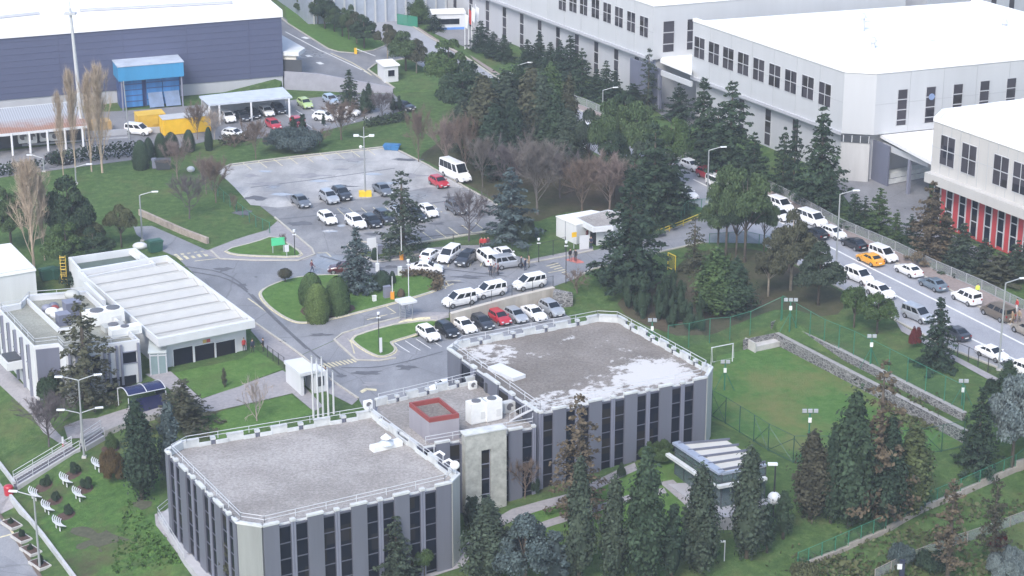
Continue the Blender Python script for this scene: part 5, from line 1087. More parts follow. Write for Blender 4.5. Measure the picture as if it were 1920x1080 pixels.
DIM = dict(cypress=(10,2.0), column=(9,1.5), spruce=(11,3.6), cedar=(12,4.2), sparse=(12,3.2), thin=(11,2.6), pine=(9,3.6), umbrella=(9,4.2), round=(6,2.7), bush=(2.4,2.0), dome=(4.5,1.8), cone=(4.2,1.15), ball=(2,1.2), mound=(3,5), bare=(8,3.4), baresmall=(4,2), poplar=(13,1.6), shrub=(2.2,1.5), weep=(2.2,1.3), ragged=(10,2.4))
TRUNKZ = dict(cypress=.1, column=.16, spruce=.1, cedar=.1, sparse=.1, thin=.2, pine=.4, umbrella=.5, round=.3, cone=.12, ragged=.14)
def tree_mesh(kind, v):
    key = (kind, v)
    if key in TREE_CACHE: return TREE_CACHE[key]
    H, Rr = DIM[kind]; limbs = None; tr = None
    if kind == 'cypress': c = make_cypress(H, Rr, v, dens=1.5, ragged=.5, size=.26)
    elif kind == 'ragged': c = make_cypress(H, Rr, v, dens=1.6, ragged=1.0, size=.27, z0=.12)
    elif kind == 'column': c = make_cypress(H, Rr, v, pw=.55, dens=1.5, ragged=.3, size=.24, z0=.16)
    elif kind == 'spruce': c = make_spruce(H, Rr, v, dens=1.25)
    elif kind == 'cedar': c = make_spruce(H, Rr, v, lev=15, dens=1.5, droop=.12, size=.30, gap=.12, pw=.7)
    elif kind == 'sparse': c = make_spruce(H, Rr, v, lev=17, dens=1.15, droop=.22, size=.25, gap=.20)
    elif kind == 'thin': c = make_spruce(H, Rr, v, lev=15, dens=.9, droop=-.1, size=.26, gap=.22, z0=.22, pw=.6)
    elif kind == 'pine': c, limbs = make_clump(H, Rr, v, nb=30, base=.26, dens=1.0, br=.34, flat=.85)
    elif kind == 'umbrella': c, limbs = make_clump(H, Rr, v, nb=26, base=.52, flat=.8, br=.34, dens=1.05)
    elif kind == 'round': c, limbs = make_clump(H, Rr, v, nb=20, base=.38, flat=.95, size=.24, br=.42, dens=1.1)
    elif kind in ('bush','mound'): c, limbs = make_clump(H, Rr, v, nb=16 if kind == 'bush' else 26, base=.12, flat=.8 if kind == 'bush' else .5, size=.20, br=.45 if kind == 'bush' else .30, dens=.9); limbs = None
    elif kind == 'dome': c = make_dome(H, Rr, v, dens=3.0, size=.18)
    elif kind == 'ball': c = make_dome(H, Rr, v, dens=2.4, size=.16)
    elif kind == 'cone': c = make_cypress(H, Rr, v, pw=.8, dens=5.5, size=.16, ragged=.2, z0=.05)
    elif kind == 'bare': c = branch_mesh(H, Rr, v, up=.5, n1=17, z0=.18, twigs=6500, tw=.032, tl=1.0).mesh('branches')
    elif kind == 'baresmall': c = branch_mesh(H, Rr, v, up=.45, n1=12, z0=.2, twigs=2600, tw=.024, tl=.6).mesh('branches')
    elif kind == 'poplar': c = branch_mesh(H, Rr, v, up=.88, n1=26, z0=.08, twigs=6000, tw=.034, tl=1.2).mesh('branches')
    elif kind == 'shrub': c = branch_mesh(H, Rr, v, up=.4, n1=9, z0=.05, twigs=600, tw=.03, tl=.5).mesh('branches')
    elif kind == 'weep': c = make_dome(H*.55, Rr, v, size=.2); c.transform(Matrix.Translation((0,0,H*.45)))
    co_a = np.empty(len(c.vertices)*3, np.float32); c.vertices.foreach_get('co', co_a); co_a = co_a.reshape(-1,3)
    kz = H/np.percentile(co_a[:,2], 99.7); kr = Rr/np.percentile(np.hypot(co_a[:,0], co_a[:,1]), 97.5); co_a *= np.array([kr,kr,kz], np.float32); c.vertices.foreach_set('co', co_a.ravel()); c.update()
    if limbs: limbs = [l*np.array([kr,kr,kz]) for l in limbs]
    if kind not in ('bare','baresmall','poplar','shrub','bush','mound','ball'):
        tz_ = {'weep': .6}.get(kind, 1.0); tr = trunk_mb(H*tz_, H*.017+.05, limbs).mesh('trunk', smooth=True)
    TREE_CACHE[key] = (c, tr); return TREE_CACHE[key]
VAR = {}
def plant(kind, bx, by, ty, w, mat, label, name, group=None, cat='tree', bark=None, lift=0.0, nvar=3):
    p = T(bx, by); h = max(.4, ztop(p, ty)-p.z); sc = scale(p); Rw = w/2/sc*{'spruce':1.3,'cedar':1.3,'ragged':1.12,'pine':1.06,'umbrella':1.0,'cypress':1.0,'bare':1.1,'sparse':1.35}.get(kind,1); H, Rr = DIM[kind]
    VAR[kind] = VAR.get(kind, 0)+1; c, tr = tree_mesh(kind, VAR[kind] % nvar)
    o = thing(name, label, cat, p, group); o.rotation_euler.z = random.uniform(0, 6.28); o.scale = (Rw/Rr, Rw/Rr, h/H)
    leafy = kind not in ('bare','baresmall','poplar','shrub')
    def add(nm, me, m):
        q = bpy.data.objects.new(nm, me); COL.objects.link(q); q.parent = o
        if not me.materials: me.materials.append(m)
        q.material_slots[0].link = 'OBJECT'; q.material_slots[0].material = m; return q
    if leafy:
        if kind in TRUNKZ and lift == 0:
            pass
        add('crown' if cat == 'tree' else 'foliage', c, LM[mat])
        if tr: add('trunk', tr, bark or BARK)
    else: add('branches', c, TW[mat])
    return o
TREES = [
# street row, top
('pine',567,29,-6,30,'pine','leftmost small pine of the street row, beside the dark factory','pine_tree'),
('pine',596,46,-10,34,'pine','second pine of the street row, cut by the top edge','pine_tree'),
('pine',609,54,-8,50,'dark','biggest pine of the street row on the green verge','pine_tree'),
('pine',627,60,16,32,'pine','thin pine just right of the biggest pine in the street row','pine_tree'),
('pine',642,69,18,34,'dark','dark pine in the middle of the street row','pine_tree'),
('pine',654,74,10,34,'pine','tall thin pine third from right in the street row','pine_tree'),
('pine',669,82,24,36,'browngreen','brown-tinged pine second from the right in the street row','pine_tree'),
('pine',683,91,30,52,'dark','rightmost pine of the street row, by the barrier','pine_tree'),
('umbrella',727,113,48,50,'browngreen','slim bare-trunked pine left of the gate booth','pine_tree'),
('pine',761,133,58,60,'pine','round-headed pine in the middle of the three behind the white gate booth','pine_tree'),
('pine',781,137,74,40,'browngreen','narrow brownish pine right of the round-headed one behind the gate booth','pine_tree'),
('pine',842,192,76,88,'mid','large bright pine at the bend of the main road','pine_tree'),
('pine',868,232,122,105,'dark','wide dark pine in front of the large bright road-bend pine','pine_tree'),
('ragged',745,22,-12,36,'dark','dark evergreen left of the three at the top edge beside the green screen','evergreen_tree'),
('ragged',766,34,-10,40,'dark','dark evergreen in the middle of the three at the top edge','evergreen_tree'),
('ragged',787,44,-6,36,'mid','dark evergreen right of the three at the top edge, behind the green screen','evergreen_tree'),
('spruce',815,57,26,34,'deep','small dark tree at the left of the security booth','conifer_tree'),
('round',920,29,-6,20,'dark','small round tree in front of the white office block','broadleaf_tree'),
('spruce',902,95,40,42,'deep','tallest conifer right of the four flagpoles','conifer_tree'),
('spruce',925,108,60,34,'deep','middle conifer of the three right of the flagpoles','conifer_tree'),
('spruce',946,114,66,38,'dark','rightmost conifer of the three right of the flagpoles','conifer_tree'),
# conifers along the pale factory
('spruce',989,126,75,36,'deep','first conifer along the pale hall, near the road lamp','conifer_tree'),
('spruce',1011,124,60,34,'deep','second conifer along the pale hall, with a sharp top','conifer_tree'),
('spruce',1032,132,80,40,'dark','third conifer along the pale hall','conifer_tree'),
('spruce',1050,138,76,34,'deep','fourth, narrow conifer along the pale hall','conifer_tree'),
('spruce',1069,150,68,50,'deep','fifth, taller conifer along the pale hall','conifer_tree'),
('cedar',1091,180,92,50,'dark','sixth, broad conifer along the pale hall','conifer_tree'),
('spruce',1119,186,130,36,'deep','seventh, low conifer along the pale hall','conifer_tree'),
('spruce',1136,190,115,38,'dark','eighth conifer along the pale hall','conifer_tree'),
('spruce',1153,194,134,36,'deep','ninth conifer along the pale hall, behind the road lamp','conifer_tree'),
('sparse',1215,208,92,38,'cedar','spindly tall cedar in front of the blue-grey column','cedar_tree'),
('cedar',1186,205,158,56,'deep','low wide dark tree left of the spindly cedar','conifer_tree'),
('cedar',1272,225,158,50,'deep','dark conifer under the canopy between the pale halls','conifer_tree'),
('spruce',1316,298,148,76,'dark','tall conifer left of two in front of the rounded factory','conifer_tree'),
('spruce',1368,338,156,92,'dark','broad tall conifer right of two in front of the rounded factory','conifer_tree'),
('cedar',1344,322,196,64,'deep','shorter dark conifer between the two tall ones before the rounded factory','conifer_tree'),
('cedar',1412,352,250,52,'dark','short conifer at the right foot of the broad tall one','conifer_tree'),
('cedar',1467,360,240,46,'dark','slim conifer beyond the road fence, leftmost of three close trunks','conifer_tree'),
('cedar',1487,367,226,48,'deep','slim dark conifer just left of the biggest roadside one','conifer_tree'),
('spruce',1536,388,203,84,'dark','biggest roadside conifer, in front of the rounded factory corner','conifer_tree'),
('cedar',1556,402,320,42,'dark','short conifer at the foot of the biggest roadside one','conifer_tree'),
('cedar',1600,428,358,44,'dark','first small tree by the yard, right of the road lamp','conifer_tree'),
('cedar',1620,432,368,34,'dark','second small tree by the yard','conifer_tree'),
('cedar',1646,443,354,48,'mid','third and fullest small tree by the yard','conifer_tree'),
('cedar',1679,458,394,32,'mid','fourth, thin sapling by the yard','conifer_tree'),
('cedar',1706,466,402,44,'dark','dark tree at the left end of the red wall','conifer_tree'),
('cedar',1741,487,343,72,'brown','tall reddish-brown conifer before the red wall','conifer_tree'),
('cedar',1768,484,392,54,'browngreen','shorter brownish conifer right of the tall reddish one','conifer_tree'),
('spruce',1802,512,420,66,'cedar','wide olive conifer before the red wall','conifer_tree'),
('cedar',1843,512,448,62,'cedar','low broad conifer before the red wall, third from the right','conifer_tree'),
('cedar',1872,530,474,66,'browngreen','low conifer before the red wall, second from the right','conifer_tree'),
('cedar',1903,528,452,62,'cedar','conifer at the right edge above the road fence','conifer_tree'),
# middle grove
('ragged',905,318,142,74,'browngreen','tall brown-green evergreen at the left of the middle grove','evergreen_tree'),
('ragged',948,306,134,78,'cedar','tall dark evergreen second in the middle grove','evergreen_tree'),
('ragged',995,306,128,80,'browngreen','broad evergreen in the centre of the middle grove','evergreen_tree'),
('ragged',1034,268,122,58,'mid','bright green evergreen at the back of the middle grove','evergreen_tree'),
('cypress',1066,292,144,40,'browngreen','brownish pointed cypress at the right of the middle grove','cypress_tree'),
('umbrella',1142,345,190,76,'pine','clumpy pine right of the brownish cypress','pine_tree'),
('umbrella',1192,352,194,96,'pine','wide clumpy pine in the centre above the big cedar','pine_tree'),
('umbrella',1256,352,224,84,'mid','bright clumpy pine nearest the main road','pine_tree'),
('pine',1222,395,262,84,'cedar','shaded pine right behind the tip of the big cedar','pine_tree'),
('ragged',926,296,146,68,'dark','dark evergreen between the first two tall trees of the middle grove','evergreen_tree'),
('ragged',972,296,124,64,'dark','dark evergreen just left of the grove centre','evergreen_tree'),
('ragged',1016,310,140,70,'cedar','dull green evergreen just right of the grove centre','evergreen_tree'),
('umbrella',1104,338,208,72,'cedar','small clumpy pine left of the wide clumpy pine','pine_tree'),
('pine',1170,318,178,72,'dark','dark pine behind the wide clumpy pine','pine_tree'),
('ragged',928,338,196,66,'deep','deep green evergreen low under the tall brown-green one','evergreen_tree'),
('pine',178,512,432,74,'dark','dark low evergreen behind the yellow ladder','evergreen_tree'),
('bush',140,536,492,60,'deep','dark bushes between the annex and the yellow ladder','shrub'),
('ragged',888,300,190,54,'dark','dark evergreen at the left edge of the middle grove','evergreen_tree'),
('ragged',958,330,190,62,'deep','dark evergreen low in the front of the middle grove','evergreen_tree'),
('ragged',1040,318,176,60,'dark','dark evergreen right of the grove centre, behind the wide bare tree','evergreen_tree'),
('ragged',1066,336,206,62,'cedar','dull evergreen between the brownish cypress and the wide bare tree','evergreen_tree'),
('pine',1150,372,248,70,'dark','shaded pine between the wide clumpy pine and the bare reddish tree','pine_tree'),
('pine',1196,388,268,74,'cedar','shaded low pine left of the tall dark conifer behind the cedar','pine_tree'),
('spruce',1262,398,290,66,'deep','dark conifer right of the tall one behind the biggest cedar','conifer_tree'),
('ragged',868,286,186,56,'cedar','dull evergreen below the wide dark road-bend pine','evergreen_tree'),
('bare',1050,372,280,80,'purple','bare purplish tree between the wide grey one and the brown one','bare_tree'),
('bare',905,352,252,60,'grey','bare grey tree at the foot of the middle grove','bare_tree'),
('bare',836,322,214,66,'pink','bare pinkish tree at the right corner of the car park','bare_tree'),
('bare',785,304,200,50,'brown','bare brown tree behind the far right corner of the car park','bare_tree'),
('bare',872,330,212,58,'brown','bare brown tree behind the white minibus','bare_tree'),
('bare',1008,402,248,112,'grey','wide bare grey tree left of the guardhouse grove','bare_tree'),
('bare',962,372,262,90,'purple','bare purplish tree behind the grey cedar','bare_tree'),
('bare',1092,400,292,92,'brown','bare brown tree behind the guardhouse roof','bare_tree'),
('bare',1142,398,286,100,'pink','bare reddish tree directly behind the guardhouse','bare_tree'),
('cedar',958,452,316,96,'blue','grey-green cedar at the right end of the car park','cedar_tree'),
('mound',976,452,408,62,'cedar','dense rounded evergreen at the foot of the grey-green cedar','evergreen_tree'),
('spruce',1180,545,322,116,'deep','biggest tree, a broad dark cedar in front of the guardhouse','cedar_tree'),
('cedar',1225,425,236,92,'dark','tall dark conifer behind the right side of the biggest cedar','conifer_tree'),
('umbrella',1361,480,314,82,'pine','left one of the tall umbrella pines by the gate','umbrella_pine'),
('umbrella',1396,492,318,98,'pine','right and widest one of the tall umbrella pines by the gate','umbrella_pine'),
('umbrella',1346,470,368,76,'pine','low umbrella pine in front of the road lamp','umbrella_pine'),
('umbrella',1380,484,356,74,'dark','dark umbrella pine between the two tall ones','umbrella_pine'),
('umbrella',1432,470,378,56,'pine','umbrella pine nearest the white van on the road','umbrella_pine'),
('sparse',1301,508,408,46,'browngreen','thin brown-green conifer left of the umbrella pines','conifer_tree'),
('ragged',1342,588,468,80,'mid','dense green evergreen left of two behind the pitch fence','evergreen_tree'),
('ragged',1377,592,488,70,'dark','dense dark evergreen right of two behind the pitch fence','evergreen_tree'),
('pine',1482,545,402,82,'browngreen','loose brown-green pine at the roadside above the floodlight','pine_tree'),
('pine',1534,572,456,88,'cedar','loose pine nearest the road, hiding parked cars','pine_tree'),
('pine',1440,556,448,60,'browngreen','thin pine left of the loose roadside pines','pine_tree'),
('round',1601,614,538,58,'mid','left one of two round-headed trees beside the road','round_tree'),
('round',1644,626,550,68,'mid','right one of two round-headed trees beside the road','round_tree'),
('spruce',1755,688,560,66,'deep','dark spruce with a leafy skirt above the stone terraces','spruce_tree'),
('bush',1716,652,614,26,'red','small red-leaved tree beside the silver van','shrub'),
('cypress',1887,752,678,50,'dark','dark cypress beside the last parked white car','cypress_tree'),
('bush',1862,740,710,36,'deep','low dark bush left of the roadside cypress','shrub'),
('spruce',1831,881,730,70,'deep','dark conifer at the right end of the stone terraces','conifer_tree'),
('pine',1896,885,700,96,'silver','silver-blue tree at the right edge','silver_tree'),
# group on the right lawn
('ragged',1519,972,812,72,'russet','reddish-brown evergreen at the left of the lawn group','evergreen_tree'),
('cypress',1557,980,795,50,'deep','dark narrow cypress inside the lawn group','cypress_tree'),
('ragged',1592,985,735,80,'dark','tall dark evergreen in the centre of the lawn group','evergreen_tree'),
('sparse',1641,975,680,104,'brown','tall half-bare brown cedar behind the lawn group','cedar_tree'),
('ragged',1662,985,785,66,'deep','deep green evergreen right of centre in the lawn group','evergreen_tree'),
('cypress',1706,965,800,84,'yellow','yellowish green broad cypress at the right of the lawn group','cypress_tree'),
('sparse',1085,968,742,92,'brown','brown half-bare cedar before the rear office block','cedar_tree'),
# front row
('cypress',1085,1092,862,66,'cedar','first tall cypress from the left along the bottom','cypress_tree'),
('cypress',1150,1092,892,62,'cedar','second tall cypress along the bottom, right of the first','cypress_tree'),
('ragged',1209,1098,846,78,'dark','third and tallest cypress along the bottom, with a shaggy crown','cypress_tree'),
('column',1258,1092,946,54,'deep','short dark cypress between two tall ones along the bottom','cypress_tree'),
('ragged',1312,1072,876,74,'cedar','many-tipped cypress in front of the glass pavilion','cypress_tree'),
('cypress',1400,1046,840,72,'cedar','thick cypress at the right front of the glass pavilion','cypress_tree'),
('column',1438,1036,946,30,'deep','slim small cypress right of the thick pavilion one','cypress_tree'),
('column',1468,1010,922,40,'dark','small oval cypress under the round garden lamp','cypress_tree'),
('pine',985,1110,968,120,'blue','grey-green bushy tree at the bottom edge','evergreen_tree'),
('ragged',915,1098,938,86,'cedar','grey-green conifer in front of the front block corner','conifer_tree'),
('column',1040,1102,996,60,'blue','bluish dark cypress at the bottom edge beside the first tall one','cypress_tree'),
('column',886,992,932,40,'deep','dark oval shrub tree beside the stone-clad bay','cypress_tree'),
('baresmall',984,934,852,72,'brown','bare reddish tree against the link facade','bare_tree'),
('spruce',744,1096,970,70,'cedar','green conifer before the middle of the front facade','conifer_tree'),
('round',796,1080,1030,40,'mid','small round tree at the right of the front facade','round_tree'),
('bush',718,1092,1046,48,'cedar','low green shrub left of the small round tree','shrub'),
('mound',556,1104,1042,80,'autumn','rusty-leaved bush at the bottom of the front facade','shrub'),
('pine',458,1110,980,92,'browngreen','loose grey-green pine at the front left office corner','pine_tree'),
# left gardens
('ragged',266,936,752,66,'deep','tall dark evergreen at the left of the front block','evergreen_tree'),
('cypress',322,902,756,54,'blue','blue-grey conifer at the back left corner of the front block','conifer_tree'),
('sparse',345,800,714,104,'browngreen','spreading grey-brown cedar behind the front block parapet','cedar_tree'),
('mound',212,900,844,50,'autumn','rust-tipped round bush on the bench slope','shrub'),
('bare',92,838,738,104,'purple','low bare purple-grey tree on the left lawn','bare_tree'),
('sparse',164,764,556,100,'browngreen','tall brownish spruce in front of the white wing','spruce_tree'),
('bush',96,758,702,56,'dark','dark green bush at the foot of the slate wall of the wing','shrub'),
('shrub',482,790,704,66,'pale','pale bare shrub on the lawn behind the front block','bare_shrub'),
('column',421,727,690,11,'browngreen','tiny sapling on the front lawn','sapling'),
# left top
('poplar',119,330,168,22,'beige','shortest bare beige poplar by the rusty shed','poplar_tree'),
('poplar',142,324,126,32,'beige','slim bare poplar behind the tall mast','poplar_tree'),
('poplar',172,322,132,34,'beige','bare poplar just right of the tall mast','poplar_tree'),
('poplar',192,324,116,48,'beige','widest of the bare poplars by the rusty shed','poplar_tree'),
('poplar',64,503,292,62,'beige','big bare beige poplar on the left bank','poplar_tree'),
('poplar',84,488,318,36,'beige','slim bare poplar leaning on the big left one','poplar_tree'),
('pine',22,470,356,76,'pine','broad green tree at the left edge','evergreen_tree'),
('pine',134,478,334,96,'dark','large dark green tree right of the big bare poplar','evergreen_tree'),
('pine',128,522,420,84,'mid','green tree in front behind the white annex','evergreen_tree'),
('pine',168,474,402,66,'olive','olive-green tree behind the cafeteria back corner','evergreen_tree'),
('umbrella',228,464,386,62,'olive','forked small pine beside the left access road','pine_tree'),
('baresmall',355,410,322,80,'purple','round bare purple tree on the green bank','bare_tree'),
('bare',405,380,296,64,'brown','bare tree at the left corner of the car park','bare_tree'),
('bare',387,364,288,44,'pink','pale bare tree on the bank behind the round purple one','bare_tree'),
('bare',333,336,258,62,'pink','pinkish bare tree at the top of the bank','bare_tree'),
('baresmall',439,400,362,20,'brown','tiny pollarded tree at the car park fence','bare_tree'),
('dome',265,317,263,34,'dark','dense dark egg-shaped conifer on the bank','conifer_tree'),
('dome',280,300,258,22,'deep','first clipped shrub of the hedge row by the containers','clipped_shrub'),
('dome',302,296,250,26,'dark','second, tallest clipped shrub of the hedge row by the containers','clipped_shrub'),
('dome',322,290,248,30,'deep','third clipped shrub of the hedge row, under the yellow container','clipped_shrub'),
('dome',355,284,243,24,'dark','fourth clipped shrub of the hedge row, before the yellow container','clipped_shrub'),
('dome',392,282,238,16,'deep','narrow clipped shrub at the end of the yellow container','clipped_shrub'),
('column',550,245,219,16,'deep','left one of a pair of clipped cypresses at the factory car park','clipped_cypress'),
('column',568,245,214,17,'deep','right one of a pair of clipped cypresses at the factory car park','clipped_cypress'),
('column',607,236,215,9,'deep','small lone clipped cypress at the factory car park','clipped_cypress'),
('column',737,211,182,13,'deep','left clipped cypress before the dark parked car','clipped_cypress'),
('column',749,209,179,11,'deep','right clipped cypress before the dark parked car','clipped_cypress'),
('mound',550,282,242,104,'blue','wide spreading blue-grey juniper behind the car park','juniper'),
('spruce',656,210,132,44,'dark','dark conifer at the end of the ramp','conifer_tree'),
('cypress',692,212,156,24,'deep','thin cypress in front of the factory street','cypress_tree'),
('cypress',683,214,168,18,'dark','short cypress beside the thin one at the factory street','cypress_tree'),
('bare',480,298,222,54,'brown','bare tree left of the juniper','bare_tree'),
('bare',640,262,184,80,'brown','wide bare brown tree before the factory car park','bare_tree'),
('bare',716,222,170,50,'purple','bare grey-purple tree at the street corner','bare_tree'),
('bare',402,262,205,40,'pale','white-stemmed bare tree by the yellow container','bare_tree'),
('shrub',440,276,252,60,'brown','brown bare shrub at the lower edge of the factory car park','bare_shrub'),
('shrub',600,272,236,60,'brown','brown bare shrub right of the juniper','bare_shrub'),
('bare',370,262,190,44,'brown','bare brown tree in front of the grey shelter','bare_tree'),
# roundabout and drive
('dome',584,572,511,50,'mid','rear one of three clipped domes on the roundabout','clipped_dome'),
('dome',633,588,519,52,'mid','right one of three clipped domes on the roundabout','clipped_dome'),
('dome',596,602,531,52,'topiary','front one of three clipped domes on the roundabout','clipped_dome'),
('spruce',670,545,428,66,'blue','blue-grey spruce on the roundabout','spruce_tree'),
('ball',717,541,507,38,'deep','dark clipped round bush on the roundabout','clipped_shrub'),
('ball',736,532,508,14,'deep','small round bush beside the dark one on the roundabout','clipped_shrub'),
('ball',752,557,541,16,'brown','small brown ball bush by the grey cabinet','clipped_shrub'),
('weep',535,530,503,30,'russet','small umbrella-shaped brown tree on the roundabout edge','weeping_tree'),
('baresmall',532,472,436,18,'brown','tiny reddish tree on the lawn by the green sign','bare_tree'),
('sparse',755,474,322,84,'cedar','tall open dark cedar at the near edge of the car park','cedar_tree'),
('baresmall',879,452,352,88,'purple','bare spreading tree at the near edge of the car park','bare_tree'),
('shrub',1082,550,502,54,'brown','brown bare shrub at the end of the retaining wall','bare_shrub'),
('ball',703,487,464,15,'deep','small dark bush by the white notice at the car park entrance','clipped_shrub'),
('mound',1232,862,826,68,'mid','long clipped green bush against the rear office block','shrub'),
('bush',1003,925,898,20,'dark','small dark shrub under the link windows','shrub'),
('bush',1165,895,870,18,'dark','small green shrub on the garden lawn','shrub'),
]
for t in TREES:
    kind, bx, by, ty, w, mat, lab, nm = t
    cat = {'clipped_shrub':'shrub','shrub':'shrub','bare_shrub':'shrub','clipped_dome':'topiary','clipped_cypress':'topiary','juniper':'shrub'}.get(nm, 'tree')
    grp = {'clipped_dome':'clipped domes on the roundabout','clipped_cypress':'clipped cypresses by the factory car park','poplar_tree':'bare poplars','umbrella_pine':'umbrella pines by the gate'}.get(nm)
    plant(kind, bx, by, ty, w, mat, lab, nm, grp, cat, PALEBARK if 'pine' in nm and mat == 'browngreen' else None)
for k, (bx, by, ty, w, lab) in enumerate(((1177,578,511,26,'leftmost clipped cone, by the big cedar'),(1205,594,514,36,'fat clipped cone, second from the left'),(1210,575,510,24,'thin clipped cone behind the fat one'),(1235,601,533,28,'slim clipped cone left of centre in the cone grove'),(1246,592,515,32,'tall clipped cone in the middle of the grove'),(1260,613,553,25,'low clipped cone in the front of the grove'),(1276,603,526,36,'wide clipped cone right of centre in the grove'),(1293,620,565,27,'shortest clipped cone in front, second from the right'),(1311,620,552,27,'rightmost clipped cone in the grove'),(1262,575,504,26,'rearmost clipped cone in the grove'))):
    plant('cone', bx, by, ty, w, 'dark', lab, 'clipped_cone', 'clipped cones behind the rear office block', 'topiary')
for k, (bx, by, w, lab) in enumerate(((140,889,22,'shrub by the upper middle bench'),(162,917,23,'shrub by the right-hand lower bench'),(86,912,20,'shrub by the bench beneath the street lamp arm'),(105,940,18,'shrub by the middle-left bench'),(128,966,19,'shrub by the lowest bench'),(211,842,28,'rounder shrub at the top of the slope beside the steps'))):
    p = T(bx,by); mb_ = MB(); drape_mb(mb_, [(p.x+1.05*math.cos(t_*.628)-.25, p.y+1.0*math.sin(t_*.628)) for t_ in range(10)], .05); solo('mulch_bed', mb_, MULCH, kind='structure', loc=(0,0,0))
    plant('bush', bx, by, by-w, w, 'dark' if k != 5 else 'mid', 'small dark planted '+lab, 'planted_shrub', 'shrubs in the bench garden', 'shrub')
# ---------------------------------------------------------------- vehicles
def paint(name, c, rough=.28, metal=0.0):
    m, nt, b = newmat('car paint '+name); b.inputs['Base Color'].default_value = (*c,1); b.inputs['Roughness'].default_value = rough; b.inputs['Metallic'].default_value = metal
    b.inputs['Coat Weight'].default_value = .5; b.inputs['Coat Roughness'].default_value = .08
    n = noise(nt, 1.1, 4, .6); r = ramp(nt, [(.3, mul(c,.9)), (.7, mul(c,1.06))]); lk(nt, n, 'Fac', r, 'Fac'); lk(nt, r, 'Color', b, 'Base Color'); return m
PA = {k: paint(k, c, *x) for k, (c, *x) in dict(white=((.80,.80,.80),), silver=((.46,.48,.51),.3,.4), grey=((.15,.165,.19),.3,.3), blue_grey=((.17,.22,.27),.3,.3), dark=((.030,.034,.045),), black=((.012,.013,.018),), red=((.42,.02,.035),), yellow=((.80,.36,.02),), brown=((.16,.13,.10),.3,.3),
    beige=((.34,.30,.25),.3,.3), lime=((.42,.55,.22),), blue=((.10,.24,.55),), maroon=((.075,.012,.02),), sky=((.44,.54,.66),.3,.3)).items()}
CGL = M('car glass', (.012,.016,.022), .05, var=0, spec=.6); TYRE = M('tyre rubber', (.018,.018,.019), .85, var=.1); RIM = M('wheel rim', (.36,.37,.39), .35, .6, var=.05)
HEADL = M('headlamp glass', (.62,.66,.70), .15, var=0); TAILL = M('tail lamp', (.30,.012,.015), .25, var=0); PLATE = M('number plate', (.75,.75,.73), .5, var=0); TRIM = M('black plastic trim', (.028,.028,.031), .6, var=.1)
CARS = dict(
 sedan=dict(L=4.5,W=1.80,H=1.46,top=[(-2.25,.60),(-2.2,.97),(-1.6,1.04),(.95,1.0),(1.75,.87),(2.12,.70),(2.25,.45)],cab=(-1.85,1.08,-1.0,.22),wr=.76,wb=(-1.32,1.36),wheel=.32,side=[(.13,.46),(.50,.86)]),
 hatchback=dict(L=4.1,W=1.76,H=1.49,top=[(-2.05,.55),(-2.02,.95),(-1.6,1.03),(.85,1.02),(1.6,.89),(1.95,.70),(2.05,.45)],cab=(-2.0,1.05,-1.5,.2),wr=.77,wb=(-1.25,1.28),wheel=.31,side=[(.10,.30),(.33,.60),(.64,.92)]),
 suv=dict(L=4.35,W=1.86,H=1.64,top=[(-2.17,.60),(-2.14,1.05),(-1.6,1.14),(.9,1.12),(1.7,1.02),(2.08,.80),(2.17,.5)],cab=(-2.1,1.1,-1.65,.2),wr=.78,wb=(-1.3,1.34),wheel=.36,side=[(.09,.28),(.32,.58),(.62,.91)]),
 van=dict(L=4.4,W=1.85,H=1.84,top=[(-2.2,.50),(-2.2,1.08),(-1.7,1.12),(1.0,1.12),(1.72,.99),(2.1,.74),(2.2,.48)],cab=(-2.2,1.32,-2.1,.42),wr=.85,wb=(-1.38,1.42),wheel=.33,side=[(.05,.25),(.30,.55),(.61,.92)]),
 minivan=dict(L=5.0,W=1.95,H=1.96,top=[(-2.5,.50),(-2.5,1.15),(-1.9,1.2),(1.2,1.2),(2.0,1.06),(2.4,.80),(2.5,.5)],cab=(-2.5,1.6,-2.38,.72),wr=.86,wb=(-1.55,1.6),wheel=.34,side=[(.04,.30),(.33,.60),(.66,.93)]),
 minibus=dict(L=6.6,W=2.05,H=2.75,top=[(-3.3,.50),(-3.3,1.35),(-2.6,1.4),(1.9,1.4),(2.6,1.22),(3.15,.9),(3.3,.5)],cab=(-3.3,2.2,-3.2,1.35),wr=.86,wb=(-1.9,2.05),wheel=.36,side=[(.03,.25),(.26,.48),(.49,.70),(.75,.95)]))
CARM = {}
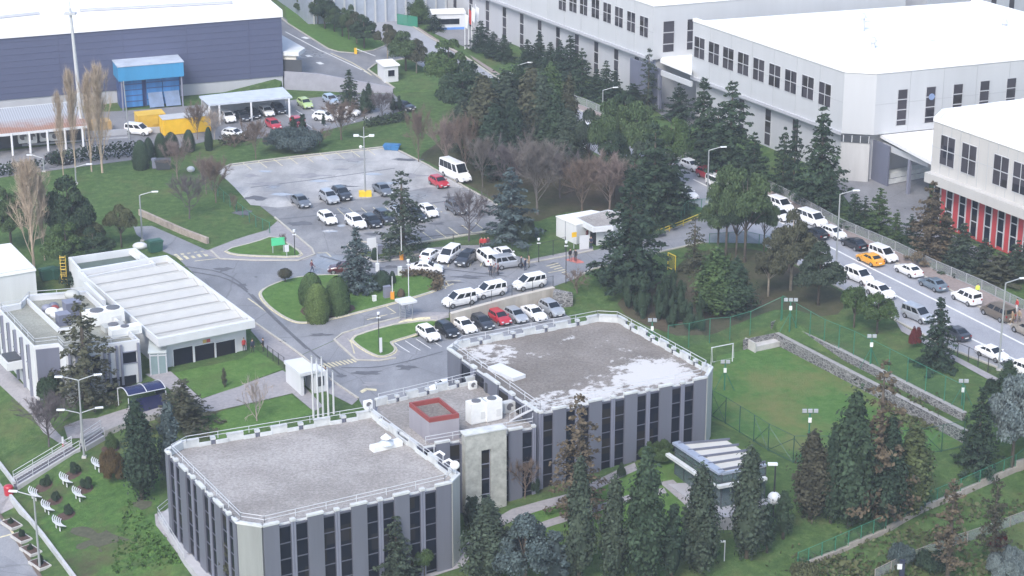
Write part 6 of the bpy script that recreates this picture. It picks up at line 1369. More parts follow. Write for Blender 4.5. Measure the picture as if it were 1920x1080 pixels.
def car_meshes(kind):
    if kind in CARM: return CARM[kind]
    c = CARS[kind]; L, W, H = c['L'], c['W'], c['H']; hw = W/2; out = []
    b = MB(); rings = []
    for x, z in c['top']:
        e = abs(x)/(L/2); tp_ = 1-.13*max(0,(e-.72)/.28)**1.6; w = hw*tp_; lo = .24+.1*max(0,(e-.9)/.1)
        rings.append([(x,-w*.90,lo),(x,-w,min(.55,z*.85)),(x,-w*.985,z*.86),(x,-w*.90,z),(x,0,z+.025),(x,w*.90,z),(x,w*.985,z*.86),(x,w,min(.55,z*.85)),(x,w*.90,lo)])
    n = 9; vs = [v for r in rings for v in r]; fs = [(i*n+j,i*n+(j+1)%n,(i+1)*n+(j+1)%n,(i+1)*n+j) for i in range(len(rings)-1) for j in range(n)]
    fs += [tuple(range(n-1,-1,-1)), tuple(range((len(rings)-1)*n,len(rings)*n))]; b.add(vs, fs)
    x0, x1, x2, x3 = c['cab']; zb = np.interp([x0,x1],[p[0] for p in c['top']],[p[1] for p in c['top']])-.04; wt = hw*c['wr']*.98; wb_ = hw*.90
    q = [(x0,-wb_,zb[0]),(x1,-wb_,zb[1]),(x1,wb_,zb[1]),(x0,wb_,zb[0]),(x2,-wt,H-.07),(x3,-wt,H-.06),(x3,wt,H-.06),(x2,wt,H-.07),(x2+.1,-wt*.82,H),(x3-.15,-wt*.82,H),(x3-.15,wt*.82,H),(x2+.1,wt*.82,H)]
    b.add(q, [(0,1,5,4),(1,2,6,5),(2,3,7,6),(3,0,4,7),(4,5,9,8),(5,6,10,9),(6,7,11,10),(7,4,8,11),(8,9,10,11)])
    out.append(('body', b.mesh('body'), 'paint', None))
    Q = [Vector(v) for v in q]
    def pane(a, bq, cq, dq, u0, u1, v0, v1, o, mb):
        f = lambda u, v: a.lerp(bq,u).lerp(dq.lerp(cq,u),v); p = [f(u0,v0),f(u1,v0),f(u1,v1),f(u0,v1)]; nn = (p[1]-p[0]).cross(p[3]-p[0]).normalized()*o
        mb.add([v+nn for v in p], [(0,1,2,3)])
    w = MB(); pane(Q[1],Q[2],Q[6],Q[5],.05,.95,.10,.95,.012,w); out.append(('windscreen', w.mesh('windscreen'), CGL, None))
    w = MB(); pane(Q[3],Q[0],Q[4],Q[7],.10,.90,.25,.92,.012,w); out.append(('rear_window', w.mesh('rear_window'), CGL, None))
    for k, (a, e, g, h) in enumerate(((0,1,5,4),(2,3,7,6))):
        for u0, u1 in c['side']:
            w = MB(); pane(Q[a],Q[e],Q[g],Q[h],u0 if k == 0 else 1-u1,u1 if k == 0 else 1-u0,.16,.90,.012,w); out.append(('side_window', w.mesh('side_window'), CGL, None))
    r = c['wheel']
    for x in c['wb']:
        for s in (-1,1):
            w = MB(); w.tube([(x,s*(hw-.20),r),(x,s*(hw+.015),r)], r, 16); w.tube([(x,s*(hw-.22),r+.03),(x,s*(hw-.012),r+.03)], r*1.16, 16); m2 = MB(); m2.tube([(x,s*(hw+.01),r),(x,s*(hw+.03),r)], r*.64, 12)
            out.append(('wheel', w.mesh('wheel'), TYRE, ('rim', m2.mesh('rim'), RIM)))
    tx = c['top']; zf = tx[-2][1]; zr_ = tx[1][1]
    for s in (-1,1):
        w = MB(); w.box((L/2-.16,s*hw*.66,zf-.06),(.26,hw*.34,.16),s*-.22); out.append(('headlight', w.mesh('headlight'), HEADL, None))
        w = MB(); w.box((-L/2+.05,s*hw*.74,zr_-.16),(.12,hw*.24,.26 if kind in ('van','minivan','minibus','suv') else .17)); out.append(('tail_light', w.mesh('tail_light'), TAILL, None))
        w = MB(); w.box((x1-.35,s*(hw+.07),zb[1]+.14),(.14,.2,.14)); out.append(('mirror', w.mesh('mirror'), 'paint', None))
    w = MB(); w.box((L/2-.02,0,.42),(.14,W*.62,.16)); out.append(('grille', w.mesh('grille'), TRIM, None))
    w = MB(); w.box((L/2+.06,0,.43),(.02,.52,.12)); out.append(('number_plate', w.mesh('number_plate'), PLATE, None))
    w = MB(); w.box((-L/2-.01,0,.62),(.03,.52,.12)); out.append(('number_plate', w.mesh('number_plate'), PLATE, None))
    CARM[kind] = out; return out
PROTO = {}
def make_car(kind, col):
    if (kind, col) in PROTO: return dup(PROTO[(kind, col)])
    r = bpy.data.objects.new({'van':'parked_van','minivan':'parked_van','minibus':'minibus'}.get(kind,'parked_car'), None); COL.objects.link(r)
    for nm, me, mt, sub in car_meshes(kind):
        o = bpy.data.objects.new(nm, me); COL.objects.link(o); o.parent = r; m = PA[col] if mt == 'paint' else mt
        if not me.materials: me.materials.append(m)
        o.material_slots[0].link = 'OBJECT'; o.material_slots[0].material = m
        if sub:
            k = bpy.data.objects.new(sub[0], sub[1]); COL.objects.link(k); k.parent = o
            if not sub[1].materials: sub[1].materials.append(sub[2])
    PROTO[(kind, col)] = r; return r
def gnd(px, py): return T(px, py)+Vector((0,0,.07))
G1, G2, G3, G4, G5 = 'cars in the car park', 'cars at the retaining wall', 'vehicles along the main road', 'vehicles by the roundabout', 'cars at the dark factory'
CL = [
('sedan','grey',564,385,-62,'dark grey sedan standing alone at the left of the car park',G1),('suv','silver',617,378,-62,'silver crossover beside the dark people carrier in the car park',G1),('suv','dark',641,372,-62,'dark crossover just left of the yellow lamp base',G1),
('sedan','grey',718,363,-62,'grey sedan just right of the yellow lamp base',G1),('hatchback','red',823,349,-60,'dark red hatchback beside the white minibus',G1),('minibus','white',854,335,-56,'white minibus at the right corner of the car park',G1),
('hatchback','white',614,417,-62,'white hatchback standing alone in the lower car park row',G1),('suv','white',667,425,-62,'white car with a dark windscreen, left end of the lower row behind the spruce tip',G1),('hatchback','black',697,423,-62,'black hatchback between the white car and the dark off-roader',G1),
('suv','dark',721,416,-62,'dark off-roader left of the open cedar',G1),('hatchback','silver',748,408,-62,'silver car half hidden by the open cedar',G1),('sedan','dark',780,411,-62,'dark sedan just right of the open cedar',G1),('hatchback','white',803,404,-62,'white hatchback next to bright puddles in the lower row',G1),('suv','grey',855,398,-62,'grey crossover behind the bare spreading tree',G1),
('hatchback','white',803,634,-60,'white hatchback at the left end of the wall row',G2),('hatchback','black',838,627,-60,'black hatchback second from left in the wall row',G2),('sedan','white',870,619,-60,'white sedan third from left in the wall row',G2),('hatchback','dark',904,613,-60,'dark hatchback left of the red car',G2),
('hatchback','red',936,604,-60,'red hatchback in the wall row',G2),('hatchback','silver',967,600,-60,'silver hatchback right of the red car',G2),('sedan','white',1001,596,-60,'white car second from right in the wall row',G2),('suv','silver',1034,588,-60,'silver crossover with dark roof at the right end of the wall row',G2),
('hatchback','white',834,737,-150,'white car behind the link parapet, only its roof showing',None),
('van','white',861,572,210,'white van nearest the camera above the retaining wall',G4),('van','white',918,555,210,'white van in the middle of three above the retaining wall',G4),('van','white',992,540,210,'white van farthest right above the retaining wall',G4),
('sedan','white',800,511,-4,'white sedan driving side-on past the roundabout',G4),('hatchback','white',809,486,64,'white hatchback showing its rear, left end of the bay row',G4),('van','white',842,488,-114,'white van facing the camera in the bay row',G4),('suv','dark',874,494,-113,'dark crossover facing the camera in the bay row',G4),
('minivan','white',911,492,114,'tall rounded white van seen from behind in the bay row',G4),('sedan','white',947,485,-66,'white sedan half hidden behind the silver people carrier',G4),('van','silver',953,501,24,'silver people carrier among the standing men',G4),('hatchback','maroon',644,512,180,'dark maroon car half behind the roundabout spruce',G4),
('van','white',1464,394,-58,'white van behind the umbrella pines at the road',G3),('hatchback','white',1462,411,-58,'white car just below the roadside van by the pines',G3),('minivan','white',1523,421,-57,'white taxi-style van at the pavement near the road lamp',G3),('sedan','black',1529,445,118,'black sedan seen from behind, left of the lane line',G3),
('hatchback','white',1563,445,-58,'white hatchback at the pavement behind the road lamp pole',G3),('sedan','black',1601,465,118,'black sedan at the pavement behind the yellow taxi',G3),('van','white',1656,487,-58,'white van partly hidden by the yellow taxi',G3),('sedan','yellow',1631,494,119,'yellow taxi sedan on the lane line',G3),
('sedan','white',1703,515,118,'white sedan at the pavement right of the yellow taxi',G3),('sedan','blue_grey',1749,541,118,'blue-grey sedan between two white vehicles at the pavement',G3),('van','white',1811,567,118,'white van with dark rear window at the pavement',G3),('minivan','brown',1870,596,118,'brown passenger van near the right edge',G3),('suv','beige',1925,628,118,'beige car cut off by the right edge',G3),
('van','white',1611,528,-58,'white van on the near side of the road above the round trees',G3),('sedan','white',1566,515,-58,'white car hidden behind the loose roadside pine',G3),('suv','white',1650,556,-58,'white car behind the right round tree',G3),('van','silver',1720,600,-56,'silver van with white roof beside the red-leaved tree',G3),('sedan','dark',1790,633,118,'dark sedan behind the skirted spruce',G3),
('sedan','white',1860,672,-56,'white sedan behind the tall lamp at the near kerb',G3),('suv','white',1927,705,-56,'white car at the right edge behind the roadside cypress',G3),
('suv','red',1328,335,-57,'red off-roader behind the tall road lamp',G3),('hatchback','white',1296,318,-58,'white car in front of the red off-roader on the far side',G3),('sedan','white',1286,371,-57,'white sedan at the near kerb by the site entrance',G3),('van','white',1346,352,-58,'white vehicle behind the left umbrella pine',G3),
('hatchback','white',1232,292,-58,'white car between the pines, ahead of the red off-roader',G3),('hatchback','silver',1206,280,-58,'silver car glimpsed through the clumpy pines',G3),('van','white',1100,252,-58,'white van glimpsed left of the clumpy pines',G3),('hatchback','white',1083,278,-58,'white car glimpsed beside the brownish cypress',G3),('hatchback','white',1122,242,-58,'farthest white car glimpsed among the pines',G3),('sedan','white',893,178,-58,'white car under the dark road-bend pine',G3),('van','white',1015,228,-58,'white van behind the middle grove',G3),
('hatchback','white',500,216,-64,'white hatchback in the back row at the ramp wall',G5),('hatchback','dark',522,211,-64,'dark hatchback next to the white one at the ramp wall',G5),('hatchback','lime',572,201,-64,'lime green hatchback in the back row',G5),('hatchback','sky',620,194,-64,'pale blue hatchback at the ramp end',G5),('suv','white',427,227,-64,'white crossover under the grey shelter corner',G5),('sedan','dark',455,224,-64,'dark sedan under the grey shelter',G5),('hatchback','black',474,220,-64,'black hatchback deep under the grey shelter',G5),
('hatchback','white',609,226,-20,'leftmost white car in the front row of the factory car park',G5),('sedan','white',631,222,-20,'middle white car in the front row of the factory car park',G5),('hatchback','white',653,217,-20,'rightmost white car in the front row of the factory car park',G5),('hatchback','red',513,241,-64,'red hatchback left of the clipped cypress pair',G5),('hatchback','red',559,237,-64,'red car hidden behind the clipped cypress pair',G5),('sedan','dark',757,206,-40,'dark car behind the two thin clipped cypresses',G5),('hatchback','white',439,258,-30,'white car behind the hedge by the yellow container',G5),
('van','white',260,252,-20,'small white pickup van by the amber container',None),('suv','dark',143,253,-20,'dark car under the rusty shed end',None),('suv','black',112,306,-20,'black off-roader at the hedge by the poplars',None),('sedan','blue',937,44,186,'light blue car by the white office block at the top',None)]
for kind, col, px, py, hd, lab, grp in CL:
    o = make_car(kind, col); p = gnd(px, py); o.location = p; o.rotation_euler = (0,0,R(hd)); o['label'] = lab; o['category'] = {'van':'van','minivan':'van','minibus':'minibus'}.get(kind,'car')
    if col == 'yellow': o['category'] = 'taxi'
    if 'group' in o: del o['group']
    if grp: o['group'] = grp
# ---------------------------------------------------------------- people
def human(pose):
    """skeleton grown into one body: x forward, y left, feet at z = 0"""
    V, E, RD = [], [], []
    def v(x, y, z, r, par=None):
        V.append((x,y,z)); RD.append(r); i = len(V)-1
        if par is not None: E.append((par, i))
        return i
    pel = v(0,0,.95,.135); ch = v(.0,0,1.18,.145,pel); sh = v(0,0,1.40,.135,ch); nk = v(.01,0,1.50,.06,sh); hd = v(.03,0,1.60,.085,nk); tp_ = v(.03,0,1.70,.082,hd)
    st = {'walk':.26,'stand':.03,'lean':.0}[pose]
    for s in (-1,1):
        f = st*s; hip = v(0,s*.10,.90,.095,pel); kn = v(f*.55+.04,s*.11,.50,.062,hip); an = v(f-(.05 if f < 0 else 0),s*.11,.09,.042,kn); v(f+.13,s*.12,.045,.038,an)
        so_ = v(0,s*.19,1.40,.062,sh); bend = .30 if pose == 'lean' else .06
        el = v(-f*.6+.0,s*.26,1.12,.045,so_); wr = v(-f*.9+bend+.03,s*(.25 if pose != 'lean' else .14),.88 if pose != 'lean' else 1.05,.033,el); pm = v(-f*.95+bend+.06,s*(.25 if pose != 'lean' else .11),.81 if pose != 'lean' else 1.05,.030,wr)
        x, y, z = V[pm]
        for k in range(4): e = v(x+.02+.012*k-.03,y+s*(-.03+.02*k)*.5+.0,z-.055,.010,pm); v(x+.03+.012*k-.03,y+s*(-.03+.02*k)*.5,z-.10+.008*abs(k-1.5),.009,e)
        t = v(x+.045,y-s*.02,z-.02,.011,pm); v(x+.06,y-s*.03,z-.055,.010,t)
    me = bpy.data.meshes.new('person'); me.from_pydata(V, E, []); o = bpy.data.objects.new('tmp', me); COL.objects.link(o)
    m = o.modifiers.new('s', 'SKIN'); m.use_smooth_shade = True
    for i, sv in enumerate(me.skin_vertices[0].data): sv.radius = (RD[i]*(.75 if i in (1,2) else 1), RD[i]*(1.15 if i in (1,2) else 1)) if i in (0,1,2) else (RD[i],RD[i]); sv.use_root = (i == 0)
    sb = o.modifiers.new('d', 'SUBSURF'); sb.levels = 1; sb.render_levels = 1
    dg = bpy.context.evaluated_depsgraph_get(); out = bpy.data.meshes.new_from_object(o.evaluated_get(dg)); out.name = 'person'; bpy.data.objects.remove(o)
    out.materials.clear()
    for k in range(4): out.materials.append(None)
    for p in out.polygons:
        c = p.center; hand = (abs(c.y) > .2 and c.z < .86 and c.z > .6) if pose != 'lean' else (c.x > .27 and .9 < c.z < 1.12)
        p.material_index = 0 if (c.z > 1.47 or hand) else 3 if c.z < .085 else 2 if (c.z < .93 and abs(c.y) < .215) else 1
        p.use_smooth = True
    return out
SKIN = M('skin', (.48,.30,.22), .6, var=.05); HAIRM = M('dark hair', (.02,.015,.012), .7, var=.1); SHOE = M('dark shoes', (.02,.02,.02), .6, var=.1)
CLO = {k: M('cloth '+k, c, .85, var=.15, sc=6) for k, c in dict(black=(.018,.018,.022), navy=(.022,.028,.055), grey=(.12,.12,.13), red=(.42,.03,.03), tan=(.30,.22,.14), green=(.05,.10,.05), vest=(.72,.85,.10), jean=(.05,.07,.13), maroon=(.13,.03,.04), white=(.7,.7,.7), olive=(.10,.09,.06)).items()}
PM = {k: human(k) for k in ('walk','stand','lean')}
hb = MB(); hb.ball((.012,0,1.715),.098,.092,.085,10,7); HAIRME = hb.mesh('hair', smooth=True)
fb_ = MB(); fb_.box((.118,0,1.60),(.03,.022,.045)); fb_.box((.108,.033,1.635),(.012,.02,.012)); fb_.box((.108,-.033,1.635),(.012,.02,.012)); fb_.box((.108,0,1.555),(.01,.04,.01)); FACEME = fb_.mesh('face')
def person(px, py, pose, top, leg, hd, lab, grp=None, sc=1.0):
    p = T(px,py)+Vector((0,0,.06)); r = bpy.data.objects.new('person', PM[pose]); COL.objects.link(r); r.location = p; r.rotation_euler = (0,0,R(hd)); r.scale = (sc*1.04,)*3
    for i, m in enumerate((SKIN, CLO[top], CLO[leg], SHOE)): r.material_slots[i].link = 'OBJECT'; r.material_slots[i].material = m
    setp(r, lab, 'person', grp)
    for nm, me, m in (('hair',HAIRME,HAIRM),('face',FACEME,SKIN)):
        o = bpy.data.objects.new(nm, me); COL.objects.link(o); o.parent = r
        if not me.materials: me.materials.append(m)
GM = 'men standing by the silver people carrier'
for a in ((585,512,'walk','maroon','jean',20,'person in a maroon jacket walking alone on the drive left of the spruce',None),
 (474,662,'stand','navy','black',-60,'person in a dark navy coat on the pavement beside the ribbed hall',None),(494,660,'stand','black','black',200,'person in black at the corner of the front lawn fence',None),(458,660,'stand','red','black',-60,'person in a red top behind the right end of the ribbed hall',None),
 (611,714,'stand','black','black',-80,'person in black between the white gate canopy and the flagpoles',None),(602,712,'stand','vest','navy',-90,'person in a hi-vis vest beside the gate canopy wall',None),
 (920,519,'stand','navy','black',-100,'leftmost man of the three standing behind the tall white van',GM),(926,521,'stand','grey','grey',-60,'middle man in grey of the three behind the tall white van',GM),(934,517,'stand','maroon','black',180,'man in maroon at the corner of the silver people carrier',GM),
 (977,504,'stand','black','navy',0,'man in black at the front of the silver people carrier',GM),(985,508,'stand','navy','navy',150,'man in navy, middle of three at the front of the silver carrier',GM),(992,503,'stand','tan','olive',190,'man in a tan coat at the front of the silver carrier',GM),
 (1069,490,'stand','black','grey',-60,'left one of two people in dark coats at the red road marking',None),(1079,491,'stand','black','black',-120,'right one of two people in dark coats, carrying a bag at the red marking',None),
 (1084,450,'stand','black','navy',-70,'person in black at the left of the guardhouse doorway',None),(1094,446,'stand','navy','black',-70,'person in navy inside the guardhouse doorway',None),(1108,467,'lean','navy','navy',-90,'guard in navy by the white board at the guardhouse',None),(1101,452,'stand','maroon','black',-60,'person in maroon in the guardhouse doorway',None),
 (903,468,'stand','red','black',-90,'left one of three people in red behind the tall white van','people in red behind the van'),(909,468,'stand','red','navy',-90,'middle one of three people in red behind the tall white van','people in red behind the van'),(915,467,'stand','maroon','navy',-90,'darkest of the three people behind the tall white van','people in red behind the van'),
 (1897,608,'walk','tan','tan',200,'left one of two people in sand-coloured clothes behind the brown van',None),(1910,606,'walk','tan','olive',200,'right one of two people in sand-coloured clothes behind the brown van',None),(1832,557,'stand','vest','navy',-90,'person in a bright yellow vest behind the white roadside van',None),(1906,585,'stand','red','white',200,'person in red and white at the road fence',None),
 (1278,392,'stand','black','navy',-60,'person in dark clothes at the site entrance fence',None),(1334,318,'stand','navy','navy',-60,'person in dark clothes beside the red off-roader',None)):
    person(*a)
# ---------------------------------------------------------------- street furniture, fences, small things
POLE = M('lamp pole grey', (.34,.36,.37), .5, .3, var=.08); LAMPG = M('lamp glass', (.75,.77,.78), .3, var=0); BLACKM = M('black post paint', (.022,.025,.028), .5, var=.1); GREENM = M('green post paint', (.03,.16,.10), .5, var=.12)
CONCL = M('light concrete', (.46,.45,.43), .85, var=.14, sc=1.2)
def lamp(bx, by, ty, label, arms=((1,0),), reach=1.8, mat=None, name='street_lamp', r=.09, head=(.9,.3,.14), rise=.25, grp='street lamps'):
    p = T(bx,by); z = ztop(p,ty); t = thing(name, label, 'street lamp', p, grp); b = MB(); b.tube([p-Vector((0,0,.2)), Vector((p.x,p.y,z-.3))], [r*1.5,r], 8); part('pole', b, mat or POLE, t)
    b = MB(); b.box((p.x,p.y,p.z+.1),(.5,.5,.25)); part('base', b, CONCL, t)
    for ax, ay in arms:
        d = Vector((ax,ay,0)).normalized(); e = Vector((p.x,p.y,z-.3))+d*reach+Vector((0,0,rise+.2)); b = MB(); b.tube([(p.x,p.y,z-.35), Vector((p.x,p.y,z-.25))+d*.25, e], r*.7, 6); a = part('arm', b, mat or POLE, t)
        b = MB(); b.box((e+d*head[0]*.4), head, math.atan2(d.y,d.x)); part('lamp_head', b, LAMPG, a)
for a in ((267,452,362,'grey lamp post beside the left access road with its arm pointing right',((1,.1),)),(143,345,310,'lamp post on the bank below the bare poplars',((1,.1),)),(83,322,293,'small lamp post behind the big bare poplar',((-1,.1),)),(5,390,372,'short lamp at the left edge beyond the green tree',((-1,0),)),
 (1326,380,278,'tall brownish lamp post by the red off-roader',((1,.1),)),(1567,512,360,'tall lamp post at the roadside behind the loose pine',((1,.1),)),(1872,694,526,'tall lamp post at the right with its arm over the road',((1,.2),)),(1130,205,166,'lamp post before the pale hall, in the middle of its conifers',((1,.1),)),(971,150,119,'lamp post at the left end of the pale hall conifers',((1,.1),)),
 (75,1068,925,'lamp post over the lower left street with its arm pointing left',((-1,.1),)),(158,858,708,'taller two-armed lamp in the left garden',((1,.25),(-1,-.05))),(155,838,770,'shorter two-armed lamp in the left garden',((1,.25),(-1,-.05)))):
    lamp(*a)
# mast with floodlights in the car park
p = T(685,368); zt_ = ztop(p,238); t = thing('floodlight_mast', 'tall thin floodlight mast on yellow concrete blocks in the car park', 'light mast', p); b = MB(); b.tube([p, Vector((p.x,p.y,zt_))], [.14,.07], 8); part('mast', b, POLE, t)
b = MB(); b.box(p+Vector((-.48,0,.4)), (.9,1.0,.85), .15); b.box(p+Vector((.48,.05,.4)), (.9,1.0,.8), .1); part('base_block', b, M('yellow concrete paint', (.72,.48,.02), .6, var=.12), t)
for s in (-1,1): b = MB(); b.tube([(p.x,p.y,zt_-1.6),(p.x+s*1.0,p.y,zt_-1.3)], .05, 6); b.box((p.x+s*1.15,p.y,zt_-1.3),(.75,.5,.25)); part('floodlight', b, LAMPG, t)
b = MB(); b.tube([(p.x,p.y,zt_-3.0),(p.x-.35,p.y-.2,zt_-3.0)], .04, 5); b.ball((p.x-.5,p.y-.2,zt_-3.0), .25); part('camera', b, UNITW, t)
# tall mast before the dark factory
p = T(157,262); zt_ = ztop(p,16); t = thing('radio_mast', 'very tall pale mast rising in front of the dark factory', 'mast', p); b = MB(); b.tube([p, Vector((p.x-.7,p.y,zt_))], [.42,.2], 10); part('pole', b, FGREY, t); b = MB(); b.box((p.x-.7,p.y,zt_-.8),(1.8,1.2,.35)); b.tube([(p.x-.7,p.y,zt_),(p.x-.7,p.y,zt_+1.2)], .06, 5); part('head_frame', b, FGREY, t)
p = T(243,262); b = MB(); b.tube([p, Vector((p.x-.4,p.y,ztop(p,152)))], [.14,.08], 6); solo('lamp_mast', b, POLE, 'thin grey mast left of the blue loading tower', 'mast')
# flagpoles
for k, (bx, by, ty, lab) in enumerate(((588,783,668,'leftmost'),(597,784,675,'second from left'),(606,780,671,'middle'),(616,779,691,'second from right'),(626,776,697,'rightmost'))):
    p = T(bx,by); t = thing('flagpole', lab+' of five white flagpoles behind the front block parapet', 'flagpole', p, 'white flagpoles by the gate canopy'); z = ztop(p,ty); b = MB(); b.tube([p, Vector((p.x,p.y,z))], [.13,.09], 8); part('pole', b, WHITE, t); b = MB(); b.ball((p.x,p.y,z+.05), .12); part('finial', b, STEEL, t)
FW = M('white flag cloth', (.72,.74,.78), .8, var=.08)
for k, (bx, by, ty, lab) in enumerate(((872,92,22,'leftmost'),(879,91,14,'second from left'),(885,91,10,'second from right'),(892,88,8,'rightmost'))):
    p = T(bx,by); t = thing('flagpole', lab+' of four tall flagpoles by the white office block', 'flagpole', p, 'tall flagpoles at the top'); z = ztop(p,ty); b = MB(); b.tube([p, Vector((p.x,p.y,z))], [.14,.08], 6); part('pole', b, WHITE, t)
    b = MB(); b.quad((p.x,p.y,z-.3),(p.x+.7,p.y+.1,z-.8),(p.x+.5,p.y+.1,z-3.4),(p.x,p.y,z-2.9)); b.quad((p.x,p.y-.03,z-2.9),(p.x+.5,p.y+.07,z-3.4),(p.x+.7,p.y+.07,z-.8),(p.x,p.y-.03,z-.3)); part('flag', b, CLO['red'] if k == 1 else FW, t)
# black garden posts with small lanterns
for bx, by, ty, lab in ((553,480,434,'black lamp post with a white lantern on the lawn by the green sign'),(711,658,589,'black lamp post on the court lawn'),(1010,492,450,'black lamp post on the lot fence left of the crossing'),(1061,532,455,'slim lamp post at the end of the retaining wall'),(767,583,490,'thin white post beside the small turnstile roof')):
    p = T(bx,by); z = ztop(p,ty); t = thing('garden_lamp', lab, 'garden lamp', p); b = MB(); b.tube([p, Vector((p.x,p.y,z))], .06, 6); part('post', b, WHITE if 'white post' in lab else BLACKM, t); b = MB(); b.cyl((p.x,p.y,z-.05), .16, .3, 8, 0, .2); b.box((p.x,p.y,z-.45),(.5,.12,.1)); part('lantern', b, LAMPG, t)
p = T(1449,982); z = ztop(p,870); t = thing('garden_lamp', 'black garden lamp with a big round white globe by the pavilion', 'garden lamp', p); b = MB(); b.tube([p, Vector((p.x,p.y,z))], .09, 8); part('post', b, BLACKM, t); b = MB(); b.ball((p.x,p.y-.1,z-3.9), .72, .72, .72, 14, 10); part('globe', b, LAMPG, t, True); b = MB(); b.box((p.x-.3,p.y,z),(1.0,.5,.18)); part('lamp_head', b, LAMPG, t)
p = T(1358,1052); z = ztop(p,1015); t = thing('camera_post', 'short white camera post at the bottom fence', 'camera post', p); b = MB(); b.tube([p, Vector((p.x,p.y,z))], .06, 6); part('post', b, RAIL, t); b = MB(); b.box((p.x-.2,p.y,z),(.5,.18,.16)); part('camera', b, UNITW, t)
# barriers
ORNG = M('orange barrier box', (.70,.28,.03), .5, var=.1)
def barrier(bx, by, ty, label, tip, col=None):
    p = T(bx,by); t = thing('barrier', label, 'barrier', p); b = MB(); b.box(p+Vector((0,0,.55)), (.5,.5,1.1)); part('cabinet', b, col or ORNG, t); q = Vector((p.x,p.y,p.z+1.0))
    b = MB(); e = Vector((q.x,q.y,ztop(p,ty))) if tip is None else T(*tip)+Vector((0,0,1.1)); b.tube([q, e], [.08,.05], 6); part('boom', b, WHITE, t)
barrier(753,487,424,'raised white barrier boom on an orange box under the open cedar',None); barrier(708,508,456,'raised white barrier boom right of the roundabout spruce',None,UNITW); barrier(736,562,518,'raised white barrier boom on an orange box beside the grey cabinet',None); barrier(667,101,0,'lowered white barrier boom on a yellow post across the factory street',(704,116),YEL2)
for px, py, sx, sz, mt, nm, lab in ((726,559,.9,1.6,MULL,'cabinet','grey electric cabinet on the roundabout by the barrier'),(711,476,.8,1.2,MULL,'cabinet','grey cabinet at the tip of the car park lawn'),(750,518,.5,1.3,UNITW,'ticket_post','white ticket post between roundabout hedge and drive'),(702,566,.5,.8,UNITW,'service_box','small white box on the roundabout lawn')):
    p = T(px,py); t = thing(nm, lab, nm.replace('_',' '), p); b = MB(); b.box(p+Vector((0,0,sz/2)), (sx,sx*.6,sz), AZ); part('body', b, mt, t); b = MB(); b.box(p+Vector((0,0,sz+.04)), (sx*1.1,sx*.7,.08), AZ); part('lid', b, mt, t)
# signs
def sign(px, py, w, h, leg, label, mat, face=-70, legs=2, back=None):
    p = T(px,py); t = thing('sign_board', label, 'sign', p); d = Vector((math.cos(R(face+90)), math.sin(R(face+90)),0)); z = p.z
    for k in range(legs): q = p+d*((k/(legs-1)-.5)*w*.8 if legs > 1 else 0); b = MB(); b.tube([q, q+Vector((0,0,leg+h*.6))], .05, 5); part('leg', b, RAIL, t)
    b = MB(); b.box(p+Vector((0,0,leg+h/2))+Vector((math.cos(R(face)),math.sin(R(face)),0))*.08, (w,.08,h), R(face+90)); part('panel', b, mat, t); return t
sign(522,475,1.9,1.1,1.2,'green sign board on two white legs on the car park lawn', M('sign green', (.08,.55,.26), .5, var=.1)); sign(697,478,1.3,1.5,1.0,'white notice board at the car park entrance', WHITE, legs=1); sign(538,482,.6,1.0,.8,'small white board behind the green sign', WHITE, legs=1); sign(1095,468,1.4,2.0,.1,'white standing board in front of the guardhouse doorway', WHITE); sign(1076,466,.7,.7,1.7,'small yellow sign on a post at the guardhouse', YEL2, legs=1)
p = T(692,10); t = thing('warning_sign', 'white triangular warning sign beside the road at the top edge', 'sign', p); b = MB(); b.tube([p, p+Vector((0,0,1.6))], .06, 5); part('post', b, RAIL, t); b = MB(); b.add([p+Vector((-.9,-.08,1.5)), p+Vector((.9,-.08,1.5)), p+Vector((0,-.08,3.0))], [(0,1,2)]); part('panel', b, CLO['red'], t); b = MB(); b.add([p+Vector((-.55,-.12,1.7)), p+Vector((.55,-.12,1.7)), p+Vector((0,-.12,2.6))], [(0,1,2)]); part('face', b, WHITE, t)
sign(714,664,.35,1.9,.3,'slim white post sign on the court lawn', WHITE, legs=1)
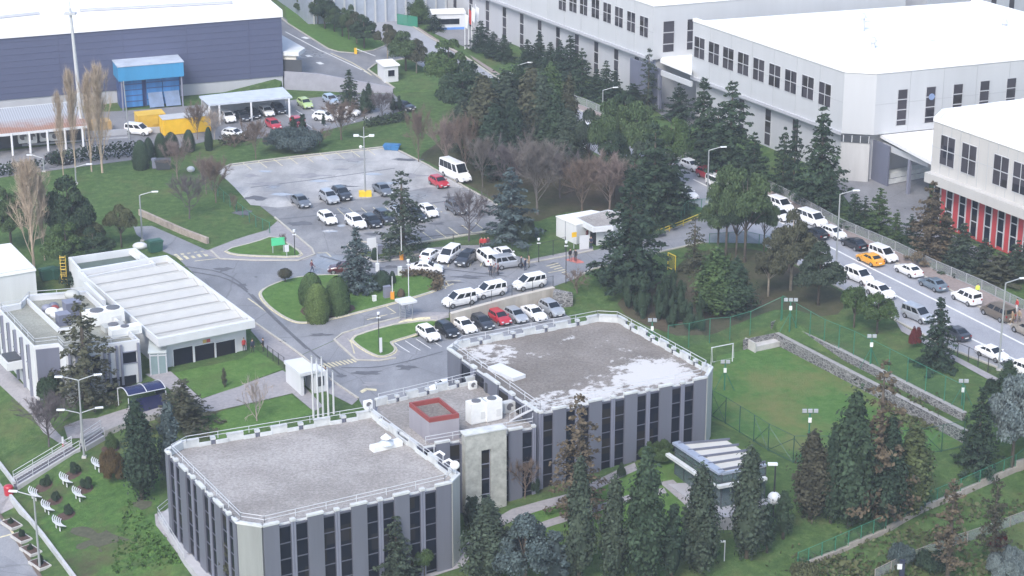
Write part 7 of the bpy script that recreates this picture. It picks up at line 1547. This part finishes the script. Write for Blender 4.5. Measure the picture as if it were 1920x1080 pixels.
# fences
def wire(name, c, a):
    m, nt, b = newmat(name); b.inputs['Base Color'].default_value = (*c,1); b.inputs['Alpha'].default_value = a; b.inputs['Roughness'].default_value = .6; return m
WG = wire('green wire mesh', (.04,.16,.10), .22); WGT = wire('thin green wire mesh', (.04,.17,.11), .10); WGREY = wire('grey wire mesh', (.40,.42,.44), .42); WDK = wire('dark wire mesh', (.06,.07,.07), .12)
def fence(px, h, step, wm, pm_, label, r=.06, top=True, lean=0, name='wire_fence', mid=False, world=None, brace=False):
    w = world or wpts(px); w = [Vector(v) for v in w]; t = thing(name, label, 'fence', w[len(w)//2]); m = MB(); tb = MB(); k0 = 0
    for a, c in zip(w, w[1:]):
        n_ = max(1, round((c-a).xy.length/step)); prev = None
        for j in range(n_+1):
            q = a.lerp(c, j/n_); q = Vector((q.x,q.y, q.z if world else zt(q.x,q.y)))
            if j < n_ or c is w[-1]: b = MB(); b.tube([q-Vector((0,0,.1)), q+Vector((0,0,h))], r, 5); part('post', b, pm_, t)
            if prev is not None:
                m.quad(prev+Vector((0,0,.05)), q+Vector((0,0,.05)), q+Vector((0,0,h-.05)), prev+Vector((0,0,h-.05)))
                if top: tb.tube([prev+Vector((0,0,h-.03)), q+Vector((0,0,h-.03))], r*.6, 4)
                if mid: tb.tube([prev+Vector((0,0,.12)), q+Vector((0,0,.12))], r*.7, 4)
                if brace and j % 3 == 1: tb.tube([prev+Vector((0,0,.1)), q+Vector((0,0,h*.9))], r*.6, 4); tb.tube([q+Vector((0,0,.1)), prev+Vector((0,0,h*.9))], r*.6, 4)
            prev = q
    part('mesh_panel', m, wm, t)
    if tb.v: part('rail', tb, pm_, t)
    return t
fence(PAVU[::-1][1:], 1.45, 2.9, WGREY, M('fence post grey', (.26,.27,.28), .6), 'long grey mesh fence between the main road pavement and the factories', .08, mid=True)
fence([(398,357),(420,379),(480,426),(506,438)], 1.7, 2.6, WDK, GREENM, 'green post fence along the left side of the car park')
fence([(732,487),(790,474),(850,468),(900,466),(960,478),(990,491),(1037,480),(1060,473)], 2.3, 3.2, WDK, BLACKM, 'dark post fence between the car park and the roundabout bays', .05)
fence([(1252,656),(1330,643),(1406,629),(1464,602)], 3.3, 2.7, WGT, GREENM, 'tall green fence along the far left side of the pitch', .06)
fence([(1466,600),(1600,668),(1700,719),(1806,773)], 3.3, 2.9, WGT, GREENM, 'tall green fence on top of the upper stone terrace wall', .06)
fence([(1334,781),(1440,845),(1487,868),(1600,868),(1806,838)], 3.3, 2.6, WGT, M('dark green post', (.02,.07,.05), .5), 'braced dark green fence along the near side of the pitch', .06, mid=True, brace=True)
fence([(1775,662),(1815,678),(1852,698),(1884,714)], 1.9, 2.2, WDK, BLACKM, 'short dark fence at the near kerb below the parked white sedan')
fence([(502,669),(533,691)], 1.5, 1.4, WDK, BLACKM, 'short dark fence at the corner of the front lawn', .05)
ws = [u+Vector((.15,-.3,.1)) for l, u in [(b_, a_) for a_, b_ in WALLS['retaining']]]; ws = [a_+Vector((0,0,.15)) for a_, b_ in WALLS['retaining']]
fence(None, 1.5, 3.0, WDK, BLACKM, 'thin wire fence standing on the concrete retaining wall', .04, world=ws)
fence([(1240,472),(1220,478),(1180,490)], 1.3, 2, WDK, BLACKM, 'low fence behind the biggest cedar beside the gate drive', .05)
fence([(1270,420),(1290,400),(1340,395)], 2.0, 2, WG, GREENM, 'green mesh fence at the site entrance by the road lamp', .05)
fence([(1330,458),(1400,454),(1470,470)], 1.6, 2.2, WG, GREENM, 'green mesh fence behind the umbrella pine trunks', .05)
fence([(745,46),(783,52)], 2.2, 2.5, wire('green screen cloth', (.03,.22,.14), .85), GREENM, 'solid green screen fence at the top below the dark evergreens')
lw = [(1300,1076),(1400,1068),(1495,1070),(1515,1062),(1590,1029),(1660,999),(1696,977),(1734,957),(1800,930),(1836,914),(1903,884),(1990,845)]
fence(lw[2:], 2.1, 2.2, WG, GREENM, 'green mesh fence on the stepped kerb at the lower right', .06)
FB = M('kerb beam concrete', (.30,.27,.24), .9, var=.2, sc=1.5)
for k, (a, c) in enumerate(zip(lw[2:], lw[3:])):
    p, q = T(*a), T(*c); z = (p.z+q.z)/2; b = MB(); b.beam((p.x,p.y,z-.9),(q.x,q.y,z-.9),.35,1.35+.04*k); solo('kerb_beam', b, FB, ['lowest','second lowest','third','fourth','fifth','sixth','seventh','eighth','topmost'][k]+' beam of the stepped concrete kerb under the lower right fence, counted uphill', 'kerb', 'stepped concrete kerb beams')
fence([(1640,1088),(1700,1058),(1760,1034),(1840,1008),(1920,978),(1990,950)], 1.3, 2.0, WGREY, M('rusty grey post', (.24,.22,.20), .8), 'grey palisade fence crossing the lower right corner', .06, name='palisade_fence')
# yellow rails and frame at the entrance
YP = M('yellow rail paint', (.62,.47,.04), .5, var=.1); t = thing('guard_rail', 'yellow guard rail curving along the site entrance drive', 'guard rail', T(1240,438)); b = MB(); w = wpts([(1228,444),(1255,434),(1281,424),(1320,408)])
for a, c in zip(w, w[1:]):
    for zz in (.45,.85): b.tube([a+Vector((0,0,zz)), c+Vector((0,0,zz))], .06, 5)
part('rail', b, YP, t)
for a in w: b = MB(); b.tube([a, a+Vector((0,0,.9))], .06, 5); part('post', b, YP, t)
p = T(1252,505); q = T(1266,512); t = thing('height_frame', 'yellow rectangular frame standing right of the biggest cedar', 'frame', p); b = MB()
for s in (p, q): b.tube([s, s+Vector((0,0,2.4))], .07, 5)
b.tube([p+Vector((0,0,2.4)), q+Vector((0,0,2.4))], .07, 5); b.tube([p+Vector((0,0,.3)), q+Vector((0,0,.3))], .07, 5); part('frame', b, YP, t); b = MB(); b.quad(p+Vector((0,0,.4)), q+Vector((0,0,.4)), q+Vector((0,0,2.3)), p+Vector((0,0,2.3))); part('mesh_panel', b, wire('yellow mesh', (.5,.38,.05), .4), t)
# pitch furniture: goal, floodlights, concrete plinth
a, c = T(1333,686), T(1373,678); t = thing('football_goal', 'white football goal frame at the far end of the pitch', 'goal', a); up = Vector((0,0,2.4)); bk2 = Vector((.3,1.2,0)); b = MB(); b.tube([a, a+up, c+up, c], .07, 6); part('front_frame', b, WHITE, t); b = MB()
for s in (a, c): b.tube([s+up, s+bk2*.4+up*.95, s+bk2], .05, 5)
b.tube([a+bk2, c+bk2], .05, 5); part('back_frame', b, WHITE, t)
for k, (bx, by, ty, nh, lab) in enumerate(((1480,622,560,3,'floodlight rig at the far corner of the pitch'),(1631,690,628,2,'floodlight rig halfway along the upper terrace'),(1803,760,712,2,'floodlight rig at the right end of the terraces'),(1514,868,768,3,'floodlight rig on the near side of the pitch'),(1358,732,676,2,'floodlight rig beside the goal'),(1222,650,598,2,'floodlight rig behind the right edge of the rear roof'))):
    p = T(bx,by); z = ztop(p,ty); t = thing('floodlight', lab, 'floodlight', p, 'pitch floodlights'); b = MB(); b.tube([p, Vector((p.x,p.y,z-.4))], .09, 6)
    for s in (-1,1): b.tube([p+Vector((s*1.2,0,0)), Vector((p.x,p.y,p.z+2.6))], .04, 4)
    part('mast', b, GREENM, t); b = MB(); b.tube([(p.x-nh*.3,p.y,z-.4),(p.x+nh*.3,p.y,z-.4)], .05, 5); part('cross_bar', b, GREENM, t)
    for j in range(nh): b = MB(); b.box((p.x+(j-(nh-1)/2)*.62,p.y-.1,z-.1),(.48,.22,.38)); part('lamp_head', b, M('floodlight grey', (.38,.40,.42), .3, var=0), t)
    b = MB(); b.box((p.x,p.y-.15,z-1.2),(.35,.25,.5)); part('control_box', b, UNITW, t)
a = T(1408,656); e = Vector((UU.x,UU.y,0)); t = thing('concrete_plinth', 'long low concrete plinth at the foot of the lower terrace wall', 'plinth', a); b = MB(); b.beam(a, a+e*4.6, 1.8, .7); part('block', b, CONCL, t); b = MB(); b.beam(a-e*.2, a, 2.2, 1.3); part('end_post', b, CONCL, t)
# benches on the slope
def bench(px, py, ang, label):
    p = T(px,py); t = thing('garden_bench', label, 'bench', p, 'curved white benches on the slope'); Rr = 2.3
    for k in range(5):
        b = MB(); rr = Rr+k*.2-.3; pts = [(p.x+rr*math.cos(R(ang+s))-Rr*math.cos(R(ang)), p.y+rr*math.sin(R(ang+s))-Rr*math.sin(R(ang)), p.z+.42+.10*k) for s in (-32,-16,0,16,32)]
        for u, v in zip(pts, pts[1:]): b.beam(u, v, .11, .07)
        part('slat', b, WHITE, t)
    for s in (-22,0,22): b = MB(); x, y = p.x+(Rr+.2)*math.cos(R(ang+s))-Rr*math.cos(R(ang)), p.y+(Rr+.2)*math.sin(R(ang+s))-Rr*math.sin(R(ang)); b.box((x,y,p.z+.2),(.08,.3,.4),R(ang)); part('leg', b, WHITE, t)
for px, py, lab in ((182,879,'white curved bench beside the rust-tipped bush'),(122,907,'white curved bench, upper middle of the slope'),(146,934,'white curved bench, right of centre on the slope'),(64,934,'white curved bench under the lamp arm'),(88,959,'white curved bench, second lowest on the slope'),(109,989,'white curved bench, lowest on the slope')): bench(px, py, 205, lab)
# garden stairs
RW = M('stair concrete', (.38,.38,.39), .85, var=.12); t = thing('garden_stairs', 'concrete garden stairs with white railings descending to the lower street', 'stairs', T(40,918)); a0, a1, c0, c1 = T(33,918)+Vector((0,0,.2)), T(26,905)+Vector((0,0,.2)), T(150,846)+Vector((0,0,.1)), T(135,838)+Vector((0,0,.1))
b = MB(); N_ = 22
for k in range(N_): f0 = k/N_; p, q = a0.lerp(c0,f0), a1.lerp(c1,f0); b.beam(p-Vector((0,0,.3)), q-Vector((0,0,.3)), .45, .42)
part('steps', b, M('dark stair tread', (.09,.09,.11), .8, var=.15), t); b = MB(); b.beam(a0-Vector((0,0,.4)), c0-Vector((0,0,.4)), .3, .75); b.beam(a1-Vector((0,0,.4)), c1-Vector((0,0,.4)), .3, .9); part('side_wall', b, RW, t)
for s, e_ in ((a0,c0),(a1,c1)): railing(t, [s+Vector((0,0,.3)), e_+Vector((0,0,.3))], .9, step=2.2)
t = thing('garden_stairs', 'short upper flight of garden stairs behind the two-armed lamps', 'stairs', T(175,832)); a0, a1, c0, c1 = T(160,846), T(152,834), T(196,825), T(190,812); b = MB()
for k in range(9): f0 = k/9; b.beam(a0.lerp(c0,f0)+Vector((0,0,.02*k)), a1.lerp(c1,f0)+Vector((0,0,.02*k)), .5, .2)
part('steps', b, M('dark stair tread', (.09,.09,.11)), t); b = MB(); b.beam(a0, c0, .25, .6); b.beam(a1, c1, .25, .8); part('side_wall', b, RW, t)
for s, e_ in ((a0,c0),(a1,c1)): railing(t, [s+Vector((0,0,.5)), e_+Vector((0,0,.7))], .9, step=2.2)
b = MB(); w = wpts([(196,818),(240,800),(290,786)]); 
for a, c in zip(w, w[1:]): b.beam(a-Vector((0,0,.2)), c-Vector((0,0,.2)), .3, .9)
solo('low_garden_wall', b, STONECAP, 'low pale wall at the top of the garden stairs beside the grey-brown cedar', 'wall')
# wall along the lower street, planters
for pts, lab in (([(-40,838),(0,875),(28,912)],'white wall along the lower street left of the stairs'),([(20,936),(80,1008),(137,1084),(170,1130)],'white wall along the lower street right of the stairs')):
    b = MB(); w = wpts(pts)
    for a, c in zip(w, w[1:]): b.beam(a-Vector((0,0,1.4)), c-Vector((0,0,1.4)), .3, 2.0)
    solo('street_wall', b, M('street wall paint', (.45,.46,.47), .8, var=.15, sc=.8), lab, 'wall')
for k, (px, py, lab) in enumerate(((22,985,'first'),(40,1010,'second'),(58,1034,'third'),(75,1060,'fourth'))):
    p = T(px,py); t = thing('planter_bed', lab+' planter bed from the stairs along the lower street', 'planter', p, 'planter beds along the lower street'); b = MB(); b.box(p+Vector((0,0,.12)), (2.4,1.4,.3), R(-48)); part('rim', b, CONCL, t); b = MB(); b.box(p+Vector((0,0,.2)), (2.1,1.1,.2), R(-48)); part('soil', b, MULCH, t)
    plant('bush', px+(2 if k % 2 else -1), py, py-14-5*(k % 2), 12, 'deep', ['dark two-tier shrub in the first planter bed','low shrub in the second planter bed','flat shrub in the third planter bed','dark shrub in the fourth planter bed'][k], 'planter_shrub', None, 'shrub')
b = MB(); w = wpts([(-30,930),(0,968),(38,1024),(78,1086),(110,1140)])
for a, c in zip(w, w[1:]): b.beam(a-Vector((0,0,.2)), c-Vector((0,0,.2)), .3, .4)
solo('street_kerb', b, M('brown kerb', (.13,.10,.08), .8), 'dark brown kerb rail between the lower street and the planters', 'kerb')
p = T(17,927); t = thing('red_bin', 'red rounded bin at the foot of the garden stairs', 'bin', p); b = MB(); b.cyl(p, .5, .9, 12, 0, .55); part('body', b, PA['red'], t); b = MB(); b.ball(p+Vector((0,0,.9)), .56, .56, .3, 12, 8); part('lid', b, PA['red'], t, True)
p = T(389,1064); t = thing('fire_hydrant', 'red hydrant on the steps left of the front block', 'hydrant', p); b = MB(); b.cyl(p, .22, .9, 8, 0, .2); part('barrel', b, PA['red'], t); b = MB(); b.ball(p+Vector((0,0,.95)), .24); part('cap', b, PA['red'], t)
p = T(119,842); t = thing('warning_post', 'small red and white post at the head of the garden stairs', 'post', p); b = MB(); b.tube([p, p+Vector((0,0,.7))], .12, 6); part('lower', b, CLO['red'], t); b = MB(); b.tube([p+Vector((0,0,.7)), p+Vector((0,0,1.5))], .12, 6); part('upper', b, WHITE, t)
# skips, bins and odd piles
def skip(px, py, s, rz, mat, label, name='waste_container', lid=True):
    p = T(px,py); t = thing(name, label, 'container', p); b = MB(); ca, sa = math.cos(rz), math.sin(rz); f = lambda x, y, z: (p.x+x*ca-y*sa, p.y+x*sa+y*ca, p.z+z); x, y, z = s[0]/2, s[1]/2, s[2]
    b.add([f(-x*.85,-y*.85,.1),f(x*.85,-y*.85,.1),f(x*.85,y*.85,.1),f(-x*.85,y*.85,.1),f(-x,-y,z),f(x,-y,z),f(x,y,z),f(-x,y,z)], [(3,2,1,0),(0,1,5,4),(1,2,6,5),(2,3,7,6),(3,0,4,7),(4,5,6,7)]); part('body', b, mat, t)
    b = MB()
    for k in range(4): u = [(-x,-y),(x,-y),(x,y),(-x,y)][k]; v_ = [(-x,-y),(x,-y),(x,y),(-x,y)][(k+1)%4]; b.beam(f(*u,z-.1), f(*v_,z-.1), .12, .18)
    part('rim', b, mat, t)
    if lid: b = MB(); b.box(f(0,0,z+.1), (s[0]*.9,s[1]*.8,.14), rz); part('lid', b, mat, t)
DG = M('dark green bin', (.03,.10,.07), .5, var=.15); BL = M('blue tarpaulin', (.035,.16,.36), .5, var=.25, sc=1.5)
skip(735,281,(2.6,1.4,.8),R(-10),BL,'blue skip at the far corner of the car park','blue_skip'); skip(91,524,(2.2,1.5,1.5),R(30),DG,'left dark green bin behind the yellow ladder'); skip(112,522,(2.0,1.4,1.4),R(30),DG,'right dark green bin behind the yellow ladder'); skip(291,472,(2.0,1.4,1.6),R(30),DG,'dark green bin beside the access road lamp'); skip(306,317,(2.4,1.6,1.5),R(10),DARKMETAL,'dark covered bin on the bank right of the egg-shaped conifer'); skip(290,316,(.8,.8,1.5),R(10),MULL,'narrow grey bin left of the dark covered one')
for px, py, s, lab, mt in ((263,467,(1.1,.8,1.0),'white wrapped bale behind the cafeteria roof',WHITE),(358,322,(.65,.55,.9),'white bulky bag at the left corner of the car park',WHITE)):
    p = T(px,py); b = MB(); b.ball(p+Vector((0,0,s[2]*.45)), s[0], s[1], s[2]*.55, 10, 7); solo('wrapped_bale', b, mt, lab, 'bale', smooth=True)
b = MB(); w = wpts([(262,403),(300,420),(345,440),(390,457)])
for a, c in zip(w, w[1:]): b.beam(a-Vector((0,0,.3)), c-Vector((0,0,.3)), .4, 1.2)
solo('bank_wall', b, M('rust stained wall', (.33,.28,.24), .9, var=.35, sc=1.0), 'low stained retaining wall along the foot of the green bank', 'wall')
# curved clipped hedge on the roundabout
b = None; hp = chaikin([(760,519),(790,517),(816,523),(826,533),(816,545)], 2, False); w = resample(wpts(hp), .55); P_ = []
for q in w:
    for _ in range(46): P_.append((q.x+rng.normal()*.38, q.y+rng.normal()*.38, zt(q.x,q.y)+.15+rng.random()*.75))
P_ = np.array(P_); c0_ = P_.mean(0); c0_[2] = P_[:,2].min(); me = card_mesh('hedge', cards(P_-c0_, .3)); me.materials.append(LM['brown']); o = bpy.data.objects.new('hedge', me); COL.objects.link(o); o.location = c0_; setp(o, 'low brown clipped hedge curving round the right end of the roundabout', 'hedge')
def hedge(px, w_, h_, mat, label, dens=60):
    P_ = []
    for q in resample(wpts(px), .6):
        for _ in range(dens): P_.append((q.x+rng.uniform(-.5,.5)*w_, q.y+rng.uniform(-.5,.5)*w_, zt(q.x,q.y)+rng.random()**.7*h_*(.85+.3*rng.random())))
    P_ = np.array(P_); c0_ = P_.mean(0); c0_[2] = P_[:,2].min(); me = card_mesh('hedge', cards(P_-c0_, .34)); me.materials.append(LM[mat]); o = bpy.data.objects.new('hedge', me); COL.objects.link(o); o.location = c0_; setp(o, label, 'hedge')
hedge([(98,312),(170,300),(250,292)], 2.0, 2.2, 'deep', 'long dark hedge under the bare poplars'); hedge([(-20,332),(30,326),(72,320)], 1.8, 1.8, 'deep', 'dark hedge at the left edge behind the big bare poplar'); hedge([(420,272),(440,268),(470,262)], 1.6, 1.4, 'russet', 'brownish hedge below the white car by the yellow container'); hedge([(690,238),(760,226)], 1.6, 1.5, 'cedar', 'low dull hedge below the dark car at the street corner')
hedge([(1450,378),(1480,394)], 1.0, .8, 'cedar', 'low growth along the road fence near the conifers', 30)
# rows of low planting on the bank at the bottom left
P_ = []
for r_ in range(5):
    a, c = Vector((215+r_*28, 1075-r_*4)), Vector((245+r_*17, 940+r_*22))
    for k in range(150):
        f = rng.random(); q = T(a.x+(c.x-a.x)*f+rng.normal()*5.5, a.y+(c.y-a.y)*f+rng.normal()*2.6); P_.append((q.x,q.y,q.z+rng.random()*.2))
P_ = np.array(P_); me = card_mesh('ground_cover', cards(P_, .36)); me.materials.append(LM['lush']); o = bpy.data.objects.new('ground_cover', me); COL.objects.link(o); o['kind'] = 'stuff'
# scrub beyond the lower right fence
P_ = []
for cx, cy, n_, sx, sy in ((1560,1060,260,40,10),(1700,1010,260,60,12),(1850,960,260,60,14),(1800,1060,500,90,18),(1640,1080,300,60,10),(1720,800,160,20,10),(1700,770,220,35,14)):
    for k in range(n_): q = T(cx+rng.normal()*sx, min(1090, cy+rng.normal()*sy)); P_.append((q.x,q.y,q.z+rng.random()*.5))
P_ = np.array(P_); me = card_mesh('undergrowth', cards(P_, .45)); me.materials.append(LM['olive']); o = bpy.data.objects.new('undergrowth', me); COL.objects.link(o); o['kind'] = 'stuff'
for a in (('thin',1775,1100,900,92,'brown','bare-looking brown larch at the bottom, left of two'),('thin',1858,1065,895,64,'russet','brown larch at the bottom, right of two')): plant(*a, 'larch_tree')
for a in (('bush',1690,1058,1020,50,'blue','bluish bush by the palisade fence, left one'),('bush',1745,1070,1030,60,'deep','dark bush by the palisade fence'),('bush',1872,1030,1000,40,'red','reddish bush near the lower right corner'),('mound',1890,1085,1030,80,'silver','silvery bush in the lower right corner'),('bush',1510,1096,1054,60,'olive','pale weedy bush under the stepped kerb')): plant(*a, 'wild_shrub', None, 'shrub')
p = T(1690,1085); z = ztop(p,1062); t = thing('blue_post', 'dark blue post with a white plate at the bottom right', 'post', p); b = MB(); b.box((p.x,p.y,(p.z+z)/2+.3),(.5,.4,z-p.z+.8)); part('post', b, CLO['navy'], t); b = MB(); b.box((p.x-.3,p.y-.25,z+.1),(.5,.06,.6)); part('plate', b, WHITE, t)
# ---------------------------------------------------------------- light, air, output
W = bpy.data.worlds.new('World'); S.world = W; W.use_nodes = True; nt = W.node_tree
sky = nt.nodes.new('ShaderNodeTexSky'); sky.sky_type = 'NISHITA'; sky.sun_disc = False
SUN_EL, SUN_AZ = R(46), R(-158)      # azimuth from +Y towards +X: the light comes from behind the camera, left
sky.sun_elevation = SUN_EL; sky.sun_rotation = SUN_AZ; sky.air_density = 1.0; sky.dust_density = 2.2; sky.ozone_density = 1.0
bg = nt.nodes['Background']; lk(nt, sky, 'Color', bg, 'Color'); bg.inputs['Strength'].default_value = .13
sl_ = bpy.data.lights.new('sun', 'SUN'); sl_.energy = 1.0; sl_.angle = R(18); sl_.color = (1,.985,.965)
so = bpy.data.objects.new('sun', sl_); COL.objects.link(so)
sd = Vector((math.sin(SUN_AZ)*math.cos(SUN_EL), math.cos(SUN_AZ)*math.cos(SUN_EL), math.sin(SUN_EL)))
so.rotation_euler = sd.to_track_quat('Z', 'Y').to_euler(); so.location = (0,0,300)
if HAZE > 0:
    hz_ = MB(); hz_.box((0, 560, 43), (1700, 1700, 126))
    hm = bpy.data.materials.new('haze'); hm.use_nodes = True; t = hm.node_tree; t.nodes.clear()
    o = t.nodes.new('ShaderNodeOutputMaterial'); v = t.nodes.new('ShaderNodeVolumePrincipled'); v.inputs['Density'].default_value = HAZE; v.inputs['Color'].default_value = (.88,.93,1,1); v.inputs['Anisotropy'].default_value = .2
    lk(t, v, 'Volume', o, 'Volume'); solo('haze', hz_, hm, kind='stuff', loc=(0,560,-20))
S.view_settings.view_transform = 'Standard'; S.view_settings.look = 'None'; S.view_settings.gamma = 1; S.view_settings.exposure = EXPO
cy = S.cycles; cy.max_bounces = 5; cy.diffuse_bounces = 3; cy.glossy_bounces = 2; cy.transmission_bounces = 2; cy.volume_bounces = 0; cy.transparent_max_bounces = 8; cy.use_denoising = True
cy.sample_clamp_indirect = 6
